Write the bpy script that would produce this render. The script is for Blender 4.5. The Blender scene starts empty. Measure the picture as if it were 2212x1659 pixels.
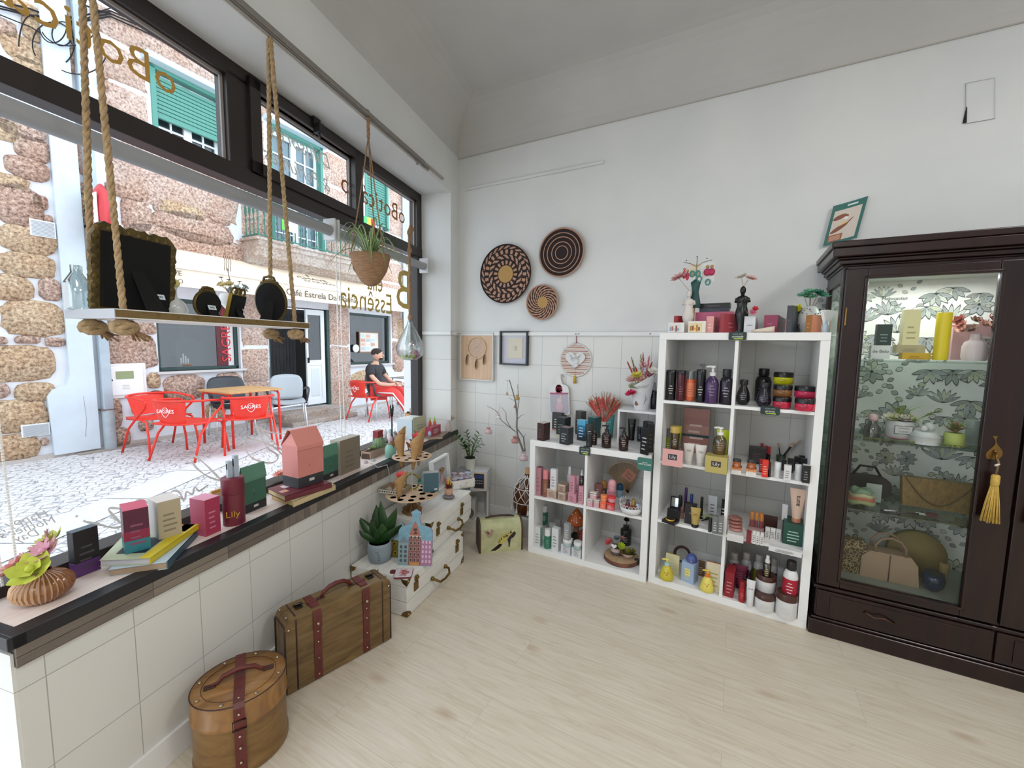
import bpy,math,random
from mathutils import Matrix,Vector
from math import sin,cos,pi,radians,hypot,atan2,sqrt
random.seed(7)
MTr = Matrix.Translation; MRo = Matrix.Rotation; RND = random.Random
SC = bpy.context.scene
COL = SC.collection
# ---------------------------------------------------------------- camera
camd = bpy.data.cameras.new('camera'); cam = bpy.data.objects.new('camera',camd); COL.objects.link(cam)
cam.location = (2.05244,-2.84850,1.38830)
cam.rotation_euler = (1.477518,-0.0149295,0.495225)
camd.sensor_width = 36; camd.lens = 14.5715; camd.clip_start = .02
SC.camera = cam
SC.view_settings.view_transform = 'Standard'; SC.view_settings.look = 'None'
SC.view_settings.gamma = 1; SC.view_settings.use_curve_mapping = False
SC.view_settings.exposure = 0.0
# ---------------------------------------------------------------- world and lights
wd = bpy.data.worlds.new('overcast_sky'); SC.world = wd; wd.use_nodes = True
bg = wd.node_tree.nodes['Background']; bg.inputs[0].default_value = (.86,.93,1,1); bg.inputs[1].default_value = 2.9
def area(name,loc,size,power,color=(1,1,1),rot=(0,0,0),sy=None):
    l = bpy.data.lights.new(name,'AREA'); l.energy = power; l.color = color; l.size = size
    if sy: l.shape = 'RECTANGLE'; l.size_y = sy
    o = bpy.data.objects.new(name,l); o.location = loc; o.rotation_euler = rot; COL.objects.link(o); return o
area('ceiling_light_over_counter',(3.9,-1.9,3.06),.5,30,(1,.985,.96))
area('ceiling_light_front',(2.2,-3.0,3.06),.6,17,(1,.985,.96))
area('ceiling_light_rear',(2.6,-4.5,3.06),.6,25,(1,.985,.96))
area('cabinet_strip_light',(2.80,-.22,1.72),.5,2.6,(.95,1,.98),(0,0,0),.04)
# ---------------------------------------------------------------- frames of reference
q_cam = cam.location.copy(); R_cam = cam.rotation_euler.to_matrix()
FPX = 14.5715 / 36 * 2212
def ray(px,py): return R_cam @ Vector(((px - 1106) / FPX,-(py - 829.5) / FPX,-1))
def on(px,py,z):
    v = ray(px,py); t = (z - q_cam.z) / v.z; return q_cam + v * t
def plane(px,py,n,c):
    n = Vector(n); v = ray(px,py); t = (c - n.dot(q_cam)) / n.dot(v); return q_cam + v * t
def hz(px,py,p):
    v = ray(px,py); t = hypot(p[0] - q_cam.x,p[1] - q_cam.y) / hypot(v.x,v.y); return q_cam.z + t * v.z
def rs(px): return 1 / sqrt(1 + ((px - 1106) / FPX) ** 2)
def hext(p,px,d,py=900):
    v = ray(px,py); den = d.x * v.y - d.y * v.x; return .03 if abs(den) < 1e-6 else ((q_cam.x - p.x) * v.y - (q_cam.y - p.y) * v.x) / den
def mpp(p): return -(R_cam.transposed() @ (Vector((p[0],p[1],p[2] if len(p) > 2 else 1)) - q_cam)).z / FPX
# window wall: s along the wall from the room corner towards the viewer, o out towards the street
WD = Vector((.20593,-.97857,0)); WN = Vector((-.97857,-.20593,0))
def ww(s,o,z=0): return WD * s + WN * o + Vector((0,0,z))
def wray(px,py,o):
    p = plane(px,py,WN,o); return p.dot(WD),p.z
# facade across the street: t along it, z up
FE = Vector((-.029,.99958,0)).normalized(); FN = Vector((FE.y,-FE.x,0)); FO = Vector((-4.924,-1.227,0))
def fc(t,d,z=0): return FO + FE * t + FN * d + Vector((0,0,z))
def fray(px,py,d=0):
    p = plane(px,py,FN,FN.dot(FO) + d); return (p - FO).dot(FE),p.z
# ---------------------------------------------------------------- materials
def lin(h):
    h = h.lstrip('#'); c = [int(h[i:i + 2],16) / 255 for i in (0,2,4)]
    return tuple(x / 12.92 if x <= .04045 else ((x + .055) / 1.055) ** 2.4 for x in c) + (1,)
MC = {}
def mat(h,rough=.5,metal=0,trans=0,bump=0,bs=60,var=0,vs=8,emit=0,spec=.5,stretch=None,alpha=1,col2=None,sheen=0):
    key = (h,rough,metal,trans,bump,bs,var,vs,emit,spec,stretch,alpha,col2)
    if key in MC: return MC[key]
    m = bpy.data.materials.new('m_' + h.strip('#') + '_%d' % len(MC)); m.use_nodes = True; nt = m.node_tree; b = nt.nodes['Principled BSDF']
    b.inputs['Base Color'].default_value = lin(h); b.inputs['Roughness'].default_value = rough; b.inputs['Metallic'].default_value = metal
    b.inputs['Transmission Weight'].default_value = trans; b.inputs['Specular IOR Level'].default_value = spec; b.inputs['Alpha'].default_value = alpha
    if emit: b.inputs['Emission Color'].default_value = lin(h); b.inputs['Emission Strength'].default_value = emit
    if bump or var or col2:
        tc = nt.nodes.new('ShaderNodeTexCoord'); mp = nt.nodes.new('ShaderNodeMapping'); nt.links.new(tc.outputs['Object'],mp.inputs[0])
        if stretch: mp.inputs['Scale'].default_value = stretch
        if bump:
            n = nt.nodes.new('ShaderNodeTexNoise'); n.inputs['Scale'].default_value = bs; n.inputs['Detail'].default_value = 5
            nt.links.new(mp.outputs[0],n.inputs[0]); bp = nt.nodes.new('ShaderNodeBump'); bp.inputs['Strength'].default_value = bump; bp.inputs['Distance'].default_value = .004
            nt.links.new(n.outputs[0],bp.inputs['Height']); nt.links.new(bp.outputs[0],b.inputs['Normal'])
        if var or col2:
            n = nt.nodes.new('ShaderNodeTexNoise'); n.inputs['Scale'].default_value = vs; n.inputs['Detail'].default_value = 6
            nt.links.new(mp.outputs[0],n.inputs[0]); r = nt.nodes.new('ShaderNodeValToRGB'); r.color_ramp.elements[0].position = .36; r.color_ramp.elements[1].position = .64
            c = lin(h); c2 = lin(col2) if col2 else tuple(min(1,x * (1 + var)) for x in c[:3]) + (1,); c1 = c if col2 else tuple(x * (1 - var) for x in c[:3]) + (1,)
            r.color_ramp.elements[0].color = c1; r.color_ramp.elements[1].color = c2
            nt.links.new(n.outputs[0],r.inputs[0]); nt.links.new(r.outputs[0],b.inputs['Base Color'])
    MC[key] = m; return m
def glass(h='#FFFFFF',gloss=.06,tint=.97):
    key = ('glass',h,gloss,tint)
    if key in MC: return MC[key]
    m = bpy.data.materials.new('m_glass_%d' % len(MC)); m.use_nodes = True; nt = m.node_tree; nt.nodes.clear()
    o = nt.nodes.new('ShaderNodeOutputMaterial'); mx = nt.nodes.new('ShaderNodeMixShader'); t = nt.nodes.new('ShaderNodeBsdfTransparent'); g = nt.nodes.new('ShaderNodeBsdfGlossy')
    c = lin(h); t.inputs[0].default_value = (c[0] * tint,c[1] * tint,c[2] * tint,1); g.inputs['Roughness'].default_value = .02
    f = nt.nodes.new('ShaderNodeLayerWeight'); f.inputs[0].default_value = .25; mm = nt.nodes.new('ShaderNodeMath'); mm.operation = 'MULTIPLY_ADD'; mm.inputs[1].default_value = .55; mm.inputs[2].default_value = gloss * .3
    nt.links.new(f.outputs['Fresnel'],mm.inputs[0]); nt.links.new(mm.outputs[0],mx.inputs[0]); nt.links.new(t.outputs[0],mx.inputs[1]); nt.links.new(g.outputs[0],mx.inputs[2]); nt.links.new(mx.outputs[0],o.inputs[0])
    MC[key] = m; return m
def nodes_mat(name):
    m = bpy.data.materials.new(name); m.use_nodes = True; return m,m.node_tree,m.node_tree.nodes['Principled BSDF']
def ramp(nt,stops):
    r = nt.nodes.new('ShaderNodeValToRGB'); e = r.color_ramp.elements
    while len(e) < len(stops): e.new(.5)
    for i,(p,c) in enumerate(stops): e[i].position = p; e[i].color = lin(c) if isinstance(c,str) else (c,c,c,1)
    return r
def nd(nt,t,**kw):
    n = nt.nodes.new(t)
    for k,v in kw.items():
        if k in n.inputs: n.inputs[k].default_value = v
        else: setattr(n,k,v)
    return n
# ---------------------------------------------------------------- mesh builder
class MB:
    def __init__(s): s.v = []; s.f = []; s.mi = []; s.sm = []; s.mats = []; s.M = Matrix()
    def m(s,mt):
        if mt not in s.mats: s.mats.append(mt)
        return s.mats.index(mt)
    def add(s,vs,fs,mt,sm=False,M=None):
        k = len(s.v); T = s.M @ M if M is not None else s.M
        s.v += [tuple(T @ Vector(p)) for p in vs]; i = s.m(mt)
        for f in fs: s.f.append([a + k for a in f]); s.mi.append(i); s.sm.append(sm)
        return s
    def box(s,x0,x1,y0,y1,z0,z1,mt,M=None):
        vs = [(x,y,z) for z in (z0,z1) for y in (y0,y1) for x in (x0,x1)]
        return s.add(vs,[(0,2,3,1),(4,5,7,6),(0,1,5,4),(2,6,7,3),(0,4,6,2),(1,3,7,5)],mt,False,M)
    def rbox(s,x0,x1,y0,y1,z0,z1,r,mt,n=3,M=None):   # vertical edges rounded
        r = min(r,(x1 - x0) / 2 * .999,(y1 - y0) / 2 * .999); ring = []
        for cx,cy,a in ((x1 - r,y1 - r,0),(x0 + r,y1 - r,90),(x0 + r,y0 + r,180),(x1 - r,y0 + r,270)):
            for i in range(n + 1): t = radians(a + 90 * i / n); ring.append((cx + r * cos(t),cy + r * sin(t)))
        return s.prism(ring,z0,z1,mt,M)
    def prism(s,ring,z0,z1,mt,M=None,sm=False):
        n = len(ring); vs = [(x,y,z0) for x,y in ring] + [(x,y,z1) for x,y in ring]
        s.add(vs,[tuple(range(n))[::-1],tuple(range(n,2 * n))],mt,False,M)
        return s.add(vs,[(i,(i + 1) % n,n + (i + 1) % n,n + i) for i in range(n)],mt,sm,M)
    def lathe(s,prof,mt,n=24,M=None,sm=True,sx=1,sy=1,flute=0,fn=0):
        vs = []; fs = []
        for r,z in prof:
            for i in range(n):
                a = 2 * pi * i / n; rr = r * (1 + flute * cos(fn * a)) if flute else r
                vs.append((rr * cos(a) * sx,rr * sin(a) * sy,z))
        for j in range(len(prof) - 1):
            for i in range(n): a = j * n + i; b = j * n + (i + 1) % n; fs.append((a,b,b + n,a + n))
        s.add(vs,fs,mt,sm,M)
        if prof[0][0] > 1e-5: s.add([vs[i] for i in range(n)],[tuple(range(n))[::-1]],mt,False,M)
        if prof[-1][0] > 1e-5: s.add(vs[-n:],[tuple(range(n))],mt,False,M)
        return s
    def cyl(s,x,y,z0,z1,r,mt,n=20,r2=None):
        return s.lathe([(r,z0),(r if r2 is None else r2,z1)],mt,n,MTr((x,y,0)))
    def ball(s,c,r,mt,n=14,sx=1,sy=1,sz=1,M=None):
        k = n // 2; T = MTr(c) @ Matrix.Diagonal((sx,sy,sz,1))
        return s.lathe([(r * sin(pi * i / k) + 1e-6,-r * cos(pi * i / k)) for i in range(k + 1)],mt,n,T if M is None else M @ T)
    def tube(s,pts,r,mt,n=8,cap=True,M=None,closed=False):
        P = [Vector(p) for p in pts]; vs = []; fs = []; up = None; L = len(P)
        for i,p in enumerate(P):
            d = (P[(i + 1) % L] - P[i - 1]) if closed else (P[min(i + 1,L - 1)] - P[max(i - 1,0)])
            if d.length < 1e-9: d = Vector((0,0,1))
            d.normalize()
            if up is None: up = Vector((0,0,1)) if abs(d.z) < .9 else Vector((1,0,0))
            a = d.cross(up)
            if a.length < 1e-4: a = d.cross(Vector((1,0,.3)))
            a.normalize(); up = a.cross(d).normalized(); rr = r[i] if isinstance(r,(list,tuple)) else r
            for k in range(n): t = 2 * pi * k / n; vs.append(p + a * (rr * cos(t)) + up * (rr * sin(t)))
        for i in range(L if closed else L - 1):
            for k in range(n): a = i * n + k; b = i * n + (k + 1) % n; c = ((i + 1) % L) * n; fs.append((a,b,c + (k + 1) % n,c + k))
        if cap and not closed: fs.append(tuple(range(n))[::-1]); fs.append(tuple(range((L - 1) * n,L * n)))
        return s.add(vs,fs,mt,True,M)
    def poly(s,pts,mt,M=None): return s.add(pts,[tuple(range(len(pts)))],mt,False,M)
    def plate(s,pts,d,mt,M=None,edge=None):   # pts 2d in local xz, thickness along y from 0 to d
        n = len(pts); vs = [(x,0,z) for x,z in pts] + [(x,d,z) for x,z in pts]
        s.add(vs,[tuple(range(n)),tuple(range(n,2 * n))[::-1]],mt,False,M)
        return s.add(vs,[(i,n + i,n + (i + 1) % n,(i + 1) % n) for i in range(n)],edge or mt,False,M)
    def sheet(s,grid,mt,M=None,sm=True):
        h = len(grid); w = len(grid[0]); vs = [p for r in grid for p in r]
        return s.add(vs,[(j * w + i,j * w + i + 1,(j + 1) * w + i + 1,(j + 1) * w + i) for j in range(h - 1) for i in range(w - 1)],mt,sm,M)
    def leaf(s,base,tip,width,mt,curve=.0,n=6,fold=.15,side=None,tipw=.0):
        b = Vector(base); t = Vector(tip); d = t - b; L = d.length
        sd = Vector(side) if side else d.cross(Vector((0,0,1)))
        if sd.length < 1e-5: sd = Vector((1,0,0))
        sd.normalize(); nn = sd.cross(d).normalized(); g = []
        for i in range(n + 1):
            u = i / n; w = width * .5 * max(sin(pi * (u * .88 + .1)) ** .8,.02); c = b + d * u + nn * (curve * L * sin(pi * u)) 
            g.append([c - sd * w + nn * fold * w,c,c + sd * w + nn * fold * w])
        return s.sheet(g,mt)
    def text(s,body,size,mt,M,align='CENTER',ext=.0003,italic=0,sx=1,font=None):
        cu = bpy.data.curves.new('t','FONT'); cu.body = body; cu.size = size; cu.align_x = align; cu.align_y = 'CENTER'; cu.extrude = ext; cu.resolution_u = 2; cu.shear = italic
        o = bpy.data.objects.new('t',cu); me = o.to_mesh()
        vs = [tuple(v.co) for v in me.vertices]; fs = [tuple(p.vertices) for p in me.polygons]; o.to_mesh_clear()
        bpy.data.objects.remove(o); bpy.data.curves.remove(cu)
        return s.add(vs,fs,mt,False,M @ Matrix.Diagonal((sx,1,1,1)))
    def build(s,name,parent=None,loc=None,rz=None,bevel=0,seg=2,sub=0):
        me = bpy.data.meshes.new(name); me.from_pydata(s.v,[],s.f)
        for mt in s.mats: me.materials.append(mt)
        me.polygons.foreach_set('material_index',s.mi); me.polygons.foreach_set('use_smooth',s.sm); me.validate(); me.update()
        o = bpy.data.objects.new(name,me); COL.objects.link(o)
        if parent: o.parent = parent
        if loc is not None: o.location = loc
        if rz is not None: o.rotation_euler = (0,0,rz)
        if bevel:
            b = o.modifiers.new('bevel','BEVEL'); b.width = bevel; b.segments = seg; b.limit_method = 'ANGLE'; b.angle_limit = radians(40)
        if sub: b = o.modifiers.new('sub','SUBSURF'); b.levels = b.render_levels = sub
        return o
def tag(o,label=None,cat=None,group=None,kind=None):
    if label: o['label'] = label
    if cat: o['category'] = cat
    if group: o['group'] = group
    if kind: o['kind'] = kind
    return o
def thing(name,label,cat,loc=(0,0,0),rz=0,group=None):
    o = bpy.data.objects.new(name,None); COL.objects.link(o); o.empty_display_size = .05; o.location = loc; o.rotation_euler = (0,0,rz)
    return tag(o,label,cat,group)
def struct(name,mb,parent=None,**k):
    o = mb.build(name,parent,**k)
    if not parent: o['kind'] = 'structure'
    return o
def TR(x,y,z,rx=0,ry=0,rz=0): return MTr((x,y,z)) @ MRo(rz,4,'Z') @ MRo(ry,4,'Y') @ MRo(rx,4,'X')
def frontM(x,y,z,rz=0): return TR(x,y,z,pi / 2,0,rz)     # text standing upright, facing local -y
def superell(w,h,p=3,n=20,jit=0):
    out = []
    for i in range(n):
        a = 2 * pi * i / n; c,d = cos(a),sin(a); j = 1 + random.uniform(-jit,jit)
        out.append((w / 2 * math.copysign(abs(c) ** (2 / p),c) * j,h / 2 * math.copysign(abs(d) ** (2 / p),d) * j))
    return out
LW = atan2(-WD.y,-WD.x); FA = atan2(FE.y,FE.x)
# ---------------------------------------------------------------- procedural surfaces
def tile_mat(name,ox,oz,along='x'):
    m,nt,b = nodes_mat(name); tc = nd(nt,'ShaderNodeTexCoord'); sp = nd(nt,'ShaderNodeSeparateXYZ'); nt.links.new(tc.outputs['Object'],sp.inputs[0])
    cb = nd(nt,'ShaderNodeCombineXYZ')
    for i,(src,off) in enumerate(((sp.outputs[0] if along == 'x' else sp.outputs[1],ox),(sp.outputs[2],oz))):
        a = nd(nt,'ShaderNodeMath',operation='SUBTRACT'); a.inputs[1].default_value = off; nt.links.new(src,a.inputs[0]); nt.links.new(a.outputs[0],cb.inputs[i])
    br = nd(nt,'ShaderNodeTexBrick'); br.offset = 0; br.squash = 1
    for k,v in (('Scale',1),('Mortar Size',.0013),('Mortar Smooth',.1),('Bias',0),('Brick Width',.19742),('Row Height',.24821)): br.inputs[k].default_value = v
    br.inputs['Color1'].default_value = lin('#DCDBD6'); br.inputs['Color2'].default_value = lin('#D6D6D2'); br.inputs['Mortar'].default_value = lin('#ABA9A5')
    nt.links.new(cb.outputs[0],br.inputs[0]); nt.links.new(br.outputs[0],b.inputs['Base Color'])
    n = nd(nt,'ShaderNodeTexNoise',Scale=14.0,Detail=3.0); nt.links.new(tc.outputs['Object'],n.inputs[0])
    bp = nd(nt,'ShaderNodeBump',Strength=.5,Distance=.002); nt.links.new(br.outputs['Fac'],bp.inputs['Height']); bp.invert = True
    nt.links.new(bp.outputs[0],b.inputs['Normal']); b.inputs['Roughness'].default_value = .28; return m
def plaster(name,c1,c2,vs=2.2,rough=.85):
    m,nt,b = nodes_mat(name); tc = nd(nt,'ShaderNodeTexCoord'); n = nd(nt,'ShaderNodeTexNoise',Scale=vs,Detail=6.0); nt.links.new(tc.outputs['Object'],n.inputs[0])
    r = ramp(nt,[(.35,c1),(.65,c2)]); nt.links.new(n.outputs[0],r.inputs[0]); nt.links.new(r.outputs[0],b.inputs['Base Color'])
    n2 = nd(nt,'ShaderNodeTexNoise',Scale=90.0,Detail=4.0); nt.links.new(tc.outputs['Object'],n2.inputs[0]); bp = nd(nt,'ShaderNodeBump',Strength=.12,Distance=.003)
    nt.links.new(n2.outputs[0],bp.inputs['Height']); nt.links.new(bp.outputs[0],b.inputs['Normal']); b.inputs['Roughness'].default_value = rough; return m
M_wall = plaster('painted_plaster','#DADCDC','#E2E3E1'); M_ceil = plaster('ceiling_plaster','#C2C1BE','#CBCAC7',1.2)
M_tileB = tile_mat('glazed_tiles_back',.17916 - .19742,-.0009 + .0026); M_tileW = tile_mat('glazed_tiles_window_wall',-2.5945 - .0,.0245,'x')
def floor_mat():
    m,nt,b = nodes_mat('pale_oak_laminate'); tc = nd(nt,'ShaderNodeTexCoord')
    mp = nd(nt,'ShaderNodeMapping'); nt.links.new(tc.outputs['Object'],mp.inputs[0])
    br = nd(nt,'ShaderNodeTexBrick'); br.offset = .37
    for k,v in (('Scale',1),('Mortar Size',.0009),('Mortar Smooth',.3),('Brick Width',1.28),('Row Height',.193)): br.inputs[k].default_value = v
    br.inputs['Color1'].default_value = (0,0,0,1); br.inputs['Color2'].default_value = (1,1,1,1); br.inputs['Mortar'].default_value = (.5,.5,.5,1); nt.links.new(mp.outputs[0],br.inputs[0])
    off = nd(nt,'ShaderNodeVectorMath',operation='MULTIPLY_ADD'); off.inputs[1].default_value = (13,7,5); nt.links.new(br.outputs[0],off.inputs[0]); nt.links.new(mp.outputs[0],off.inputs[2])
    st = nd(nt,'ShaderNodeMapping'); st.inputs['Scale'].default_value = (.9,6,1); nt.links.new(off.outputs[0],st.inputs[0])
    n = nd(nt,'ShaderNodeTexNoise',Scale=1.6,Detail=6.0,Distortion=1.2); nt.links.new(st.outputs[0],n.inputs[0])
    w = nd(nt,'ShaderNodeMath',operation='MULTIPLY'); w.inputs[1].default_value = 9; nt.links.new(n.outputs[0],w.inputs[0]); fr = nd(nt,'ShaderNodeMath',operation='PINGPONG'); fr.inputs[1].default_value = 1; nt.links.new(w.outputs[0],fr.inputs[0])
    r = ramp(nt,[(0,'#CFC4B2'),(.15,'#D6CCBB'),(1,'#D9D0C1')]); nt.links.new(fr.outputs[0],r.inputs[0])
    st2 = nd(nt,'ShaderNodeMapping'); st2.inputs['Scale'].default_value = (3,60,1); nt.links.new(off.outputs[0],st2.inputs[0]); n2 = nd(nt,'ShaderNodeTexNoise',Scale=2.0,Detail=3.0); nt.links.new(st2.outputs[0],n2.inputs[0])
    r2 = ramp(nt,[(.3,'#E0D8CC'),(.7,'#FFFFFF')]); nt.links.new(n2.outputs[0],r2.inputs[0])
    mx = nd(nt,'ShaderNodeMix',data_type='RGBA',blend_type='MULTIPLY'); mx.inputs[0].default_value = .5; nt.links.new(r.outputs[0],mx.inputs[6]); nt.links.new(r2.outputs[0],mx.inputs[7])
    st3 = nd(nt,'ShaderNodeMapping'); st3.inputs['Scale'].default_value = (2.0,4.6,1); nt.links.new(off.outputs[0],st3.inputs[0]); vo = nd(nt,'ShaderNodeTexVoronoi',Scale=1.3); nt.links.new(st3.outputs[0],vo.inputs[0])
    r3 = ramp(nt,[(0,'#DCCCBE'),(.05,'#E6DACE'),(.16,'#FFFFFF')]); nt.links.new(vo.outputs['Distance'],r3.inputs[0])
    mx2 = nd(nt,'ShaderNodeMix',data_type='RGBA',blend_type='MULTIPLY'); mx2.inputs[0].default_value = .85; nt.links.new(mx.outputs[2],mx2.inputs[6]); nt.links.new(r3.outputs[0],mx2.inputs[7])
    mx3 = nd(nt,'ShaderNodeMix',data_type='RGBA',blend_type='MIX'); mx3.inputs[7].default_value = lin('#B3A896'); sc = nd(nt,'ShaderNodeMath',operation='MULTIPLY'); sc.inputs[1].default_value = .8
    nt.links.new(br.outputs['Fac'],sc.inputs[0]); nt.links.new(sc.outputs[0],mx3.inputs[0]); nt.links.new(mx2.outputs[2],mx3.inputs[6]); nt.links.new(mx3.outputs[2],b.inputs['Base Color'])
    b.inputs['Roughness'].default_value = .42; bp = nd(nt,'ShaderNodeBump',Strength=.06,Distance=.002); nt.links.new(n2.outputs[0],bp.inputs['Height']); nt.links.new(bp.outputs[0],b.inputs['Normal']); return m
M_floor = floor_mat()
def wood(name,c1,c2,c3=None,sx=2,sy=30,sz=30,rough=.45,scale=1.0,dist=1.0,bump=.1):
    if name in MC: return MC[name]
    m,nt,b = nodes_mat(name); tc = nd(nt,'ShaderNodeTexCoord'); mp = nd(nt,'ShaderNodeMapping'); mp.inputs['Scale'].default_value = (sx,sy,sz); nt.links.new(tc.outputs['Object'],mp.inputs[0])
    n = nd(nt,'ShaderNodeTexNoise',Scale=scale,Detail=7.0,Distortion=dist); nt.links.new(mp.outputs[0],n.inputs[0])
    st = [(.3,c1),(.7,c2)] if not c3 else [(.28,c1),(.5,c2),(.72,c3)]
    r = ramp(nt,st); nt.links.new(n.outputs[0],r.inputs[0]); nt.links.new(r.outputs[0],b.inputs['Base Color']); b.inputs['Roughness'].default_value = rough
    bp = nd(nt,'ShaderNodeBump',Strength=bump,Distance=.003); nt.links.new(n.outputs[0],bp.inputs['Height']); nt.links.new(bp.outputs[0],b.inputs['Normal']); MC[name] = m; return m
M_white = mat('#E9E9E8',.45); M_whitep = mat('#E4E5E3',.35); M_frame = mat('#2A2220',.38,var=.1,vs=3); M_gasket = mat('#9A9390',.6)
M_black = mat('#1B1C20',.35); M_blk = mat('#08080A',.85)
# ---------------------------------------------------------------- room shell
XR,YN,HC = 4.7,-5.2,3.16
struct('floor',MB().add([(-.02,0.02,0),(XR,0.02,0),(XR,YN,0),(1.1,YN,0),(.548,-2.6,0)],[(4,3,2,1,0)],M_floor))
struct('wall_back',MB().box(-.6,XR + .1,0,.2,0,1.465,M_tileB).box(-.6,XR + .1,.004,.2,1.465,HC + .1,M_wall))
wr = MB().box(XR,XR + .12,YN - .1,.1,0,HC + .1,M_wall); struct('wall_right',wr)
struct('wall_front',MB().box(.9,XR + .1,YN - .12,YN,0,HC + .1,M_wall))
# ceiling with a cove that curves down on to the walls
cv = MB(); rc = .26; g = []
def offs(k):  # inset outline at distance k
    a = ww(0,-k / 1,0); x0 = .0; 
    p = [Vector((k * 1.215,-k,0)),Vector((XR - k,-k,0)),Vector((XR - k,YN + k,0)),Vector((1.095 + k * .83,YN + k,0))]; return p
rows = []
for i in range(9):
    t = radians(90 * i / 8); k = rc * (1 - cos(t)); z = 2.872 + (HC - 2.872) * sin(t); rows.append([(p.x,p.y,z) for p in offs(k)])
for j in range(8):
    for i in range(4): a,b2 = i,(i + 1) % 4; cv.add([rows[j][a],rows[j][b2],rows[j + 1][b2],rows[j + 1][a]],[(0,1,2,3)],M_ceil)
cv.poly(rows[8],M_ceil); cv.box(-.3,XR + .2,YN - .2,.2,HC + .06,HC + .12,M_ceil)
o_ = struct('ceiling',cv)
# painted picture line below the cove
tl = MB(); tl.box(0.0,XR,-.004,.0,2.866,2.872,mat('#B9B4AA',.8)); tl.box(.07,1.196,-.012,.0,2.612,2.628,M_wall,TR(0,0,0,0,0,0) @ Matrix.Shear('XZ',4,(0,0)) if 0 else None)
struct('trim_1',tl)
# repaired rectangle on the back wall
pz = [plane(x,y,(0,1,0),0) for x,y in ((2086,180),(2149,168),(2149,256),(2086,267))]
pm = MB(); M_crk = mat('#A9ADAD',.9); 
for a,b2,w in ((0,1,.0008),(1,2,.0007),(2,3,.0014),(3,0,.0012)):
    A_,B_ = pz[a],pz[b2]; pm.tube([(A_.x,-.0005,A_.z),((A_.x + B_.x) / 2,-.0005,(A_.z + B_.z) / 2),(B_.x,-.0005,B_.z)],w,M_crk,5)
A_ = pz[3]; pm.tube([(A_.x - .004,0,A_.z + .004),(A_.x - .003,-.0,A_.z + .075)],[.007,.002],mat('#2A2422',.9),6)
tag(pm.build('wall_patch'),'faint cracked outline of a filled rectangular hole high on the back wall','wall patch')
# window wall in its own frame (x runs towards the back corner, y out to the street)
W0 = dict(loc=(0,0,0),rz=LW)
wl = MB(); T = .36
wl.box(-2.646,-.14,0,T,0,.585,M_tileW)                                   # parapet
wl.box(-.14,.05,0,T,0,1.465,M_tileW).box(-.14,.05,.002,T,1.465,2.565,M_wall)   # corner pier with the reveal
wl.box(-6.2,.05,0,T,2.565,HC + .1,M_wall)                                # lintel
struct('wall_window',wl,**W0)
e2 = MB().box(-2.652,-2.646,.002,T,0,.62,M_tileW); struct('trim_2',e2,**W0)
sd = MB(); M_sillp = wood('sill_laminate','#D9C6BE','#EADDD6',sx=1.5,sy=25,sz=20); sd.box(-2.63,-.14,.035,.30,.585,.667,M_sillp); struct('trim_sill',sd,**W0)
sb = MB(); sb.box(-2.652,-.02,-.012,.038,.637,.670,M_black); sb.box(-2.66,-2.625,-.012,.30,.637,.6695,M_black); struct('trim_sill_edge',sb,bevel=.002,**W0)
# strip of wood mosaic under the sill
ms = MB(); x = -2.646; k = 0; WC = ['#6F655C','#7A7068','#82776C','#645B54','#8C8175','#756A60']
while x < -.02:
    if x < -1.95:
        w = random.choice([.06,.25,.3,.2]);
        if w < .1: ms.box(x,min(x + w,-.02) - .0015,-.010,0,.588,.636,wood('mos%d' % (k % 6),WC[k % 6],WC[(k + 2) % 6],sx=40,sy=20,sz=5,scale=.8))
        else:
            ms.box(x,min(x + w,-.02) - .0015,-.010,0,.613,.636,wood('mosh%d' % (k % 6),WC[k % 6],WC[(k + 1) % 6],sx=6,sy=20,sz=60,scale=.8)); ms.box(x,min(x + w,-.02) - .0015,-.010,0,.588,.611,wood('mosh%d' % ((k + 3) % 6),WC[(k + 3) % 6],WC[(k + 1) % 6],sx=6,sy=20,sz=60,scale=.8))
    else:
        w = random.choice([.035,.042,.05]); ms.box(x,min(x + w,-.02) - .0015,-.010,0,.588,.636,wood('mos%d' % (k % 6),WC[k % 6],WC[(k + 2) % 6],sx=40,sy=20,sz=5,scale=.8))
    x += w; k += 1
ms.box(-2.646,-.02,-.008,0,.585,.637,mat('#5A524B',.8)); struct('trim_wood_strip',ms,**W0)
bb = MB().box(-2.646,-.01,-.012,0,0,.098,M_white); struct('baseboard_window',bb,bevel=.002,**W0)
struct('baseboard_back',MB().box(.01,XR,-.012,0,0,.08,M_white),bevel=.002)
# plastic trunking at the top of the tiles
dr = MB().box(.0,XR,-.018,0,1.462,1.49,M_whitep)
for sx_ in (.03,1.06,1.55): dr.cyl(0,0,0,.003,.006,mat('#8E9294',.4,.6),12) if 0 else dr.lathe([(.006,0),(.004,.003)],mat('#8E9294',.4,.6),12,TR(sx_,-.018,1.476,pi / 2))
struct('trim_dado_back',dr,bevel=.003)
d2 = MB().box(-.158,-.02,-.014,0,1.462,1.49,M_whitep).box(-.158,-.14,-.014,.25,1.462,1.49,M_whitep); d2.lathe([(.006,0),(.004,.003)],mat('#8E9294',.4,.6),12,TR(-.05,-.014,1.476,pi / 2)); struct('trim_dado_window',d2,bevel=.003,**W0)
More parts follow.
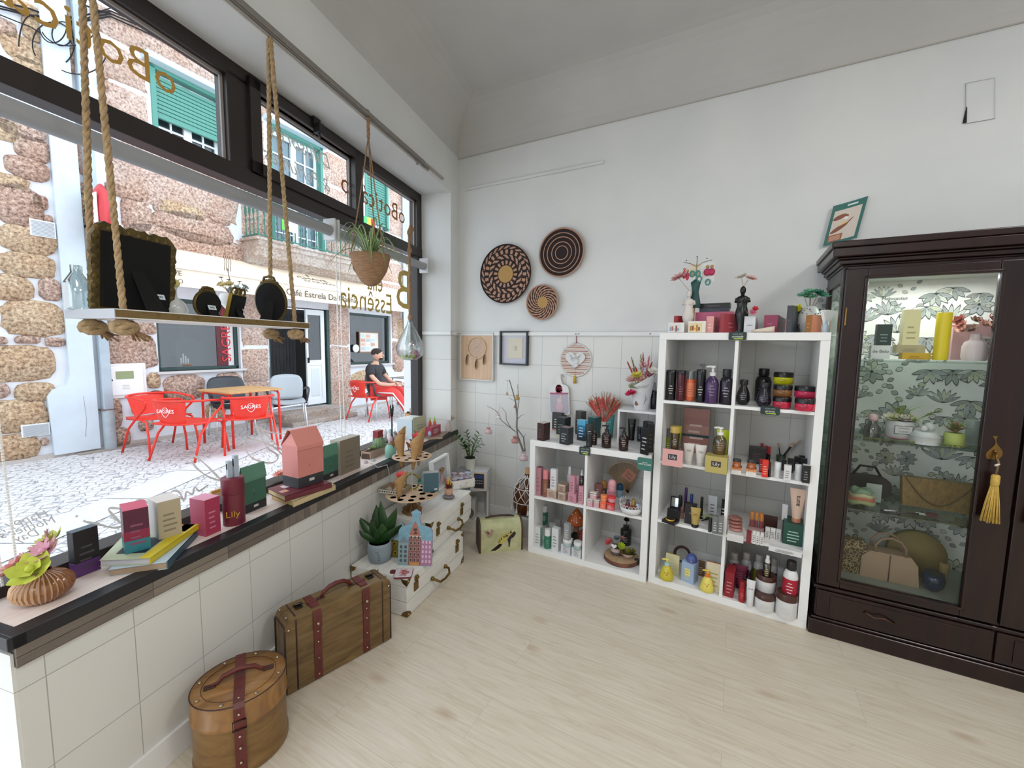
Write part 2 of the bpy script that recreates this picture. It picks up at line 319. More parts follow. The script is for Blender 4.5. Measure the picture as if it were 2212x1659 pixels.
# ---------------------------------------------------------------- shop window
wf = MB(); y0,y1 = .255,.325
wf.box(-2.64,-.14,y0,y1,2.50,2.58,M_frame); wf.box(-2.64,-.14,y0 - .004,y1,2.076,2.148,M_frame); wf.box(-.21,-.14,y0,y1,.69,2.58,M_frame)
wf.box(-2.64,-2.565,y0,y1,.667,2.58,M_frame); wf.box(-2.64,-.14,y0 - .02,y1,.667,.70,M_frame); wf.box(-1.79,-1.69,y0,y1,2.13,2.52,M_frame); wf.box(-.955,-.885,y0,y1,2.13,2.52,M_frame)
wf.box(-3.9,-2.64,y0,y1,2.50,2.58,M_frame); wf.box(-3.9,-2.64,y0,y1,2.076,2.148,M_frame)
w1 = struct('window_1',wf,bevel=.003,**W0)
sa = MB()
for a,b2 in ((-1.695,-.95),):
    for bx in ((a,b2,2.142,2.196),(a,b2,2.50,2.545),(a,a + .055,2.142,2.545),(b2 - .03,b2,2.142,2.545)): sa.box(bx[0],bx[1],y0 - .018,y0 + .03,bx[2],bx[3],M_frame)
sa.build('sash',w1,bevel=.003)
bd = MB()
for a,b2,z0,z1 in ((-2.565,-1.79,2.148,2.50),(-1.64,-.98,2.196,2.50),(-.885,-.21,2.148,2.50)):
    for bx in ((a,b2,z0,z0 + .008),(a,b2,z1 - .012,z1),(a,a + .01,z0,z1),(b2 - .012,b2,z0,z1)): bd.box(bx[0],bx[1],.279,.287,bx[2],bx[3],M_gasket)
bd.build('glazing_bead',w1)
GL = glass('#F6FBFF',.05,.97)
for nm,a,b2,z0,z1 in (('pane',-2.565,-.21,.70,2.076),('pane',-2.565,-1.79,2.148,2.5),('pane',-1.64,-.98,2.196,2.5),('pane',-.885,-.21,2.148,2.5),('pane',-3.9,-2.64,2.148,2.5)):
    MB().poly([(a,.29,z0),(b2,.29,z0),(b2,.29,z1),(a,.29,z1)],GL).build(nm,w1)
hd = MB().box(-1.33,-1.28,.225,.255,2.515,2.56,mat('#171514',.4)).box(-1.32,-1.29,.20,.24,2.48,2.53,mat('#171514',.4)).tube([(-1.305,.22,2.5),(-1.30,.215,2.45)],.006,mat('#171514',.4)); tag(hd.build('window_handle',w1,bevel=.003),'black fanlight catch')
# lettering stuck on the glass, to be read from the street
def WP(px,py): s_,z_ = wray(px,py,.288); return -s_,z_
def mirtext(body,px,py,size,h,sx=1,italic=0,name='lettering',rot=0,met=0,at=None):
    x_,z_ = at or WP(px,py); mb = MB(); Mm = TR(x_,.286,z_,pi / 2) @ Matrix.Diagonal((-1,1,1,1)) @ MRo(rot,4,'Z')
    mb.text(body,size,mat(h,.5,met),Mm,'CENTER',.0002,italic,sx); return mb.build(name,w1)
GOLD = '#C09648'
mirtext('oBoticário',0,0,.15,GOLD,1.0,at=(-2.29,2.35)); mirtext('oBoticário',0,0,.17,'#A87048',1.0,at=(-.70,2.335))
mirtext('Difusores',655,320,.105,'#E9ECEC',1,.35,met=0); mirtext('& Perfumes',650,372,.095,'#E9ECEC',1,.35,met=0)
mirtext('B',872,630,.42,'#C8AE58',.95); mirtext('ella',810,610,.19,'#C8AE58',.7); mirtext('Essência',795,652,.20,'#C8AE58',.86)
mirtext('Happy',62,1120,.035,'#E4E8EA',1,.4,met=0); mirtext("Mother's",64,1138,.033,'#E4E8EA',1,.4,met=0); mirtext('Day',60,1156,.033,'#E4E8EA',1,.4,met=0)
def script(pts,w=.0042,h='#F4F6F8'):
    P = [WP(*p) for p in pts]; out = []
    for i in range(len(P) - 1):
        a = P[max(i - 1,0)]; b_ = P[i]; c = P[i + 1]; d = P[min(i + 2,len(P) - 1)]
        for k in range(5):
            t = k / 5; out.append(tuple(.5 * ((2 * b_[j]) + (-a[j] + c[j]) * t + (2 * a[j] - 5 * b_[j] + 4 * c[j] - d[j]) * t * t + (-a[j] + 3 * b_[j] - 3 * c[j] + d[j]) * t ** 3) for j in (0,1)))
    out.append(P[-1]); g = []
    for i,p in enumerate(out):
        a = out[max(i - 1,0)]; b_ = out[min(i + 1,len(out) - 1)]; dx,dz = b_[0] - a[0],b_[1] - a[1]; L = hypot(dx,dz) or 1; ww_ = w * (.5 + .5 * abs(sin(i * .35)))
        g.append([(p[0] - dz / L * ww_,.286,p[1] + dx / L * ww_),(p[0] + dz / L * ww_,.286,p[1] - dx / L * ww_)])
    return MB().sheet(g,mat(h,.6),sm=False).build('lettering',w1)
for pl_ in ([(415,990),(420,985),(445,1005),(470,1030),(478,1038),(450,1030),(425,1012),(413,995)],
            [(610,975),(560,925),(555,925),(590,935),(620,938)],[(615,990),(590,965),(540,948),(527,962),(545,990),(585,1000),(600,985),(575,965),(555,925)],
            [(450,1046),(430,1060),(420,1052),(415,1068),(402,1062),(398,1080),(385,1062),(370,1062),(375,1080),(385,1072),(398,1082)],
            [(330,1090),(300,1080),(290,1090),(310,1100),(325,1095)],[(265,1100),(240,1097),(235,1103),(255,1125),(262,1135),(245,1140),(210,1132),(185,1127),(180,1124)],
            [(167,1114),(165,1115),(166,1117)]): script(pl_)
# ---------------------------------------------------------------- curtain rail and roller blinds
rl = MB(); M_alu = mat('#B0AAA4',.4,.2)
rl.box(-2.6 - .9,-.62,-.035,.0,2.580,2.592,M_alu).box(-3.5,-.3,-.018,.0,2.597,2.612,M_alu).box(-3.5,-.62,-.012,.004,2.572,2.579,M_alu)
for k in range(3): rl.box(-3.5,-.62 + k * .05,-.036 + k * .012,-.030 + k * .012,2.576,2.596,mat('#8A857F',.45,.2))
r_ = rl.build('curtain_rail',**W0,bevel=.001); tag(r_,'long grey aluminium curtain rail fixed along the edge above the shop window','curtain rail')
hk = MB(); hk.tube([(-.72 + .012 * sin(a),-.03,2.555 + .022 * cos(a)) for a in [x_ * .5 for x_ in range(0,11)]],.0022,mat('#7E7C78',.3,.8)); tag(hk.build('rail_hook',**W0),'empty metal hook at the far end of the curtain rail','hook')
def blind(x0,x1,label,chainx=None):
    t = thing('roller_blind',label,'blind',(0,0,0),LW); MB().lathe([(.028,x0),(.028,x1)],mat('#9EA0A4',.55,.1),20,TR(0,.2,1.995,0,pi / 2)).build('tube',t)
    for x_ in (x0,x1): MB().box(x_ - .012,x_ + .004,.165,.24,1.945,2.06,mat('#D2D4D6',.4)).build('bracket',t,bevel=.004)
    if chainx is not None:
        c = MB(); M_ch = mat('#F2F2F0',.4)
        for dx in (-.012,.018):
            c = MB()
            n_ = 150 if chainx > -2 else 60
            z1_,z0_ = (1.96,.74) if chainx > -2 else (1.2,.72)
            for i in range(n_): z_ = z1_ + (z0_ - z1_) * i / n_; c.box(chainx + dx + .006 * sin(z_ * 3) - .0022,chainx + dx + .006 * sin(z_ * 3) + .0022,.178,.1824,z_ - .0032,z_ + .0028,M_ch)
            c.build('bead_chain',t)
blind(-2.6,-1.255,'grey roller blind rolled up along the near half of the shop window',-2.575)
blind(-1.225,-.2,'grey roller blind rolled up along the far half of the window with white bead chain',-1.225)
# ---------------------------------------------------------------- street and facade opposite
def granite(name,c1,c2,c3,sc=38):
    m,nt,b = nodes_mat(name); tc = nd(nt,'ShaderNodeTexCoord'); n = nd(nt,'ShaderNodeTexNoise',Scale=float(sc),Detail=8.0,Roughness=.75); nt.links.new(tc.outputs['Object'],n.inputs[0])
    r = ramp(nt,[(.34,c1),(.48,c2),(.62,c3)]); nt.links.new(n.outputs[0],r.inputs[0])
    n2 = nd(nt,'ShaderNodeTexNoise',Scale=2.3,Detail=2.0); nt.links.new(tc.outputs['Object'],n2.inputs[0]); r2 = ramp(nt,[(.35,'#F0E0D4'),(.65,'#FFFFFF')]); nt.links.new(n2.outputs[0],r2.inputs[0])
    mx = nd(nt,'ShaderNodeMix',data_type='RGBA',blend_type='MULTIPLY'); mx.inputs[0].default_value = .8; nt.links.new(r.outputs[0],mx.inputs[6]); nt.links.new(r2.outputs[0],mx.inputs[7]); nt.links.new(mx.outputs[2],b.inputs['Base Color'])
    bp = nd(nt,'ShaderNodeBump',Strength=.9,Distance=.02); nt.links.new(n.outputs[0],bp.inputs['Height']); nt.links.new(bp.outputs[0],b.inputs['Normal']); b.inputs['Roughness'].default_value = .9; return m
G1 = granite('granite_brown','#4E3832','#B49484','#EAD2C0',30); G2 = granite('granite_ochre','#5E4434','#C0A284','#EED8B4',30); G3 = granite('granite_pink','#6A524A','#C8AC9E','#EEDCCF',36)
M_mort = mat('#DCDDE2',.9,bump=.3,bs=30,var=.04,vs=5)
F0 = dict(loc=tuple(FO),rz=FA); OY = .35
fw = MB()
# openings in local facade coordinates t0,t1,z0,z1
OPEN = [(1.10,2.20,.95,1.98),(2.68,3.88,.16,2.02),(4.42,5.62,.93,2.02),(1.20,2.13,4.02,5.0),(2.80,3.86,3.02,5.0),(4.90,5.59,3.9,5.0)]
ts = sorted({-3.2,9.0,.62} | {a for o in OPEN for a in o[:2]}); zs = sorted({-.3,5.5} | {a for o in OPEN for a in o[2:]})
for i in range(len(ts) - 1):
    for j in range(len(zs) - 1):
        tm,zm = (ts[i] + ts[i + 1]) / 2,(zs[j] + zs[j + 1]) / 2
        if any(o[0] < tm < o[1] and o[2] < zm < o[3] for o in OPEN): continue
        fw.box(ts[i],ts[i + 1],0,OY,zs[j],zs[j + 1] + (.7 if j == len(zs) - 2 and ts[i + 1] <= .63 else 0),M_mort)
def stone(x0,y0,x1,y1,mt=G1,p=3.2,d=.03,px=True,tilt=0):
    if px:
        a,z1_ = fray((x0 + x1) / 2,y0,.0); b,z0_ = fray((x0 + x1) / 2,y1); t0,_ = fray(x0,(y0 + y1) / 2); t1,_ = fray(x1,(y0 + y1) / 2)
    else: t0,z1_,t1,z0_ = x0,y0,x1,y1
    w,h = (t1 - t0) * (1.07 if px else 1),(z1_ - z0_) * (1.1 if px else 1); c = ((t0 + t1) / 2,(z0_ + z1_) / 2)
    if any(o[0] + .02 < c[0] < o[1] - .02 and o[2] + .02 < c[1] < o[3] - .02 for o in OPEN): return
    o_ = superell(w,h,p + random.uniform(-.7,.9),22,.06); i_ = [(x * (1 - .05),y * (1 - .09)) for x,y in o_]; n = len(o_); vs = [(c[0] + x,.0,c[1] + y + tilt * x) for x,y in o_] + [(c[0] + x,-d,c[1] + y + tilt * x) for x,y in i_]
    fw.add(vs,[(i,(i + 1) % n,n + (i + 1) % n,n + i) for i in range(n)] + [tuple(range(n,2 * n))],mt,True)
for s_ in [(-70,250,38,296),(0,263,98,300),(30,296,104,344),(12,342,106,386),(-60,372,60,402),(-20,400,92,486),(70,422,101,452),(94,466,112,486),(0,490,119,548),(-2,548,117,598),(-70,592,73,645),(84,602,131,648),
           (5,652,137,724),(-30,727,14,744),(32,726,86,742),(98,730,138,748),(-60,748,118,822),(-60,828,20,862),(30,828,118,866),(-50,868,100,934),(-50,942,86,996),(88,946,104,962),(-70,300,-5,330),(-70,430,-30,470),
           (6,80,90,134),(48,42,84,86),(-30,40,34,74),(30,128,92,162),(-20,145,40,200),(40,170,92,215),(20,4,82,34),(-60,100,-4,140),
           (142,20,160,52),(146,55,186,100),(150,108,182,150),(148,134,164,158),(165,155,186,185),(170,210,195,245),(165,310,188,374),(168,398,204,422),(170,425,186,480),(176,544,196,560),(196,572,224,602),(184,610,208,636),(232,472,246,500),(215,155,232,170),(212,175,232,198),(214,215,240,240),(210,250,236,275),
           (229,398,320,430),(262,432,325,496),(334,464,499,522),(348,440,436,470),(330,437,342,455),(442,454,458,464),(451,468,495,484),(236,434,250,443),
           (216,726,337,796),(318,806,345,838),(230,690,262,716),(300,700,336,722),(355,812,440,864),(466,806,520,844),(226,860,262,924),(232,926,280,964),(300,905,330,930),(445,870,485,905),(352,866,400,900),(284,872,305,895),
           (848,740,872,800),(876,745,888,770),(760,800,835,838),(876,800,890,830),(858,690,880,735)]: stone(*s_,mt=random.choice([G1,G1,G2]) if s_[3] - s_[1] > 25 else G1)
stone(266,500,548,566,G1,2.6); stone(560,566,640,590,G1,3)
# squared granite blocks round the upper windows and between the doors (t0,z1,t1,z0)
for b_ in [(.66,5.42,2.2,5.08),(.72,5.02,1.16,4.6),(.7,4.56,1.16,3.95),(.72,3.9,2.25,3.2),(2.17,5.42,4.7,5.06),(2.17,5.0,2.74,4.5),(2.17,4.46,2.74,3.9),(2.3,3.85,2.74,3.05),(3.9,5.0,4.86,4.45),(3.9,4.4,4.86,3.7),(3.9,3.64,4.86,3.05),(4.76,5.42,6.0,5.06),(5.63,5.0,6.1,4.5),(5.63,4.46,6.1,3.9),(4.9,3.86,6.1,3.3),(4.9,3.25,6.1,2.8),
           (2.22,2.3,2.66,1.30),(2.22,1.27,2.66,.72),(2.22,.7,2.66,.05),(3.9,2.3,4.40,1.33),(3.9,1.30,4.40,.03),(.62,2.3,1.08,1.52),(5.66,2.3,5.95,1.5),(5.66,1.45,5.95,.95),(2.2,2.98,4.9,2.35),(5.0,2.75,6.2,2.3)]:
    stone(*b_,mt=G3,p=14,d=.02,px=False)
fwo = struct('wall_facade',fw,**F0)
tag(MB().box(-3.2,.70,-.02,.4,5.55,6.6,M_mort).build('upper_wall',fwo),kind=None)
# pale grey plastered buttress
cb_ = MB(); M_gp = mat('#CBD4DB',.85,bump=.3,bs=25,var=.05,vs=3); cb_.plate([(.20,5.9),(.42,5.9),(.42,.03),(.02,.03),(.0,.72),(.05,.80),(.17,.84),(.20,.95)],.06,M_gp,TR(0,-.06,0)); cb_.tube([(.3,-.06,.7),(.31,-.061,.4),(.29,-.061,.2)],.002,mat('#8A929A',.9),4)
tag(cb_.build('buttress',**F0),'pale blue-grey rendered strip buttress on the stone facade, widening at its foot','buttress')
def pipe(t,z0,z1,r,label,h='#A9B4BC',foot=True):
    th = thing('downpipe',label,'pipe',tuple(fc(t,0)),FA); MB().box(-r,r,-.11,-.02,z0 + .5,z1,mat(h,.5,.3,var=.08,vs=6)).build('pipe',th,bevel=.01)
    if foot: MB().cyl(0,-.07,z0,z0 + .5,r * 1.25,mat('#A6ADB2',.6,.2,var=.1)).build('foot_pipe',th); MB().box(-r - .02,r + .02,-.12,0,z0 + .5,z0 + .515,mat('#6B5A50',.6)).build('clamp',th)
pipe(.51,.0,5.4,.048,'grey metal downpipe with round foot beside the rendered buttress'); pipe(6.1,1.2,5.4,.09,'blue-grey box downpipe at the far end of the facade',foot=False)
# pavement
def cobble():
    m,nt,b = nodes_mat('cobbles'); tc = nd(nt,'ShaderNodeTexCoord'); mp = nd(nt,'ShaderNodeMapping'); mp.inputs['Rotation'].default_value = (0,0,radians(38)); mp.inputs['Scale'].default_value = (1,1,.2); nt.links.new(tc.outputs['Object'],mp.inputs[0])
    v = nd(nt,'ShaderNodeTexVoronoi',Scale=12.0,Randomness=.6,feature='DISTANCE_TO_EDGE'); nt.links.new(mp.outputs[0],v.inputs[0]); n = nd(nt,'ShaderNodeTexNoise',Scale=40.0,Detail=5.0); nt.links.new(tc.outputs['Object'],n.inputs[0])
    r = ramp(nt,[(.0,'#8E8C90'),(.025,'#B9B7B8'),(.07,'#E2E0E0')]); nt.links.new(v.outputs['Distance'],r.inputs[0]); r2 = ramp(nt,[(.3,'#C9C5C4'),(.7,'#FFFFFF')]); nt.links.new(n.outputs[0],r2.inputs[0])
    mx = nd(nt,'ShaderNodeMix',data_type='RGBA',blend_type='MULTIPLY'); mx.inputs[0].default_value = .8; nt.links.new(r.outputs[0],mx.inputs[6]); nt.links.new(r2.outputs[0],mx.inputs[7]); nt.links.new(mx.outputs[2],b.inputs['Base Color'])
    bp = nd(nt,'ShaderNodeBump',Strength=.6,Distance=.02); nt.links.new(r.outputs[0],bp.inputs['Height']); nt.links.new(bp.outputs[0],b.inputs['Normal']); b.inputs['Roughness'].default_value = .8; return m
M_cob = cobble(); st = MB(); st.add([(-12,-9,-.002),(1.6,-9,-.002),(-.37,-.5,-.002),(-2.6,12,-.002),(-12,14,-.002)],[(0,1,2,3,4)],M_cob)
gd = MB(); P0,P1 = on(0,1190,0),on(560,960,0); dr_ = (P1 - P0).normalized(); P0 = P0 - dr_ * 4; P1 = P1 + dr_ * 4; nn_ = Vector((-dr_.y,dr_.x,0)); gt = mat('#CFCDCE',.8,bump=.3,bs=60,var=.05,vs=20); jt = mat('#86868C',.9)
for i in range(14):
    a = P0 + dr_ * (i * .82); b_ = a + dr_ * .81; gd.add([a - nn_ * .19,b_ - nn_ * .19,b_ + nn_ * .19,a + nn_ * .19],[(0,1,2,3)],gt,False,TR(0,0,.004))
struct('ground_street',st); struct('trim_kerb',gd)
bs = MB().box(-3,6,-.03,.0,-.01,.05,mat('#B9AFA8',.9,bump=.4)); bs.box(0.2,1.0,-.16,-.02,0,.012,mat('#9A8F86',.9)); struct('trim_footing',bs,**F0)
tag(MB().box(2.62,3.95,-.42,-.001,0,.16,granite('step','#8A7A70','#B8ABA2','#D0C6BF',30)).box(2.5,3.85,-.80,-.42,0,.075,MC.get('x') or granite('step2','#8A7A70','#ADA096','#C6BCB4',30)).build('door_steps',**F0,bevel=.015),'worn granite steps below the dark cafe doorway','steps')
# cafe windows, door, upper windows
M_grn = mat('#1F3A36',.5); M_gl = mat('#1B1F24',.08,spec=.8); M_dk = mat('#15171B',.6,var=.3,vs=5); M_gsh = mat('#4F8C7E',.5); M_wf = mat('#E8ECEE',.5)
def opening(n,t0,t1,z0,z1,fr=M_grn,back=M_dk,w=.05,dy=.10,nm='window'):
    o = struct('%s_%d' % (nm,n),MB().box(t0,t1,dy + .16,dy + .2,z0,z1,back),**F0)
    f = MB()
    for bx in ((t0,t1,z0,z0 + w),(t0,t1,z1 - w,z1),(t0,t0 + w,z0,z1),(t1 - w,t1,z0,z1)): f.box(bx[0],bx[1],dy - .04,dy + .03,bx[2],bx[3],fr)
    f.build('frame',o,bevel=.004); MB().poly([(t0 + w,dy,z0 + w),(t1 - w,dy,z0 + w),(t1 - w,dy,z1 - w),(t0 + w,dy,z1 - w)],glass('#DDE8F0',.3,.9)).build('pane',o); return o
o2 = opening(2,1.10,2.20,.95,1.98)
MB().box(1.06,2.25,-.07,.1,.915,.95,mat('#C9C4C2',.7)).build('sill',o2,bevel=.005); MB().box(1.35,1.37,.14,.15,1.0,1.9,mat('#3A3F45')).box(1.37,1.9,.2,.21,1.0,1.95,mat('#3E4046',var=.3,vs=9)).build('reflection_panel',o2) if 0 else None
sg = MB(); sg.box(1.90,2.14,.092,.096,1.0,1.93,mat('#5A1420',.6)).box(2.06,2.145,.088,.092,1.0,1.93,mat('#D5D2D2',.6)); sg.text('SAGRES',.20,mat('#D3202A',.5),TR(2.035,.086,1.36,pi / 2,-pi / 2,0) if 0 else MTr((2.04,.085,1.40)) @ MRo(pi / 2,4,'X') @ MRo(pi / 2,4,'Z'),ext=.001); sg.text('A',.12,mat('#D3202A'),MTr((2.07,.085,1.86)) @ MRo(pi / 2,4,'X'),ext=.001) if 0 else None
sg.tube([(2.05 + .06 * cos(a),.086,1.83 + .06 * sin(a)) for a in [k * pi / 8 for k in range(16)]],.006,mat('#D3202A'),5,closed=True); sg.build('window_sticker',o2)
pp = MB()
for k in range(26): a = random.uniform(0,pi); pp.leaf((1.95,.15,1.02),(1.95 + .14 * cos(a),.15 + random.uniform(-.03,.03),1.03 + .12 * sin(a)),.03,mat('#3F6B3C',.5),.1)
pp.cyl(1.95,.17,1.0,1.05,.04,mat('#6b4a34')); tag(pp.build('window_plant',**F0),'small green plant standing inside the dark window of the cafe','plant')
cd = MB()
for i,(dx,h) in enumerate(((-.06,.10),(-.03,.16),(.0,.13),(.03,.09))): cd.cyl(1.50 + dx,.16,1.0,1.03 + h,.011,mat('#D8CFC0'))
cd.lathe([(.05,1.0),(.09,1.03),(.085,1.045)],mat('#8A6A55',.7),18,TR(1.49,.16,0)); tag(cd.build('candle_dish',**F0),'bowl of pale candles standing inside the dark window of the cafe','candle holder')
o3 = opening(3,4.42,5.62,.93,2.02); MB().box(4.36,5.68,-.07,.1,.89,.93,mat('#C9C4C2',.7)).build('sill',o3,bevel=.005)
nb = MB().box(4.72,5.28,.05,.07,1.18,1.63,mat('#9A6A48',.6)).box(4.74,5.26,.045,.05,1.20,1.61,mat('#D8D4CC',.7))
for i in range(11): 
    a = 4.76 + .14 * (i % 3); z_ = 1.5 - .09 * (i // 3); nb.box(a,a + .12,.042,.045,z_,z_ + .075,mat(['#C9DCE6','#E7B9A0','#F2EFEA','#D7A58C','#BFC6CC'][i % 5],.6)); nb.box(a + .01,a + .1,.040,.042,z_ + .03,z_ + .034,mat('#8C6A5C')); nb.box(a + .01,a + .08,.040,.042,z_ + .05,z_ + .054,mat('#8C8C90'))
tag(nb.build('notice_board',**F0),'brown framed board of pinned papers in the cafe window behind the seated man','notice board')
tag(MB().lathe([(.085,0),(.085,.012),(.07,.016)],mat('#DCE4DA',.5),24,TR(4.62,.055,1.27,pi / 2)).build('round_sign',**F0),'small round pale sign in the cafe window at the lower left of the notice board','sign')
d4 = struct('door_4',MB().box(2.68,3.88,.5,.54,.16,2.02,M_dk).box(2.66,2.70,.0,.5,.16,2.02,M_grn).box(3.84,3.9,-.02,.5,.16,2.02,M_grn),**F0)
dl = MB(); dl.box(3.40,3.44,.0,.04,.2,2.0,M_wf).box(3.72,3.80,.0,.04,.2,2.0,M_wf).box(3.44,3.72,.0,.04,.2,.30,M_wf).box(3.44,3.72,.0,.04,.95,1.05,M_wf).box(3.44,3.72,.012,.03,.30,.95,M_wf).box(3.49,3.67,.004,.012,.36,.89,mat('#D8DDE0',.5)).box(3.44,3.72,.0,.04,1.9,2.0,M_wf)
dl.build('door_leaf',d4,bevel=.004); MB().box(3.44,3.72,.02,.024,1.05,1.9,M_gl).build('pane',d4); MB().box(3.41,3.43,-.04,0,1.0,1.1,M_blk).build('door_handle',d4,bevel=.004)
bl_ = MB()
for k in range(30): bl_.tube([(2.75 + k * .022,.3 + .01 * (k % 3),.2),(2.75 + k * .022 + .004,.3,2.0)],.004,mat('#3A3C42',.5),4)
tag(bl_.build('bead_curtain',**F0),'dark bead curtain hanging in the cafe doorway','curtain',kind='stuff')
def upwin(n,t0,t1,z0,z1,sh,curt=True):
    o = struct('window_%d' % n,MB().box(t0,t1,.22,.26,z0,z1,mat('#59656A',.5)),**F0)
    fr = MB()
    for bx in ((t0,t1,z1 - .05,z1),(t0,t0 + .06,z0,z1),(t1 - .06,t1,z0,z1)): fr.box(bx[0],bx[1],-.02,.12,bx[2],bx[3],M_gsh)
    fr.build('green_frame',o,bevel=.004); a,b_ = t0 + .06,t1 - .06; mid = (a + b_) / 2; wf_ = MB()
    for bx in ((a,b_,z0,z0 + .06),(a,b_,z1 - .12,z1 - .05),(a,a + .045,z0,z1),(b_ - .045,b_,z0,z1),(mid - .05,mid + .05,z0,z1)): wf_.box(bx[0],bx[1],.10,.14,bx[2],bx[3],M_wf)
    for c0,c1 in ((a,mid),(mid,b_)):
        cm = (c0 + c1) / 2; wf_.box(cm - .012,cm + .012,.11,.13,z0,z1,M_wf); z_ = z1 - .4
        while z_ > z0: wf_.box(c0,c1,.11,.13,z_ - .012,z_ + .012,M_wf); z_ -= .33
    wf_.build('white_casement',o,bevel=.003); MB().poly([(a,.135,z0),(b_,.135,z0),(b_,.135,z1),(a,.135,z1)],glass('#C9DAE2',.3,.9)).build('pane',o)
    if curt: MB().sheet([[(a + i * (b_ - a) / 60,.17 + .008 * sin(i * 1.4),z) for i in range(61)] for z in (z0,(z0 + z1) / 2,z1)],mat('#C9D2D4',.9)).build('curtain',o)
    if sh:
        s_ = MB(); z_ = z1 - .1
        while z_ > sh: s_.box(a + .01,b_ - .01,.02,.05,z_ - .05,z_ - .006,M_gsh); z_ -= .052
        s_.box(a + .01,b_ - .01,.01,.055,sh - .05,sh,M_gsh).build('roller_shutter',o,bevel=.004)
    return o
upwin(5,1.20,2.13,3.98,5.02,4.42,False); upwin(6,2.80,3.86,3.0,5.02,None); upwin(7,4.90,5.59,3.95,5.05,4.05,False)
hd_ = MB()
for t0,t1 in ((1.12,2.2),(2.72,3.92)): hd_.box(t0,t1,-.16,.0,5.02,5.1,mat('#BFD0D8',.6))
struct('trim_lintel',hd_,bevel=.01,**F0)
# balcony
bt = thing('balcony','stone balcony with green cast-iron railing above the cream awning','balcony',tuple(FO),FA)
sl_ = MB(); M_bs = granite('balcony_stone','#8F8078','#B5A9A0','#D2C8C0',25); T0,T1,DP = 2.30,4.75,.42
pr_ = [(DP,2.98),(DP,2.90),(DP - .05,2.88),(DP - .12,2.74),(DP - .22,2.72),(.0,2.56),(0,2.98)]
sl_.add([(T0 + (DP - y) * .0,-y,z) for y,z in pr_] + [(T1,-y,z) for y,z in pr_],[(i,(i + 1) % 7,7 + (i + 1) % 7,7 + i) for i in range(7)] + [tuple(range(7))[::-1],tuple(range(7,14))],M_bs).build('slab',bt,bevel=.01)
MB().box(T0 - .04,T1 + .04,-DP - .03,0,2.97,3.01,M_bs).build('slab_top',bt,bevel=.008)
rg = MB(); MG = mat('#2F6B5C',.45); Y_ = -DP + .02
rg.box(T0,T1,Y_ - .015,Y_ + .015,3.86,3.885,MG).box(T0,T1,Y_ - .01,Y_ + .01,3.04,3.06,MG).box(T0,T0 + .03,Y_,0,3.86,3.885,MG).box(T1 - .03,T1,Y_,0,3.86,3.885,MG); rg.box(T0,T0 + .02,Y_,0,3.04,3.06,MG).build('handrail',bt)
prof = [(.006,0),(.014,.03),(.008,.06),(.008,.2),(.016,.24),(.006,.28),(.018,.36),(.018,.42),(.006,.5),(.016,.56),(.008,.6),(.008,.78),(.006,.82)]
n_ = 24; bal0 = None
for i in range(n_ + 3):
    if i < n_: x,y = T0 + .02 + i * (T1 - T0 - .04) / (n_ - 1),Y_
    else: x,y = T0 + .015,Y_ + .1 * (i - n_ + 1)
    if bal0 is None: bal0 = MB().lathe(prof,MG,8).build('baluster',bt,loc=(x,y,3.05))
    else: c = bal0.copy(); COL.objects.link(c); c.location = (x,y,3.05); c.parent = bt
def flag(t,label,cols,w=.22,z0=3.2,z1=3.78):
    m = MB(); k = len(cols)
    for j,c in enumerate(cols): m.sheet([[(t + j * w / k + i * w / k / 4,-DP - .03 - .012 * sin((j * 4 + i) * 1.3),z) for i in range(5)] for z in (z0,(z0 + z1) / 2,z1)],mat(c,.7))
    tag(m.build('flag',**F0),label,'flag')
flag(2.68,'green and pale flag hanging on the near part of the green balcony railing',['#63C24A','#CFE2D8','#D8E6E2'],.26); flag(4.42,'green yellow and red flag hanging at the far end of the balcony railing',['#4FB96A','#E8D84A','#D8323A'],.3,3.1,3.9)
# awning
at = thing('awning','cream cafe awning with lettering above the door and dark windows','awning',tuple(FO),FA)
M_aw = mat('#E6D6C0',.8,var=.02,vs=4); M_awb = mat('#E2DED8',.5); A0,A1 = .75,6.4; D1 = .62
MB().sheet([[(t,-.02 - D1 * u,2.66 - .30 * u) for t in [A0 + (A1 - A0) * i / 12 for i in range(13)]] for u in [k / 6 for k in range(7)]],M_aw).sheet([[(t,-.02 - D1 * u,2.652 - .30 * u) for t in (A0,A1)] for u in (0,1)],M_aw).build('canopy',at)
MB().box(A0,A1,-D1 - .06,-D1 - .01,2.305,2.365,M_awb).build('front_bar',at,bevel=.012)
vl = MB().sheet([[(A0 + (A1 - A0) * i / 80,-D1 - .03 - .010 * sin(i * .9) * (1 - k / 3),2.08 + .228 * k / 3) for i in range(81)] for k in range(4)],M_aw)
vl.text('Café Estrela Da Manhã',.148,mat('#4A403C',.7),frontM(3.27,-D1 - .055,2.185),ext=.001,sx=1.05)
vl.text('CHAVE',.09,mat('#5A4A40',.7),frontM(.98,-D1 - .055,2.24),ext=.001).text("D'OURO",.08,mat('#5A4A40',.7),frontM(.98,-D1 - .055,2.14),ext=.001); vl.build('valance',at)
tp = MB(); sl = MTr((3.3,-.02 - D1 * .62,2.66 - .30 * .62 + .004)) @ MRo(atan2(.30,D1),4,'X')
tp.text('CHAVE',.15,mat('#6A5A4A',.7),sl @ MTr((0,.06,0)),ext=.0005,sx=1.3).text("D'OURO",.12,mat('#6A5A4A',.7),sl @ MTr((.06,-.08,0)),ext=.0005,sx=1.4); tp.tube([(.0,.18,.002),(.0,.26,.002)],.008,mat('#6A5A4A'),5,M=sl).build('printed_name',at)
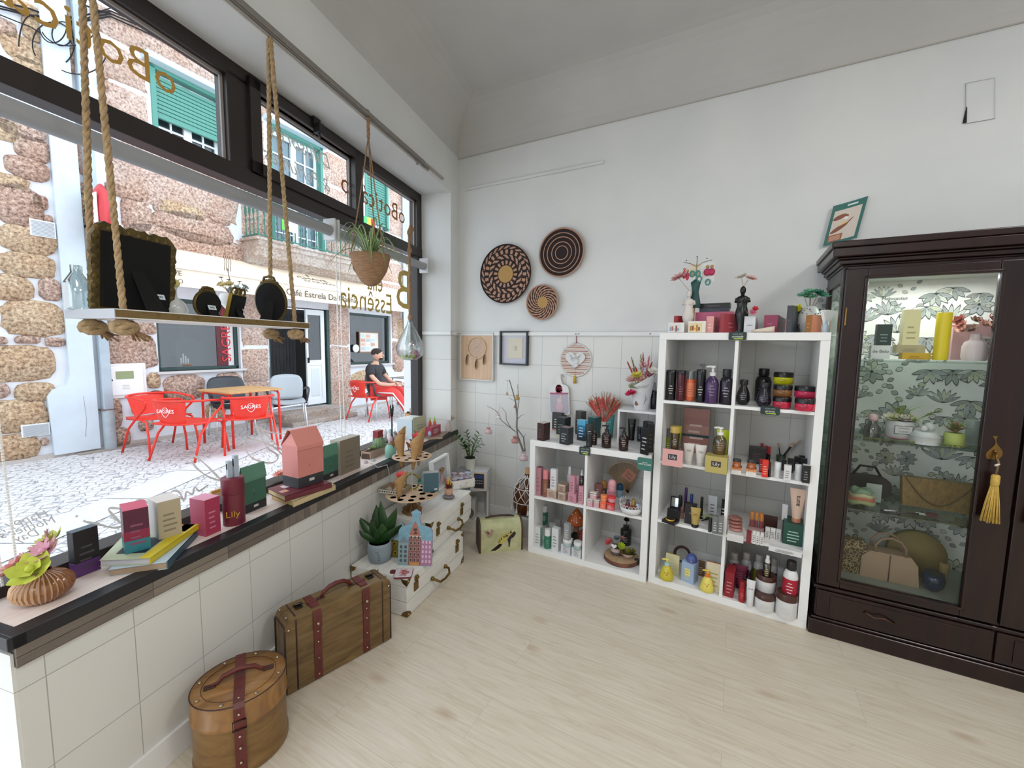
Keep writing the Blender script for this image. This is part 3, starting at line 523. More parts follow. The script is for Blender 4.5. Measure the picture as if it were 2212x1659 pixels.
# illuminated round sign, meter box, vents, cables
sn = thing('round_beer_sign','red white and gold oval lightbox sign sticking out of the facade behind the ropes','sign',tuple(fc(.46,0)),FA)
MB().lathe([(.0001,-.07),(.1,-.062),(.2,-.04),(.25,0),(.2,.04),(.1,.062),(.0001,.07)],mat('#C8343A',.4),32,TR(0,-.42,2.83,0,pi / 2) @ Matrix.Diagonal((1.35,1,1,1))).build('lightbox',sn)
MB().box(-.072,-.066,-.54,-.30,2.62,3.04,mat('#E6DAD6',.5)).box(-.05,.055,-.2,-.17,2.55,3.12,mat('#B79A3A',.4,.4)).text('SAGRES',.10,mat('#C8202A',.5),MTr((-.075,-.42,2.83)) @ MRo(-pi / 2,4,'Z') @ MRo(pi / 2,4,'X') @ MRo(pi / 2,4,'Z'),ext=.001).build('sign_face',sn,); MB().box(-.015,.015,-.2,0,2.9,2.93,M_blk).box(-.015,.015,-.2,0,2.72,2.75,M_blk).build('bracket',sn)
mt_ = thing('meter_cabinet','white meter cabinet with a small window set in the stone wall','meter box',tuple(fc(.72,0)),FA)
MB().box(-.22,.22,-.035,.0,.63,1.08,mat('#E6DEDC',.6)).build('surround',mt_,bevel=.01); MB().box(-.18,.18,-.045,-.035,.67,1.04,mat('#EFEAE8',.5)).build('door',mt_,bevel=.005); MB().box(-.10,.08,-.05,-.045,.88,.98,mat('#8A9468',.3)).build('window',mt_)
ck = MB().lathe([(.012,0),(.012,.006)],M_blk,12,TR(-.145,-.045,.87,pi / 2))
for k in range(3): ck.box(-.04,.03,-.048,-.045,.75 + k * .022,.755 + k * .022,mat('#A8A09C'))
ck.build('lock',mt_)
def vent(px,py,w,h,label):
    t,z = fray(px,py); m = MB().box(-w,w,-.04,0,-h,h,mat('#E4E6E8',.5)); 
    for k in range(11): m.box(-w * .9,w * .9,-.046,-.04,-h * .88 + k * h * .165,-h * .88 + k * h * .165 + h * .05,mat('#9CA0A4'))
    tag(m.build('wall_vent',loc=tuple(fc(t,0,z)),rz=FA),label,'vent')
vent(90,495,.10,.09,'white louvred vent high on the stone wall left of the buttress'); vent(75,928,.11,.07,'white louvred vent near the pavement left of the buttress')
tag(MB().lathe([(.10,0),(.10,.05),(.08,.05),(.08,.0)],mat('#4A3A32',.8),24,TR(0,-.02,0,pi / 2)).lathe([(.08,0),(.0,.02)],M_dk,24,TR(0,-.02,0,pi / 2)).build('wall_opening',loc=tuple(fc(*[1.03,0,.60])),rz=FA),'round dark opening low in the stone wall behind the red chairs','vent')
def cable(pts,r=.008): 
    P = [fray(*p) for p in pts]; out = []
    for i in range(len(P) - 1):
        for k in range(4):
            t = k / 4; out.append((P[i][0] * (1 - t) + P[i + 1][0] * t,-.04 - .01 * sin(i),P[i][1] * (1 - t) + P[i + 1][1] * t))
    out.append((P[-1][0],-.04,P[-1][1])); return out
cbl = 'black cables strung along the top of the facade'
for i,pts in enumerate([[(-60,-10),(60,22),(140,52),(235,32),(330,72),(470,150),(620,260)],[(-60,0),(40,28),(120,60),(235,38),(330,80),(470,158),(620,266)],[(-60,8),(60,36),(130,44),(235,26),(330,66),(470,146),(620,254)],[(-40,20),(60,60),(110,90),(160,70),(200,30),(235,20)],[(120,-20),(160,6),(200,24),(235,30)],[(90,-20),(150,2),(190,18),(235,34)]]):
    tag(MB().tube(cable(pts),.009 if i < 3 else .006,M_blk,5).build('cable',**F0),['thick black cable, highest of the bundle along the top of the facade','thick black cable in the middle of the bundle along the facade top','thick black cable, lowest of the bundle along the facade top','slack black cable crossing the buttress below the bundle','thin black cable rising left of the near rope','thin black cable just below another left of the near rope'][i],'cable')
for i,(cx,cy,rx,ry,a0,a1) in enumerate([(110,100,45,48,2.6,7.2),(128,78,22,26,0,6.3),(60,110,26,70,3.2,4.6),(140,60,60,45,.3,2.8),(160,120,60,46,.2,2.2),(105,60,30,40,5.8,9.2)]):
    P = [(fray(cx + rx * cos(a0 + (a1 - a0) * k / 24),cy + ry * sin(a0 + (a1 - a0) * k / 24))) for k in range(25)]
    tag(MB().tube([(p[0],-.07 - .01 * i,p[1]) for p in P],.006,M_blk,5).build('cable_loop',**F0),'thin black cable loop dangling over the buttress','cable','cable loops hanging over the buttress')
# ---------------------------------------------------------------- white cube shelving units
def cubeunit(name,label,loc,rz,rows,W=.77):
    t = thing(name,label,'shelving unit',loc,rz); H = .0 + rows * .35 + .07 - .0; H = {2: .77,4: 1.47}[rows]; th = .038; D = .39; G = .0004
    MB().box(0,W,0,D,H - th,H,M_white).build('top_panel',t,bevel=.001); MB().box(0,W,0,D,0,th,M_white).build('bottom_panel',t,bevel=.001)
    for x in (0,W - th): MB().box(x,x + th,0,D,th + G,H - th - G,M_white).build('side_panel',t,bevel=.001)
    MB().box(W / 2 - .008,W / 2 + .008,.002,D,th + G,H - th - G,M_white).build('divider',t)
    for k in range(1,rows):
        z = th + (H - 2 * th) * k / rows
        for x0,x1 in ((th + G,W / 2 - .008 - G),(W / 2 + .008 + G,W - th - G)): MB().box(x0,x1,.002,D,z - .008,z + .008,M_white).build('shelf',t)
    return t
KT = ((1.6676,-.3916,0),-.05345); KS = ((.8873,-.4201,0),.01014)
cubeunit('tall_cube_shelf','tall white cube shelving unit with eight compartments beside the dark display cabinet',*KT,4); cubeunit('low_cube_shelf','low white cube shelving unit with four compartments near the corner',*KS,2)
ZT = [.038,.3925,.743,1.0935]; ZT1 = [.038,.3945,.743,1.0915]; ZS = [.038,.393]
# small white box riser on the low unit
rp = on(1346,946,.77); rw = .30
t = thing('cube_riser','open white box riser standing on top of the low shelving unit','box shelf',(rp.x,-.21,.77),.0); H_ = hz(1346,877,rp) - .77
MB().box(0,rw,0,.195,H_ - .014,H_,M_white).build('top_panel',t,bevel=.001)
for x in (0,rw - .012): MB().box(x,x + .012,0,.195,0,H_ - .0145,M_white).build('side_panel',t)
ZR = .77 + H_
# ---------------------------------------------------------------- dark display cabinet
M_mah = wood('mahogany','#120607','#1E0C0C','#28110F',sx=12,sy=12,sz=1.2,rough=.28,scale=1.5,bump=.05); M_brs = mat('#8A6A3C',.35,.9,var=.15)
ct = thing('display_cabinet','tall dark mahogany display cabinet with glazed doors and drawers','cabinet',(2.462,-.432,0),-.0108); CW,CD,CH = 1.22,.415,1.87
MB().box(-.02,CW + .02,-.02,CD,0,.075,M_mah).box(-.012,CW + .012,-.012,CD,.075,.088,M_mah).box(0,CW,0,CD,.088,.235,M_mah).box(-.012,CW + .012,-.014,CD,.235,.25,M_mah).build('plinth',ct,bevel=.006,seg=3)
cn = MB(); 
for z0,z1,e in ((1.765,1.775,.008),(1.775,1.795,.02),(1.795,1.805,.03),(1.805,1.845,.05),(1.845,1.872,.058)): cn.box(-e,CW + e,-e,CD,z0,z1,M_mah)
cn.build('cornice',ct,bevel=.006,seg=3)
cp = MB()
cp.box(0,.02,0,.045,.25,1.765,M_mah).box(0,.02,CD - .05,CD,.25,1.765,M_mah).box(0,.02,.045,CD - .05,.25,.32,M_mah).box(0,.02,.045,CD - .05,1.70,1.765,M_mah); cp.build('side_frame',ct,bevel=.003)
MB().poly([(.01,.045,.32),(.01,CD - .05,.32),(.01,CD - .05,1.70),(.01,.045,1.70)],glass('#E8F4EC',.06,.95)).build('side_pane',ct)
MB().box(CW - .02,CW,0,CD,.25,1.765,M_mah).build('side_panel',ct); MB().box(.0,CW,0.0,.03,1.745,1.768,M_mah).box(CW / 2 - .012,CW / 2 + .012,.0,.03,.25,1.745,M_mah).build('door_surround',ct)
MB().box(.02,CW - .02,.03,CD - .02,1.74,1.76,mat('#B9C4BC',.6)).build('inner_ceiling',ct); MB().box(.02,CW - .02,.03,CD - .02,.27,.295,mat('#7C8478',.6)).build('inner_floor',ct)
led = mat('#F2FFF8',.5,emit=6.0); MB().box(.12,.52,.06,.075,1.728,1.738,led).box(.72,1.1,.06,.075,1.728,1.738,led).build('strip_lamp',ct)
# botanical paper on the back panel
bk = MB(); M_pap = mat('#DEDFD9',.8,var=.05,vs=9); bk.box(.02,CW - .02,CD - .012,CD,.29,1.76,M_pap); LC = [mat(c,.8) for c in ('#B4BAB0','#98A09A','#BCC0A8','#A4ABAC','#C8CCC2','#9EA09A')]; LD = mat('#4C5650',.85); yb = CD - .0125; rr = RND(3)
def lf2(cx,cz,a,L,w,i):
    n = 8; pts = []
    for s_ in (1,-1):
        for k in range(n + 1) if s_ == 1 else range(n,-1,-1):
            u = k / n; ww_ = w * sin(pi * u) ** .8 * s_; pts.append((cx + cos(a) * L * u - sin(a) * ww_,cz + sin(a) * L * u + cos(a) * ww_))
    bk.poly([(x,yb - .0004 - .00005 * i,z) for x,z in pts],LD); mx_ = sum(p[0] for p in pts) / len(pts); mz_ = sum(p[1] for p in pts) / len(pts)
    bk.poly([(mx_ + (x - mx_) * .86,yb - .0006 - .00005 * i,mz_ + (z - mz_) * .80) for x,z in pts],rr.choice(LC)); bk.poly([(cx + cos(a) * L * .05,yb - .0008 - .00005 * i,cz + sin(a) * L * .05 - .0006),(cx + cos(a) * L * .85,yb - .0008 - .00005 * i,cz + sin(a) * L * .85 - .0003),(cx + cos(a) * L * .85,yb - .0008 - .00005 * i,cz + sin(a) * L * .85 + .0003),(cx + cos(a) * L * .05,yb - .0008 - .00005 * i,cz + sin(a) * L * .05 + .0006)],LD)
for gx in range(13):
    for gz in range(14):
        cx = .05 + gx * .092 + rr.uniform(-.03,.03); cz = .33 + gz * .105 + rr.uniform(-.03,.03); kd = rr.randrange(4); L = rr.uniform(.05,.085); i = (gx * 11 + gz) % 30
        if kd == 0: [lf2(cx,cz,2 * pi * k / 9,L * .8,L * .2,i) for k in range(9)]
        elif kd == 1: [lf2(cx,cz - .03,radians(90 + (k - 3) * 20),L * 1.1,L * .12,i) for k in range(7)]
        elif kd == 2: [lf2(cx + .01 * k * (1 if k % 2 else -1),cz - .03 + .016 * k,radians(30 if k % 2 else 150),L * .45,L * .16,i) for k in range(6)]
        else: [lf2(cx,cz,radians(200 + 28 * k),L,L * .16,i) for k in range(6)]
bk.text('Melocactus',.022,mat('#3A403C'),frontM(.28,CD - .018,1.655)).build('papered_back_panel',ct)
bk2 = MB(); [bk2.box(.022,.024,.05 + .04 * k,.07 + .04 * k,.3,1.7,M_pap) for k in range(0)]
for x0,x1 in ((.006,CW / 2 - .004),(CW / 2 + .004,CW - .006)):
    dm = MB(); gx0,gx1 = (.086,.493) if x0 < .1 else (CW - .493,CW - .086); z0,z1 = .262,1.752
    dm.box(x0,gx0,-.022,0,z0,z1,M_mah).box(gx1,x1,-.022,0,z0,z1,M_mah).box(gx0,gx1,-.022,0,z0,.305,M_mah).box(gx0,gx1,-.022,0,1.705,z1,M_mah)
    d_ = dm.build('door',ct,bevel=.004); MB().poly([(gx0,-.010,.305),(gx1,-.010,.305),(gx1,-.010,1.705),(gx0,-.010,1.705)],glass('#FFFFFF',.06,.98)).build('pane',d_)
    be = MB()
    for a_ in ((gx0 - .012,gx0),(gx1,gx1 + .012)): be.box(a_[0],a_[1],-.030,-.022,.293,1.717,M_mah)
    for a_ in ((.293,.305),(1.705,1.717)): be.box(gx0 - .012,gx1 + .012,-.030,-.022,a_[0],a_[1],M_mah)
    be.build('glazing_bead',d_,bevel=.003); lx = .536 if x0 < .1 else CW - .536
    lk = MB(); lk.plate([(lx + .012 * sin(k * .7) + (.012 if k < 9 else -.012),.955 + .012 * (k if k < 9 else 17 - k)) for k in range(18)],-.003,M_brs,TR(0,-.022,0)).tube([(lx,-.025,.985),(lx,-.045,.975),(lx,-.045,.955)],.004,M_brs); lk.ball((lx,-.03,.99),.006,M_brs).build('lock_plate',d_)
    hg = MB().cyl(x0 + .012 if x0 < .1 else x1 - .012,-.024,1.50,1.58,.004,M_brs,8); hg.build('hinge',d_)
    dw = MB().box(x0,x1,-.014,0,.096,.228,M_mah).box(x0 + .05,x1 - .05,-.018,-.014,.112,.212,M_mah); dr2 = dw.build('drawer',ct,bevel=.004); xm = .238 if x0 < .1 else CW - .28
    MB().tube([(xm - .055,-.02,.172),(xm - .045,-.03,.176),(xm - .02,-.035,.165),(xm,-.036,.172),(xm + .02,-.035,.172),(xm + .045,-.03,.160),(xm + .055,-.02,.156)],.0035,mat('#5A4236',.35,.8)).build('handle',dr2)
GS = glass('#E4F2EC',.3,.93)
for z in (1.345,.972,.64): MB().box(.022,CW - .022,.035,CD - .016,z - .006,z,GS).build('glass_shelf',ct)
def tassel(x,label):
    t = thing('tassel',label,'tassel',(2.462 + x,-.432 - .060,.70),0); M_t = mat('#C2A04A',.7,var=.12,vs=60)
    MB().tube([(0,0,.2),(.004,.0,.25),(.0,.02,.275)],.0035,mat('#7A6248',.7)).tube([(-.006,0,.235),(.006,0,.245)],.004,mat('#D8D0C0',.5)).build('cord',t); MB().lathe([(.010,.155),(.013,.16),(.013,.195),(.008,.2)],M_t,16).build('head',t)
    k = MB(); 
    for i in range(46): a = i * 2.4; r = .030 * sqrt(i / 46); k.tube([(r * .35 * cos(a),r * .35 * sin(a) * .6,.158),(r * .7 * cos(a),r * .6 * sin(a),.08),(r * cos(a),r * .7 * sin(a),.0 + random.uniform(0,.008))],.0022,M_t,5)
    k.build('fringe',t)
tassel(.536,'golden tassel hanging from the lock of the near left cabinet door'); tassel(CW - .55,'golden tassel cut by the right edge, on the second cabinet door')
# poster on the wall over the cabinet
pc = [plane(x,y,(0,1,0),-.012) for x,y in ((1800,446),(1875,424),(1849,516),(1777,533))]
pw = (pc[1] - pc[0]).length; ph = (pc[3] - pc[0]).length; pa = atan2((pc[1] - pc[0]).z,(pc[1] - pc[0]).x); mp = MB(); TLv,ux,uz = pc[0],(pc[1] - pc[0]),(pc[3] - pc[0])
def PQ(u,v,e=0): q = TLv + ux * u + uz * v; return (q.x,q.y - .014 * (u - .5) ** 2 * 4 * .5 - e,q.z)
def pquad(u0,u1,v0,v1,mt,e=.0006): mp.sheet([[PQ(u0 + (u1 - u0) * i / 8,v,e) for i in range(9)] for v in (v0,(v0 + v1) / 2,v1)],mt,sm=False)
pquad(0,1,0,1,mat('#2C6B64',.5),0); pquad(.10,.90,.16,.93,mat('#D8CCC0',.6)); pquad(.10,.52,.76,.93,mat('#A8684A',.6),.0012); pquad(.45,.75,.06,.10,mat('#D8E4E0',.6),.0012)
def pblob(cu,cv,a,b,mt,rot=0,e=.0014): mp.poly([PQ(cu + a * cos(t_) * cos(rot) - b * sin(t_) * sin(rot),cv + a * cos(t_) * sin(rot) + b * sin(t_) * cos(rot),e) for t_ in [k * pi / 8 for k in range(16)]],mt)
SKD = mat('#8A5440',.6); pblob(.30,.34,.20,.06,SKD,-.15); pblob(.46,.32,.12,.03,SKD,.25,.0016); pblob(.36,.62,.26,.06,SKD,-.35); pblob(.62,.50,.14,.018,SKD,-.7,.0016); pblob(.45,.52,.13,.045,mat('#E0C48A',.6),-.3,.0018); pblob(.5,.40,.06,.03,mat('#F2EEE6',.6),0,.002)
for k in range(4): pquad(.14,.46,.80 + .03 * k,.81 + .03 * k,mat('#E8CDB8',.6),.0018)
tag(mp.build('wall_poster'),'curling teal-bordered paper poster of hands, taped above the dark cabinet','poster')
# ---------------------------------------------------------------- trunks and cases by the window wall
M_ww = wood('white_boards','#D9D8D2','#E9E8E3',sx=2,sy=8,sz=8,rough=.55,scale=2,bump=.25); M_blkgap = mat('#A8A69F',.9); M_ob = mat('#7A6132',.4,.8,var=.25,vs=30)
def whitecase(name,label,n,f,wd,z,h,lid):
    n = Vector(n); f = Vector(f); L = (f - n).length; a = atan2((f - n).y,(f - n).x) - pi; rz = a + pi
    # local: x along the front face (n->f), y away from the room
    t = thing(name,label,'suitcase',(n.x,n.y,z),rz); g = .0012
    for nm,z0,z1 in (('body',0,lid - .002),('lid',lid + .001,h)):
        m = MB(); m.box(.001,L - .001,.001,wd - .001,z0 + .001,z1 - .001,M_blkgap)
        k = 2 if nm == 'body' else 1; hh = (z1 - z0) / k
        for i in range(k): m.box(0,L,0,wd,z0 + i * hh + (g if i else 0),z0 + (i + 1) * hh - (g if i < k - 1 else 0),M_ww)
        if nm == 'lid':
            m.box(.002,L - .002,.002,wd - .002,h - .001,h + .0005,M_blkgap)
            for i in range(4): m.box(.001,L - .001,wd * i / 4 + g,wd * (i + 1) / 4 - g,h,h + .003,M_ww)
        m.build(nm,t,bevel=.0025)
    for x in (0,L):
        for zc in ((0,h) if wd < .5 else (0,h)):
            for y in (0,wd):
                s_ = 1 if zc == 0 else -1; c = MB(); e = .003; sx = 1 if x == 0 else -1; sy = 1 if y == 0 else -1; zz = zc + (.002 if zc == 0 else .001); w = .035
                vs = [(x - e * sx,y - e * sy,zz),(x + w * sx,y - e * sy,zz),(x + w * .7 * sx,y - e * sy,zz + w * .55 * s_),(x - e * sx,y - e * sy,zz + w * s_),(x - e * sx,y + w * .7 * sy,zz + w * .55 * s_),(x - e * sx,y + w * sy,zz)]
                c.add(vs,[(0,1,2,3),(0,3,4,5)],M_ob); c.ball((x + w * .3 * sx,y - e * sy,zz + w * .3 * s_),.004,mat('#C8C0A8',.3,.9),8); o = c.build('corner_guard',t); 
                if zc == 0 and False: pass
    for x in (.13 * L,.86 * L) if h > .19 else (.42 * L,.95 * L) if False else (.15 * L,.72 * L): 
        c = MB().box(x - .018,x + .018,-.006,0,lid - .05,lid - .004,M_ob).box(x - .012,x + .012,-.010,0,lid + .004,lid + .030,M_ob).ball((x,-.012,lid + .022),.010,M_ob,10); c.build('latch',t,bevel=.002)
    hm = MB(); hx = L * .5; hzz = lid * .55; hm.tube([(hx - .07,-.004,hzz),(hx - .068,-.03,hzz - .004),(hx - .05,-.045,hzz - .02),(hx,-.048,hzz - .026),(hx + .05,-.045,hzz - .02),(hx + .068,-.03,hzz - .004),(hx + .07,-.004,hzz)],.007,M_ob); hm.ball((hx - .07,-.006,hzz),.012,M_ob).ball((hx + .07,-.006,hzz),.012,M_ob); hm.build('handle',t)
    return t
whitecase('wooden_suitcase','larger white painted wooden suitcase with brass latches, lower of the two',(.656,-1.343,0),(.586,-.752,0),.355,.002,.198,.155)
whitecase('wooden_suitcase','white painted wooden suitcase stacked on top of the other white one',(.60,-1.09,0),(.507,-.545,0),.35,.2045,.182,.128)
ZW = .2045 + .182 + .003; ZB = .2035
# brown vintage suitcase
M_bw = wood('varnished_brown','#564022','#6E5632','#7E653C',sx=3,sy=3,sz=20,rough=.35,scale=2,bump=.2); M_red = mat('#5E2420',.45,bump=.3,bs=120,var=.15,vs=20); M_dkl = mat('#3A2420',.5,bump=.3,bs=80); M_stud = mat('#B5A890',.25,.9)
t = thing('brown_suitcase','brown vintage suitcase with dark red leather straps standing on edge','suitcase',(.578,-1.937,0),atan2(.44,.121)); L,D,H = .46,.115,.312
def caseprof(y0,y1,x0,x1,h,r=.035):
    ring = [(x0,.006),(x1,.006)]; 
    for k in range(7): a = pi / 2 * k / 6; ring.append((x1 - r + r * cos(a),h - r + r * sin(a)))
    for k in range(7): a = pi / 2 + pi / 2 * k / 6; ring.append((x0 + r + r * cos(a),h - r + r * sin(a)))
    return ring
MB().plate(caseprof(0,D,.004,L - .004,H),D * .62,M_bw,TR(0,.0,0)).build('body',t,bevel=.008,seg=3); MB().plate(caseprof(0,D,.004,L - .004,H),D * .35,M_bw,TR(0,D * .65,0)).build('lid',t,bevel=.006,seg=3)
for x0,x1,nm in ((0,.008,0),(L - .008,L,0),(.042,.048,1),(L - .048,L - .042,1)): 
    rg_ = MB(); e_ = .028 if nm == 0 else 0; pth = [(x0,.001,.008),(x0,.001,H - .012 - e_),(x0,.008,H - e_ - .001),(x0,D - .008,H - e_ - .001),(x0,D - .001,H - .012 - e_),(x0,D - .001,.008)]
    for a,b_ in zip(pth[:-1],pth[1:]): pass
    rg_.tube([(x0 + .003,y,z) for _,y,z in pth],.0035,M_dkl,6); rg_.build('edge_trim',t)
for xc in (.125,.335):
    s_ = MB(); w = .015; prf = [(-.003,.01),(-.003,H - .028),(.004,H - .006),(.018,H + .003),(D - .01,H + .003),(D + .003,H - .03),(D + .003,.01)]
    s_.sheet([[(xc - w,y,z) for y,z in prf],[(xc + w,y,z) for y,z in prf]],M_red,sm=False).sheet([[(xc + w * 1.1,y - .002,z) for y,z in [(-.004,H - .085),(-.004,H - .028),(.004,H - .003),(.05,H + .006)]],[(xc - w * 1.1,y - .002,z) for y,z in [(-.004,H - .085),(-.004,H - .028),(.004,H - .003),(.05,H + .006)]]],M_red,sm=False)
    sp_ = s_.build('strap',t); sp_m = sp_.modifiers.new('s','SOLIDIFY'); sp_m.thickness = .003; sp_m.offset = 0
    MB().box(xc - .021,xc + .021,.045,.062,H + .002,H + .010,M_red).build('strap_keeper',sp_,bevel=.002)
    sd_ = MB(); [sd_.ball((xc,-.006,z),.0042,M_stud,8) for z in (.03,.10,.17,.215)]; sd_.ball((xc,-.010,H - .062),.007,M_stud,10); sd_.build('studs',sp_)['kind'] = 'stuff'
for xc in (.075,L - .075): MB().box(xc - .014,xc + .014,.045,.085,H,H + .006,mat('#3A3530',.35,.8)).tube([(xc - .016,.07,H + .01),(xc + .016,.06,H + .012)],.005,mat('#4A443C',.3,.9)).build('latch',t,bevel=.002)
MB().tube([(.165,.058,H + .004),(.175,.058,H + .02),(.20,.058,H + .036),(.23,.058,H + .040),(.262,.058,H + .036),(.285,.058,H + .02),(.295,.058,H + .004)],[.006,.008,.009,.010,.009,.008,.006],M_red,8).build('handle',t); MB().box(.150,.178,.05,.066,H,H + .005,M_dkl).box(.282,.31,.05,.066,H,H + .005,M_dkl).build('handle_mounts',t,bevel=.002)
for x in (.016,L - .016):
    for y in (.022,D - .022): MB().ball((x,y,H - .001),.005,M_stud,8).build('rivet',t)
    MB().ball((x + .0,-.003,H - .04),.006,M_stud,8).build('rivet',t)
# hat box
t = thing('hat_box','round brown wooden hat box with a red leather strap, nearest to the viewer','box',(.635,-2.130,0),1.05); a_,b_ = .137,.122
M_hb = wood('hatbox_wood','#76522E','#92693C','#A67C4A',sx=4,sy=14,sz=4,rough=.35,scale=2,bump=.15); M_hb2 = wood('hatbox_side','#5E4222','#7A5A30','#8A6A3A',sx=4,sy=4,sz=14,rough=.35,scale=2)
MB().lathe([(1,0.004),(1.01,.006),(1.01,.03),(1,.032),(.985,.05),(.985,.20)],M_hb2,48,Matrix.Diagonal((a_,b_,1,1))).build('body',t); MB().lathe([(1.01,.170),(1.02,.172),(1.02,.188),(1.0,.19),(1.0,.248),(.99,.252),(.3,.2525)],M_hb,48,Matrix.Diagonal((a_,b_,1,1))).build('lid',t)
MB().tube([(a_ * 1.0 * cos(k * pi / 20),b_ * 1.0 * sin(k * pi / 20),.251) for k in range(40)],.002,M_dkl,5,closed=True).tube([(a_ * .78 * cos(k * pi / 20),b_ * .78 * sin(k * pi / 20),.2528) for k in range(40)],.0008,M_dkl,4,closed=True).build('lid_trim',t)
s_ = MB(); w = .015; pr = [(-b_ - .004,.01),(-b_ - .004,.16),(-b_ - .006,.245),(-b_ + .004,.255),(0,.2565),(b_ - .004,.255),(b_ + .004,.24),(b_ + .004,.02)]; s_.sheet([[(-w,y,z) for y,z in pr],[(w,y,z) for y,z in pr]],M_red,sm=False); so = s_.build('strap',t); so.modifiers.new('s','SOLIDIFY').thickness = .003
MB().tube([(-.018,-b_ - .010,.175),(.018,-b_ - .010,.175),(.018,-b_ - .010,.205),(-.018,-b_ - .010,.205)],.0022,mat('#2E2A28',.3,.9),6,closed=True).build('buckle',so); q_ = MB(); [q_.ball((0,-b_ - .009,z),.0045,M_stud,8) for z in (.03,.06,.11,.15,.225)]; q_.ball((0,-b_ + .02,.259),.004,M_stud,8); x_ = q_.build('studs',so); x_['kind'] = 'stuff'
MB().tube([(-.085,.0,.257),(-.06,.0,.262),(-.045,.0,.278),(0,.0,.288),(.045,.0,.278),(.06,.0,.262),(.085,.0,.257)],[.004,.006,.008,.009,.008,.006,.004],M_red,8,M=Matrix.Diagonal((1,1,1,1))).build('handle',t); MB().box(-.10,-.066,-.010,.010,.253,.259,M_dkl).box(.066,.10,-.010,.010,.253,.259,M_dkl).build('handle_mounts',t,bevel=.003)
for k in range(8): a = 2 * pi * (k + .5) / 8; MB().ball((a_ * .89 * cos(a),b_ * .89 * sin(a),.2535),.0065,M_stud,8,sz=.6).build('rivet',t)
# small green chest painted with a high-heeled shoe
t = thing('shoe_chest','small domed green chest painted with a leopard high-heeled shoe','chest',(.621,-.615,0),atan2(.193,.22)); L,D,H = .30,.16,.215
M_gc = mat('#A9AC80',.7,var=.12,vs=14,col2='#BFBE94'); prof = [(0,0),(0,.135)] + [(D / 2 - D / 2 * cos(a),.135 + .075 * sin(a)) for a in [pi * k / 10 for k in range(1,10)]] + [(D,.135),(D,0)]
def extr(m,x0,x1,sc,mt): 
    P = [((y - D / 2) * sc + D / 2,z * sc) for y,z in prof]; n = len(P); m.add([(x0,y,z) for y,z in P] + [(x1,y,z) for y,z in P],[tuple(range(n)),tuple(range(n,2 * n))[::-1]] + [(i,n + i,n + (i + 1) % n,(i + 1) % n) for i in range(n)],mt)
m = MB(); extr(m,.012,L - .012,1,M_gc); m.build('body',t); M_wl = mat('#4A3228',.5,var=.2)
for x in (0,L - .012): m = MB(); extr(m,x,x + .012,1.03,M_wl); m.build('end_trim',t,bevel=.002)
sh = MB(); F_ = lambda pts,mt,e=.001: sh.poly([(x,-e,z) for x,z in pts],mt); DK = mat('#2E2028',.6)
F_([(.075,.012),(.11,.012),(.14,.03),(.155,.06),(.165,.10),(.20,.128),(.245,.135),(.25,.118),(.235,.095),(.215,.085),(.21,.05),(.207,.03),(.20,.03),(.198,.06),(.19,.085),(.168,.082),(.15,.04),(.12,.02)][::1],DK)
F_([(.125,.085),(.13,.06),(.155,.055),(.185,.075),(.20,.10),(.235,.135),(.20,.14),(.155,.12)],mat('#B8B060',.6),.002); rr = RND(2)
for k in range(26):
    u,v = rr.random(),rr.random(); x = .13 + .09 * u; z = .065 + .06 * u + .02 * v + .0; r_ = .004; sh.add([(x + r_ * cos(a) * rr.uniform(.6,1.2),-.0026,z + r_ * sin(a)) for a in [k2 * pi / 3 for k2 in range(6)]],[tuple(range(6))],DK)
F_([(.05,.12),(.035,.15),(.05,.16),(.075,.14),(.08,.165),(.10,.15),(.085,.12),(.07,.105)],mat('#A58878',.6),.0015); F_([(.06,.128),(.048,.145),(.055,.15),(.07,.138)],mat('#5A3A30'),.002); sh.build('painted_shoe',t)
MB().tube([(.05,.07,.215),(.08,.07,.222),(.15,.07,.226),(.22,.07,.222),(.25,.07,.215)],[.004,.007,.007,.007,.004],M_dkl,6).build('handle',t)
# white corner stand, stereo, speaker, plant
SA = radians(40); cx_,cy_ = .385,-.115
t = thing('corner_stand','small open white box stand in the corner under the stereo','stand',(cx_ - .30 * cos(SA),cy_ - .30 * sin(SA),0),SA)
MB().box(.0,.30,0,.13,.235,.25,M_white).build('top_panel',t); MB().box(.0,.30,0,.13,.0,.015,M_white).build('bottom_panel',t); MB().box(.285,.30,0,.13,.0155,.2345,M_white).build('side_panel',t); MB().box(.0,.015,0,.13,.0155,.2345,M_white).build('side_panel',t)
sp = thing('stereo','silver mini stereo with a blue display on the corner stand','stereo',(cx_ - .155 * cos(SA) + .01 * sin(SA) - .0,cy_ - .155 * sin(SA) - .005,.251),SA - .35); M_sil = mat('#D2D2D4',.35,.1)
MB().rbox(-.0,.14,0,.13,0,.155,.012,M_sil).build('case',sp,bevel=.004); MB().box(.035,.118,-.003,0,.02,.14,mat('#C8903A',.5)).box(.039,.114,-.005,0,.024,.136,mat('#2E2E32',.4)).build('control_panel',sp)
MB().box(.045,.108,-.007,-.003,.098,.13,mat('#3A4A78',.2)).build('display',sp); bt_ = MB(); [bt_.cyl(.052 + .016 * i,0,0,.0,.003,M_sil) if 0 else bt_.lathe([(.0035,0),(.0025,.003)],mat('#E6E6E8',.3),8,TR(.052 + .016 * i,-.005,.082 - .020 * j,pi / 2)) for i in range(4) for j in range(2)]; x_ = bt_.build('buttons',sp); x_['kind'] = 'stuff'
MB().box(-.11,-.006,.01,.13,0,.15,mat('#8C8E90',.5)).build('side_unit',sp,bevel=.004)
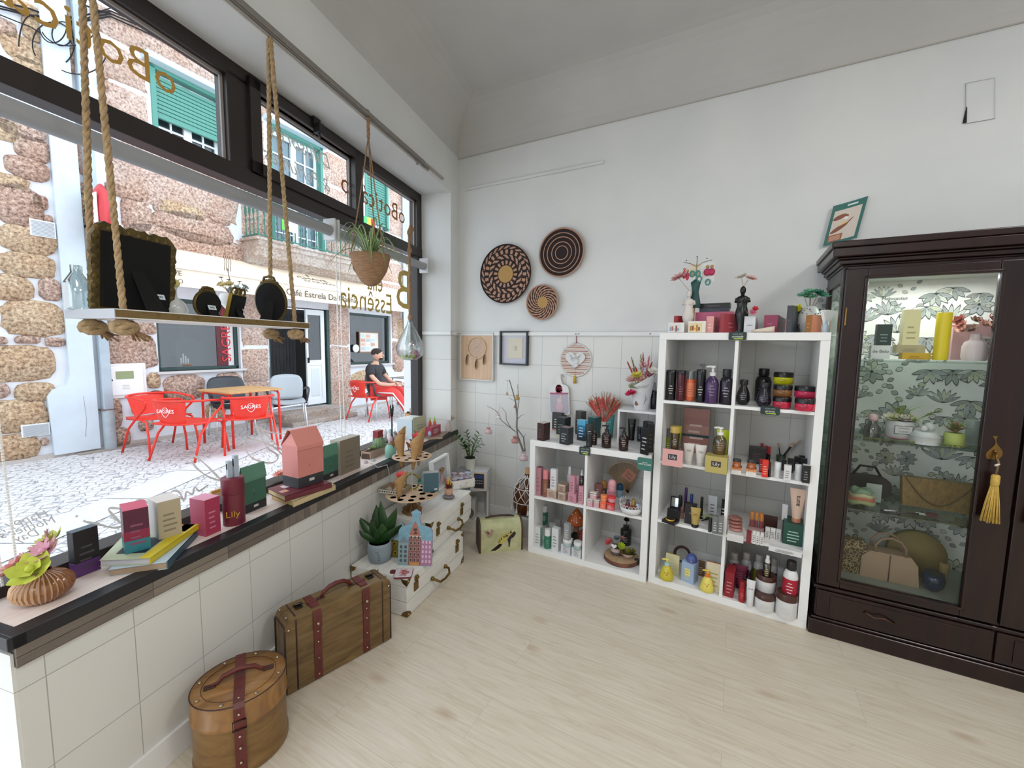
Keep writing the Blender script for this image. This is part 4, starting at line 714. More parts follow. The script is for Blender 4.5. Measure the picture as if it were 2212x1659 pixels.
sk = thing('speaker','small grey loudspeaker on the lower board of the corner stand','speaker',(cx_ - .21 * cos(SA) + .0,cy_ - .21 * sin(SA) + .0,.016),SA - .3); MB().rbox(0,.10,.012,.12,0,.15,.01,mat('#C2C0BE',.4)).build('case',sk,bevel=.003)
MB().lathe([(.042,0),(.042,.006),(.036,.004),(.012,-.002),(.0001,.003)],mat('#6A6866',.4),24,TR(.052,.012,.052,pi / 2)).build('woofer',sk); MB().lathe([(.018,0),(.018,.005),(.008,.002),(.0001,.006)],mat('#6A6866',.4),18,TR(.052,.012,.118,pi / 2)).build('tweeter',sk)
# ---------------------------------------------------------------- product builders
PAP = dict(rough=.45)
def awayv(p): v = Vector((p[0] - q_cam.x,p[1] - q_cam.y,0)); return v.normalized()
def lines(m,x0,x1,y,z0,z1,mt,n=4,rnd=RND(5)):
    for i in range(n):
        z = z1 - (z1 - z0) * i / max(n - 1,1); a = x0 + (x1 - x0) * rnd.uniform(0,.15); b = x1 - (x1 - x0) * rnd.uniform(0,.35); h = (z1 - z0) / max(n,1) * .22; m.box(a,b,y - .0004,y + .0002,z - h,z + h,mt)
def bx(label,x0,x1,yt,yb,z,col,xc=None,a=0,dep=None,top=None,lab=None,tx=None,band=None,group=None,name='product_box',cat='box',lift=0,ink='#D8D4CC',xoff=0,side=None):
    """carton standing on height z; xc is the pixel column of its nearest vertical edge, a the heading of its right-hand face"""
    A_ = radians(a)
    if xc is None: xc = x0
    p = on(xc,yb,z); R_ = Vector((cos(A_),sin(A_),0)); L_ = Vector((-sin(A_),cos(A_),0))
    ext = lambda px,d: max(.008,min(.4,hext(p,px,d,yb)))
    w = ext(x1,R_) if x1 - xc > 2 else (dep or .04); l = ext(x0,L_) if xc - x0 > 2 else (dep or w * .6); 
    if dep and xc - x0 <= 2: l = dep
    if dep and x1 - xc <= 2: w = dep
    h = max(hz(xc,yt,p) - z,.01); m = MB(); body = mat(col,.4); m.box(0,w,0,l,0,h,body)
    fx = (x1 - xc) >= (xc - x0)
    Mf = Matrix() if fx else MTr((0,l,0)) @ MRo(-pi / 2,4,'Z'); fw_ = w if fx else l
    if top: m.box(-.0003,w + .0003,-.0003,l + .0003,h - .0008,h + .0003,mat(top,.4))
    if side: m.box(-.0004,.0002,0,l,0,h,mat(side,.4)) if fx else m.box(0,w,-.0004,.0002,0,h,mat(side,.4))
    if band: [m.box(-.0004,w + .0004,-.0004,l + .0004,h * b0,h * b1,mat(c,.4)) for b0,b1,c in band]
    mm = MB(); mm.M = Mf
    if lab: mm.box(fw_ * .28,fw_ * .72,-.0010,0,h * .38,h * .72,mat(lab,.4))
    if tx: mm.text(tx,fw_ * .24,mat(ink,.5),frontM(fw_ * .5,-.0012,h * .55),ext=.0002)
    else: lines(mm,fw_ * .18,fw_ * .82,-.0006,h * .2,h * .62,mat(ink,.5),4)
    k = len(m.v); m.v += mm.v; 
    for f,i,s_ in zip(mm.f,mm.mi,mm.sm): m.f.append([q + k for q in f]); m.mi.append(m.m(mm.mats[i])); m.sm.append(s_)
    o = m.build(name,loc=(p.x,p.y,z + lift),rz=A_,bevel=.0006,seg=1); tag(o,label,cat,group); return o,h
PR = {  # body profile (r,z) and cap profile, both relative to radius 1 and height 1
 'bottle': ([(.9,0),(1,.02),(1,.78),(.9,.82),(.5,.85)],[(.55,.85),(.55,1)]),
 'cyl': ([(.95,0),(1,.02),(1,.72)],[(1.0,.725),(1.0,.98),(.95,1)]),
 'cylL': ([(.95,0),(1,.02),(1,.66)],[(.9,.665),(.9,.98),(.85,1)]),
 'full': ([(.95,0),(1,.02),(1,.86)],[(1.02,.865),(1.02,.98),(.9,1)]),
 'jar': ([(.8,0),(1,.08),(1,.55),(.92,.6)],[(1.03,.6),(1.03,.95),(.98,1)]),
 'flat': ([(.95,0),(1,.04),(1,.72)],[(1.02,.73),(1.02,.97),(.98,1)]),
 'pump': ([(.92,0),(1,.03),(1,.5),(.85,.62),(.4,.70),(.4,.73)],[(.45,.73),(.45,.82),(.18,.83),(.18,.92)]),
 'spray': ([(.92,0),(1,.02),(1,.66),(.6,.70)],[(.62,.70),(.62,.80),(.45,.84),(.45,.97),(.3,1)]),
 'amph': ([(.6,0),(.95,.12),(1,.25),(.85,.5),(.5,.72),(.42,.8)],[(.6,.8),(.62,.97),(.55,1)]),
 'drop': ([(.95,0),(1,.02),(1,.6),(.5,.66)],[(.5,.66),(.5,.76),(.28,.77),(.24,.95),(.08,1)]),
 'caps': ([(.97,0),(1,.02),(1,.55)],[(1.0,.555),(1,.75),(.86,.89),(.55,.97),(.0001,1)]),
 'jug': ([(.9,0),(1,.03),(1,.62),(.8,.74),(.5,.78)],[(.62,.78),(.66,.80),(.66,.97),(.6,1)]) }
def bt(label,x0,x1,yt,yb,z,kind,col,cap,group=None,name=None,cat='bottle',gl=False,lab=None,ink='#D6D2CC',shift=0,sy=1,captr=False,push=0):
    p = on((x0 + x1) / 2,yb,z); k_ = rs((x0 + x1) / 2) / 2; r = (x1 - x0) * mpp(p) * k_; c = p + awayv(p) * (r * min(sy,1) + push); r = (x1 - x0) * mpp(c) * k_; h = max(hz((x0 + x1) / 2,yt,p + awayv(p) * (r * .8 + push)) - z,.012)
    t = thing(name or {'jar': 'cream_jar','flat': 'cream_jar'}.get(kind,'bottle'),label,cat,(c.x,c.y,z),atan2(awayv(p).y,awayv(p).x) - pi / 2,group)
    b,k = PR[kind]; bm_ = glass(col,.35,.85) if gl else mat(col,.22); D_ = Matrix.Diagonal((r,r * sy,h,1)); m = MB().lathe(b,bm_,20,D_)
    if gl: m.lathe([(x * .86,y * .96 + .02) for x,y in b[:3]],mat(col,.3,trans=.3),16,D_)
    if lab: m.lathe([(1.01,b[1][1] + .12),(1.01,min(b[2][1] - .05,.6))],mat(lab,.5),20,D_)
    y_ = -r * sy * 1.015
    for i in range(4): zz = h * (.22 + .08 * i); w_ = r * (.30 + .12 * ((i * 7) % 3)); m.box(-w_,w_ * .8,y_ - .0002,y_ + .0004,zz,zz + h * .018,mat(ink,.5))
    m.build('body',t); n = MB().lathe(k,glass('#E8EEF0',.4,.9) if captr else mat(cap,.3),18,D_)
    if kind == 'pump': n.tube([(0,0,h * .90),(0,0,h * .97),(-r * .2,0,h * .985),(-r * 1.0,0,h * .965)],r * .17,mat(cap,.3),8); n.lathe([(.35,.945),(.4,1.0),(.3,1.005)],mat(cap,.3),12,D_)
    n.build('cap',t); return t
def tb(label,x0,x1,yt,yb,z,col,cap,group=None,ink='#8A8A88',tx=None,capw=.6,col2=None,txs=.5,vert=False,push=0):
    """squeeze tube standing on its cap"""
    p = on((x0 + x1) / 2,yb,z); k_ = rs((x0 + x1) / 2) / 2; W = (x1 - x0) * mpp(p) * k_; c = p + awayv(p) * (W * capw * .8 + push); W = (x1 - x0) * mpp(c) * k_; h = max(hz((x0 + x1) / 2,yt,c) - z,.02); t = thing('cosmetic_tube',label,'tube',(c.x,c.y,z),atan2(awayv(p).y,awayv(p).x) - pi / 2,group)
    ch = .17; n = 20; rows = []
    for k in range(9):
        u = k / 8; rx = W * (capw + (1 - capw) * u); ry = W * capw * (1 - u) ** .7 + .0012; rows.append([(rx * cos(2 * pi * i / n),ry * sin(2 * pi * i / n),h * (ch + (1 - ch) * u)) for i in range(n + 1)])
    m = MB().sheet(rows,mat(col,.35,col2=col2,vs=12) if col2 else mat(col,.35))
    if tx: m.text(tx,W * txs * 2,mat(ink,.5),(MTr((0,-W * .42,h * .68)) @ MRo(pi / 2 + .16 * 0,4,'X') @ MRo(pi / 2 if vert else 0,4,'Z')),ext=.0004)
    else:
        for i in range(3): m.box(-W * .4,W * .35,-W * .46,-W * .44,h * (.5 + .09 * i),h * (.52 + .09 * i),mat(ink,.5))
    m.build('body',t); MB().lathe([(W * capw * 1.02,0),(W * capw * 1.04,h * ch * .96),(W * capw,h * ch)],mat(cap,.35),n).build('cap',t); return t
def flower(m,c,r,mt,n=8,up=(0,0,1),layers=2,cup=.5,mc=None,ctr=.2):
    U = Vector(up).normalized(); X = U.orthogonal().normalized(); Y = U.cross(X); c = Vector(c)
    for L in range(layers):
        rr_ = r * (1 - .3 * L); cc = cup + .35 * L
        for k in range(n):
            a = 2 * pi * (k + .5 * L) / n; d = X * cos(a) + Y * sin(a); tip = c + d * rr_ * cos(cc) + U * rr_ * sin(cc); m.leaf(c,tip,rr_ * 5.2 / n,mt,.10,5,.22,side=U.cross(d))
    m.ball(c + U * r * .12,r * ctr,mc or mt,8)
def sprig(m,b,t,r,mt,n=14,seed=1):
    r *= 1.25; n = int(n * 1.5)     # fluffy pampas plume or spike
    rn = RND(seed); b = Vector(b); t = Vector(t); d = (t - b); m.tube([b,t],r * .12,mt,4)
    for i in range(n * 3):
        u = .35 + .65 * i / (n * 3); a = rn.uniform(0,6.28); w = r * sin(pi * min(1,(u - .3) * 1.35)) ; o = Vector((cos(a),sin(a),.9)) * w; m.leaf(b + d * u,b + d * u + o + d.normalized() * r * .6,r * .35,mt,.1,2)
def boxtag(label,x0,x1,y0,y1,plane_y,rz,l1,l2,col='#20302F',name='shelf_tag',hang=True,green='#A8C83A',extra='',rnd=True):
    c = plane((x0 + x1) / 2,(y0 + y1) / 2,(sin(rz),-cos(rz),0),plane_y); W = (x1 - x0) * mpp(c); H_ = (y1 - y0) * mpp(c); t = MB(); t.plate([(x,z) for x,z in superell(W,H_ * .9,8,24)],-.002,mat(col,.4)); 
    if rnd: t.plate([(x * .25,z * .2 + H_ * .47) for x,z in superell(W,H_,3,12)],-.002,mat(col,.4))
    if l1: t.text(l1,H_ * .20,mat('#9FB0AE',.5),frontM(0,-.0026,H_ * .20),ext=.0002)
    t.text(l2,H_ * (.30 if rnd else .15),mat('#F0F4F0',.5),frontM(0,-.0026,-H_ * (.06 if rnd else .02)),ext=.0002,italic=.2 if rnd else 0)
    if green: t.box(-W * .2,W * .3,-.0026,-.002,-H_ * .34,-H_ * .24,mat(green,.5))
    if extra: t.text(extra,H_ * .11,mat('#E4ECE8',.5),frontM(0,-.0026,H_ * .12),ext=.0002)
    return tag(t.build(name,loc=tuple(c),rz=rz),label,'sign')
def cpl(K): rz = K[1]; n = Vector((sin(rz),-cos(rz),0)); return rz,n.dot(Vector(K[0])) + .004
# ================================================================ low shelving unit
g0,g1 = ZS; T_ = .771
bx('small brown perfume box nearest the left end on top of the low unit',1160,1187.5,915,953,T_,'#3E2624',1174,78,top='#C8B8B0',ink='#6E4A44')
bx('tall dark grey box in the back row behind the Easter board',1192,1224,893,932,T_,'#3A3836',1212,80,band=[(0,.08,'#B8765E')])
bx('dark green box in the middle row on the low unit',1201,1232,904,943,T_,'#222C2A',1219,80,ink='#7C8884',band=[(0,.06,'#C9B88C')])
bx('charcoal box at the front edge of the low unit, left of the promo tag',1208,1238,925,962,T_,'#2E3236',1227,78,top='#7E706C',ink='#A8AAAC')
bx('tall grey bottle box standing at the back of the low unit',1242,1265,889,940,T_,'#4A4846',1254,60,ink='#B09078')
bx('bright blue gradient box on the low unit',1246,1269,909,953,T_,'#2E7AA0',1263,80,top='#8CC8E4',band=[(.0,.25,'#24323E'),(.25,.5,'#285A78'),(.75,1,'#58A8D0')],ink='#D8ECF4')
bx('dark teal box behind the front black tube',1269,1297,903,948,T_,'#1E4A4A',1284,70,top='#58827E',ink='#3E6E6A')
tb('small black tube at the front edge beside a brown pump bottle',1263.5,1281,916,966,T_,'#15181B','#101214',ink='#C9CDD0',capw=.72)
for i,(x0,x1,yt,yb,l) in enumerate(((1276,1289.5,913,962,'brown pump bottle half hidden behind a black tube on the low unit'),(1299,1320,919,968.5,'brown pump bottle in the middle of the front row on the low unit'),(1336,1357,924,975,'brown pump bottle in front of the white box riser'))): bt(l,x0,x1,yt,yb,T_,'pump','#2A1A18','#121212','brown pump bottles on the low unit',ink='#B8A8A0')
tb('tall teal tube holding up coral pampas grass behind it',1303,1326,896,946,T_,'#2E7A78','#1E5654',ink='#A8D0CC',capw=.75)
pv = on(1318,935,T_); pg = thing('pampas_bouquet','coral and straw dried pampas grass in a small vase on the low unit','dried flowers',(pv.x,-.10,T_)); MB().lathe([(.02,0),(.024,.05),(.016,.09),(.018,.11)],mat('#D8CFC4',.4),18).build('vase',pg); s_ = MB(); rn = RND(4)
for i in range(9): a = -1.1 + .27 * i; sprig(s_,(0,0,.09),(.16 * sin(a) * .7,rn.uniform(-.04,.05),.12 + .15 * cos(a * .7)),.020,mat('#E8776E' if i % 2 else '#D8625C',.9),12,i)
for i in range(16): a = -1.3 + .17 * i; sprig(s_,(0,.01,.1),(.17 * sin(a) * .75,rn.uniform(-.05,.05),.16 + .15 * cos(a * .8)),.010,mat('#B89A78',.9),7,i + 20)
s_.build('plumes',pg)
tb('black tube standing inside the white box riser',1355,1372,905,951,T_,'#14181C','#0E1012',ink='#A8B0B4',capw=.75)
bt('navy roll-on bottle inside the white box riser',1376,1386,922,954,T_,'full','#232C40','#1A2232',ink='#C8D0DC')
bx('tall black bottle box at the right front corner of the low unit',1382,1401,926,984,T_,'#161616',1398,60,ink='#B8B8B8'); bx('black box just behind the front right one on the low unit',1395,1411,916,977,T_,'#1B1A1C',1398,15,dep=.03,ink='#4A4A4C')
bx('black box inside the right end of the riser, half hidden',1387,1402,912,960,T_,'#1E1C1E',1400,70,ink='#4A4A4C')
boxtag('small dark PROMO tag clipped to the top edge of the low shelving unit',1251,1275.5,964,984,cpl(KS)[1],cpl(KS)[0],'AQUI TEM','promo')
boxtag('square green shop tag hanging from the right end of the low unit',1377,1409,987,1018,cpl(KS)[1] + .004,cpl(KS)[0] - .05,'','oBOTICÁRIO','#2F6E62',green=None,extra='quem te',rnd=False)
# on the riser
bt('tall black bottle at the left end on top of the white riser',1356,1369,817,874,ZR,'bottle','#1A1E24','#16181C',ink='#A8B0B8'); bt('slim dark spray bottle at the right end on top of the riser',1404,1417,826,884,ZR,'spray','#1E2226','#3A3E42',ink='#8A9094',captr=True)
p = on(1391,881,ZR); fp = thing('flower_arrangement','white fig-printed cone pot of mixed flowers on the white riser','flowers',(p.x,-.13,ZR),.05); m = MB()
n = 28; rows = [[(.042 * cos(2 * pi * i / n),.042 * sin(2 * pi * i / n),0) for i in range(n + 1)]]
for k in (1,2,3,4): rows.append([((.042 + .035 * k / 4) * cos(2 * pi * i / n) + .0 * k,(.042 + .035 * k / 4) * sin(2 * pi * i / n),k / 4 * (.135 + .10 * (.5 + .5 * cos(2 * pi * i / n)))) for i in range(n + 1)])
m.sheet(rows,mat('#DADADC',.4)); m.lathe([(.0001,.002),(.042,.002)],mat('#DADADC'),28); m.plate([(-.03 + .011 * cos(a) * (1 - .3 * sin(a)),.045 + .016 * sin(a)) for a in [k * .4 for k in range(16)]],.001,mat('#7A5638',.5),TR(.005,-.048,0)).tube([(.02,-.046,.04),(.03,-.052,.08),(.026,-.055,.10)],.0009,mat('#4A4A4A'),4).tube([(.028,-.05,.06),(.04,-.048,.085)],.0009,mat('#4A4A4A'),4); m.build('pot',fp)
m = MB(); rn = RND(9)
for x,y,z,r,c,nn in ((-.055,-.02,.17,.035,'#E2B8B4',12),(-.005,-.03,.175,.038,'#E4BCB0',12),(-.03,-.03,.20,.03,'#D8CC58',10),(-.05,-.055,.09,.026,'#D0305A',12),(-.068,-.045,.08,.022,'#E0507A',12),(.04,0,.20,.03,'#B87A84',10),(.06,.0,.23,.03,'#F2EEE4',6),(.01,0,.26,.028,'#E8C0C0',8),(-.02,-.045,.13,.024,'#9AA87A',14),(-.045,-.04,.13,.026,'#A8B48C',14),(.01,-.04,.14,.028,'#8E9E74',14)): flower(m,(x * 1.05,y - .01,z + .02),r * 1.35,mat(c,.7),nn,(x * 4,-.6,1),3,.35)
for i,(x,z,c) in enumerate(((-.10,.30,'#C2443A'),(-.075,.33,'#8A9434'),(-.045,.27,'#C23A30'),(-.02,.35,'#A8A23A'),(.0,.36,'#B8405A'),(.035,.34,'#D8606A'),(.05,.30,'#C2443A'),(-.06,.26,'#CC3A2E'))): sprig(m,(x * .3,0,.15),(x,rn.uniform(-.03,.02),z),.011,mat(c,.8),12,i)
m.build('flowers',fp)
# upper left compartment
G = 'pink skincare on the low unit'
bx('tall mauve box at the left end of the upper left compartment',1157,1173,1011,1072,g1,'#B0808A',1167,84,top='#7A4650',ink='#8A5A66'); bt('amber bottle with a pink cap in the upper left compartment',1171,1184,1015,1074,g1,'cylL','#8A5A48','#D88488',ink='#C8A898'); bt('second amber pink-capped bottle hidden behind the first',1181,1190,1020,1068,g1,'cylL','#8A5448','#C87E80')
bx('low pinkish-gold carton under the white one',1181,1204,1059.5,1078.5,g1,'#B8A090',1201,86,band=[(.88,.96,'#D8C8B8')],ink='#7A6658'); bx('tall white carton standing on a low gold one',1188,1204,1015,1060,g1 + .056,'#DADADC',1200,84,ink='#8A8A90')
bx('lower gold carton of the stack of two beside the divider',1205,1230,1066,1083.5,g1,'#AE9684',1220.5,84,band=[(.85,.95,'#D8C8B8')],ink='#6E5A4E'); bx('upper gold carton of the stack of two beside the divider',1205,1230,1048.5,1065,g1 + .047,'#B29A88',1220.5,84,band=[(.85,.95,'#D8C8B8')],ink='#6E5A4E')
bt('white foam pump bottle at the back of the upper left compartment',1223,1236,1008,1066,g1,'spray','#C9CBD4','#E4E4E8',captr=False); bx('low pink carton under the tall one in the upper left compartment',1226,1248,1068,1088,g1,'#C48C9A',1243.5,84,ink='#8A5666'); bx('tall pink carton standing on a low pink one',1229,1244,1029,1069,g1 + .054,'#C68E9C',1240,84,ink='#8A5666')
bt('glossy pink bottle behind the tall pink carton',1243,1252,1027,1070,g1,'caps','#CE92A2','#D8A4B0'); bx('pink carton against the divider under the dropper bottle',1249,1261,1052,1090,g1,'#CE94A0',1259,84,ink='#8A5666'); bt('dark dropper bottle standing on a pink carton',1251.5,1260.5,1015,1052,g1 + .104,'drop','#2A2020','#D8D4D2')
# upper right compartment
bx('cow-print pink carton, bottom left of three',1267,1281,1080.5,1096,g1,'#D2A0AA',1279,86,top='#D8D2CC',band=[(.7,1,'#D8D2CC'),(.82,.9,'#4A4444')]); bx('cow-print pink carton, bottom right of three',1281.5,1295.5,1082,1098,g1,'#D2A0AA',1293,86,top='#D8D2CC',band=[(.7,1,'#D8D2CC'),(.82,.9,'#4A4444')]); bx('cow-print pink carton on top of the other two',1274,1290,1065,1081,g1 + .042,'#D2A0AA',1287,86,top='#D8D2CC',band=[(.6,1,'#E0DAD4'),(.75,.86,'#4A4444')])
bx('small orange carton under the orange balm',1296,1310,1086,1101,g1,'#E26A4C',1308,86,ink='#F0B8A4'); bt('square orange balm on its orange carton',1297,1311,1069,1085.5,g1 + .041,'flat','#EC8454','#F08A50',cat='jar',name='balm_pot'); bx('small red and pink carton under the red balm',1310,1328,1088,1104.5,g1,'#D2606A',1325,86,band=[(.55,1,'#D8322E')]); bt('red-lidded balm on its red carton',1313,1329.5,1072,1088,g1 + .043,'flat','#E08A94','#D82C28',cat='jar',name='balm_pot')
bx('pink carton under the rounded pink bottle',1310,1329,1060,1090,g1,'#D08A98',1325,84,push if False else 0) if False else bx('pink carton under the rounded pink bottle',1310,1329,1060.5,1093,g1,'#D08A98',1325,84)
bt('pink dome-topped roll-on bottle on a pink carton',1313,1330,1036,1064,g1 + .088,'caps','#D898A4','#DC9CA8'); bx('mauve box at the back of the upper right compartment',1284,1304,1048,1078,g1,'#9A6A68',1299,84); bt('amber ball-capped bottle at the back of the upper right compartment',1297.5,1310,1037,1076,g1,'caps','#4A3A30','#B07A38'); bt('blue dome-capped bottle behind the pink ones',1331,1346,1044,1076,g1,'caps','#8AA8B8','#1E4868')
def ribbed(label,cx,cy,r,ang,z,col='#C8A888'):
    p = on(cx,cy,z); m_ = mpp(p); R = r * m_; m = MB(); n = 22; vs = []
    for k in range(n + 1): a = radians(-100 + 200 * k / n); vs.append((R * sin(a) * (.8 if k % 2 else 1),-.004 * (k % 2),R * cos(a)))
    m.sheet([[(0,0,-R * .2)] * (n + 1),vs],mat(col,.8),sm=False); m.tube(vs,.003,mat('#D8C4AC',.8),5); o = m.build('pleated_fan',loc=(p.x,p.y,p.z),rz=0); o.rotation_euler = (-.15,ang,0); o.modifiers.new('s','SOLIDIFY').thickness = .003; return tag(o,label,'fan')
pf = on(1352,1078,g1)
m = MB(); 
for k in range(24): a = radians(-70 + 140 * k / 23); m.tube([(0,0,.0),(.11 * sin(a),.01 * (k % 2),.12 + .09 * cos(a))],.0035,mat('#BFA080',.8),5)
m.tube([(.115 * sin(radians(-75 + 150 * k / 23)),0,.125 + .09 * cos(radians(-75 + 150 * k / 23))) for k in range(24)],.005,mat('#D2BCA0',.8),6); o = m.build('woven_fan',loc=(pf.x - .01,pf.y + .11,g1 + .004),rz=0); o.rotation_euler = (0,-.25,0); tag(o,'ribbed beige woven fan behind the lace basket','fan')
m = MB(); m.box(0,.012,0,.06,0,.155,mat('#C8A088',.8)); [m.box(-.0008,0,.004 + .008 * k,.008 + .008 * k,.01,.15,mat('#A88468',.8)) for k in range(7)]; pq = on(1385,1070,g1); tag(m.build('woven_fan',loc=(pq.x,pq.y + .04,g1),rz=0),'second ribbed beige fan at the right end of the upper right compartment','fan')
c = plane(1359,1026,(0,-1,0),.30); m = MB().plate([(-.033,-.033),(.033,-.033),(.033,.033),(-.033,.033)],-.0015,mat('#8A5A48',.7)); m.text('feito',.022,mat('#3A2018'),frontM(0,-.002,.008),ext=.0002).text('lindo',.022,mat('#3A2018'),frontM(.004,-.002,-.014),ext=.0002); o = m.build('kraft_card',loc=(c.x,c.y,c.z)); o.rotation_euler = (0,.62,0); tag(o,'square brown kraft card tilted on the woven fan','card')
p = on(1357,1117,g1); bkt = thing('lace_basket','white lace-edged metal basket of small bottles','basket',(p.x,p.y + .07,g1),0); m = MB(); M_wb = mat('#DADADC',.5); m.lathe([(.0001,.003),(.05,.003),(.062,.02),(.066,.045),(.064,.045),(.060,.022),(.05,.006)],M_wb,32)
for k in range(22): a = 2 * pi * k / 22; m.tube([(.067 * cos(a + d * .12),.067 * sin(a + d * .12),.046 + z_) for d,z_ in ((-1,0),(-.7,.012 + .01 * (sin(a) > 0)),(0,.018 + .02 * (sin(a) > 0)),(.7,.012 + .01 * (sin(a) > 0)),(1,0))],.0018,M_wb,4)
m.build('basket',bkt)
for i,(dx,dy,h,c_,l) in enumerate(((-.02,0,.07,'#4A3030','dark small bottle leaning in the lace basket'),(.012,.01,.078,'#9A7A28','olive-yellow small bottle in the lace basket'),(.04,-.01,.06,'#A8BECC','pale blue small bottle in the lace basket'),(-.038,-.02,.045,'#B07A80','small dusky pink pot in the lace basket'))): m = MB().lathe([(.013,0),(.014,h * .7),(.009,h * .78),(.009,h),(.007,h)],mat(c_,.3),14); o = m.build('sample_bottle',loc=(p.x + dx,p.y + .07 + dy,g1 + .008)); tag(o,l,'bottle')
o = MB().box(-.03,.03,-.012,.012,0,.006,mat('#8A2A24',.5)).build('soap_packet',loc=(p.x + .01,p.y + .035,g1 + .05),rz=.2); tag(o,'flat red and blue packet lying across the lace basket','packet')
# lower left compartment
def gbx(l,*a,**k): return bx(l,*a,group=None,ink='#8A9090',**k)
gbx('white carton at the left front of the lower left compartment',1154,1171,1140,1182,g0,'#D8D8D8',1166,a=84,side='#7FA89C'); bx('white carton under the upper green bottle',1166,1181,1131,1160,g0,'#C8CCCC',1179,84); bt('green bottle with a white cap, raised at the back',1168,1183,1092,1134,g0 + .098,'cylL','#2F6A54','#CFCFCF'); bt('green bottle with a white cap at the front of the lower left compartment',1175,1189.5,1143,1186.5,g0,'cylL','#2E7A5E','#DCDCDC',ink='#6AA890')
bx('tall white carton right of the front green bottle',1191,1211,1144,1192,g0,'#D8DADC',1205,82,ink='#8A9294'); bx('white carton behind, left of two shadowed ones',1185,1203,1133,1165,g0,'#BEC0C0',1199,82); bx('white carton behind, right of two shadowed ones',1196,1213,1125,1158,g0,'#B4B4B6',1209,82)
bx('white carton under the jar and silver box',1211,1233,1181,1201,g0,'#D2D4D6',1231,84,ink='#7E8890'); bt('frosted jar with a white lid under the silver box',1216,1236,1164,1184,g0 + .052,'jar','#A8BCC0','#DCDCDC',cat='jar'); bx('silver carton standing on the frosted jar',1217.5,1233,1133,1169,g0 + .10,'#9A9A9C',1228,82,ink='#D8D8D8')
bx('white carton under the front right jar',1234,1256,1188,1208,g0,'#D2D4D6',1254,84,ink='#7E8890'); bt('frosted jar with a white lid beside the divider',1239,1256.5,1170,1191,g0 + .052,'jar','#9AB0B4','#DCDCDC',cat='jar')
p = on(1241,1170,g0); mu = thing('mushroom_ornament','orange ceramic mushroom with white dots in the lower left compartment','ornament',(p.x,p.y + .03,g0)); MB().lathe([(.022,0),(.026,.03),(.018,.08),(.016,.13)],mat('#8A6450',.4),20).build('stem',mu); m = MB().lathe([(.02,.125),(.058,.118),(.066,.13),(.052,.165),(.028,.20),(.010,.225),(.0001,.23)],mat('#B85A26',.3),26)
for a,r_,z_ in ((-1.9,.055,.158),(-1.2,.058,.15),(-.7,.045,.178),(-2.2,.036,.19),(-1.5,.028,.205),(-.3,.057,.152)): m.ball((r_ * cos(a),r_ * sin(a),z_),.0055,mat('#E8DCD0',.4),8)
m.build('mushroom_cap',mu)
bx('small black box under the mushroom',1233,1242,1155,1180,g0,'#141414',1241,82); bx('red edged card beside the divider',1251,1257.5,1148,1172,g0,'#B8443A',1256,82)
# lower right compartment
p = on(1333,1225,g0); R_ = 38 * mpp(p); c0 = (p.x,p.y + R_ * .98); ws_ = thing('wood_slice','round log slice tray with bark edge in the lower right compartment','tray',(c0[0],c0[1],g0)); rg = []
MB().lathe([(R_ * .985,.0275),(R_ * .6,.028),(.0001,.028)],wood('slice_top','#A88A68','#C4A884',sx=20,sy=20,sz=20),36).build('sawn_top',ws_); MB().lathe([(R_ * .95,0),(R_ * 1.0,.004),(R_,.024),(R_ * .985,.0275)],mat('#6E4636',.85,bump=.6,bs=60,var=.3,vs=25),36).build('bark',ws_)
def pot(label,dx,dy,r,h,col,fl,band=None,name='flower_pot',zz=g0 + .0285,shell=False):
    t = thing(name,label,'plant pot',(c0[0] + dx,c0[1] + dy,zz)); m = MB().lathe([(r * .9,0),(r,.004),(r,h),(r * .9,h),(r * .9,h - .006)] if not shell else [(.3 * r,0),(r * .7,h * .2),(r * 1.0,h * .7),(r * 1.05,h),(r * .98,h),(r * .8,h * .5)],mat(col,.8,bump=.4,bs=60,var=.08),26)
    if band: m.lathe([(r * 1.01,h * .45),(r * 1.01,h * .85)],mat(band,.8),26)
    m.build('pot',t); f = MB(); fl(f,h); f.build('flowers',t); return t
def fl1(f,h):
    flower(f,(-.045,-.012,h + .02),.032,mat('#C2545C',.8),14,(-.5,-.5,.8),4,.3); flower(f,(.035,-.02,h + .016),.028,mat('#A8BC28',.8),12,(.4,-.6,.8),3,.4); flower(f,(0,.01,h + .045),.026,mat('#6A7A84',.8),9,(0,-.4,1),3,.5); flower(f,(.03,.02,h + .05),.02,mat('#A87A74',.8),8,(.3,-.3,1),3,.4)
    for x,z in ((-.05,.10),(-.035,.095),(.03,.105),(.045,.10)): f.leaf((x * .5,0,h),(x,0,z),.018,mat('#B8927A',.7),.1)
    f.plate([(.018 * sin(a) ** 3,.004 + .0155 * (13 * cos(a) - 5 * cos(2 * a) - 2 * cos(3 * a) - cos(4 * a)) / 16) for a in [k * 2 * pi / 24 for k in range(24)]],-.008,mat('#E0DEDA',.5),TR(-.006,-.034,h + .010))
pot('grey felt pot with coral and lime flowers and a white heart',-.035,.0,.034,.052,'#5C5452',fl1,'#B8A8A0')
def fl2(f,h):
    rn = RND(8)
    for i in range(90): a = rn.uniform(0,6.28); e = rn.uniform(.2,1.3); b = (.02 * cos(a),.02 * sin(a),h - .01); L_ = rn.uniform(.03,.05); f.leaf(b,(b[0] + L_ * cos(a) * cos(e),b[1] + L_ * sin(a) * cos(e),h - .01 + L_ * sin(e)),.009,mat(rn.choice(['#8A7A2E','#A8983A','#6E5A2A','#B08A5A','#5A7A34']),.8),.1,3)
    for i in range(10): f.leaf((.03,-.01,h - .01),(.045 + rn.uniform(-.01,.012),-.02 + rn.uniform(-.01,.01),h + rn.uniform(.0,.02)),.014,mat('#4E7A38',.6),.1,3)
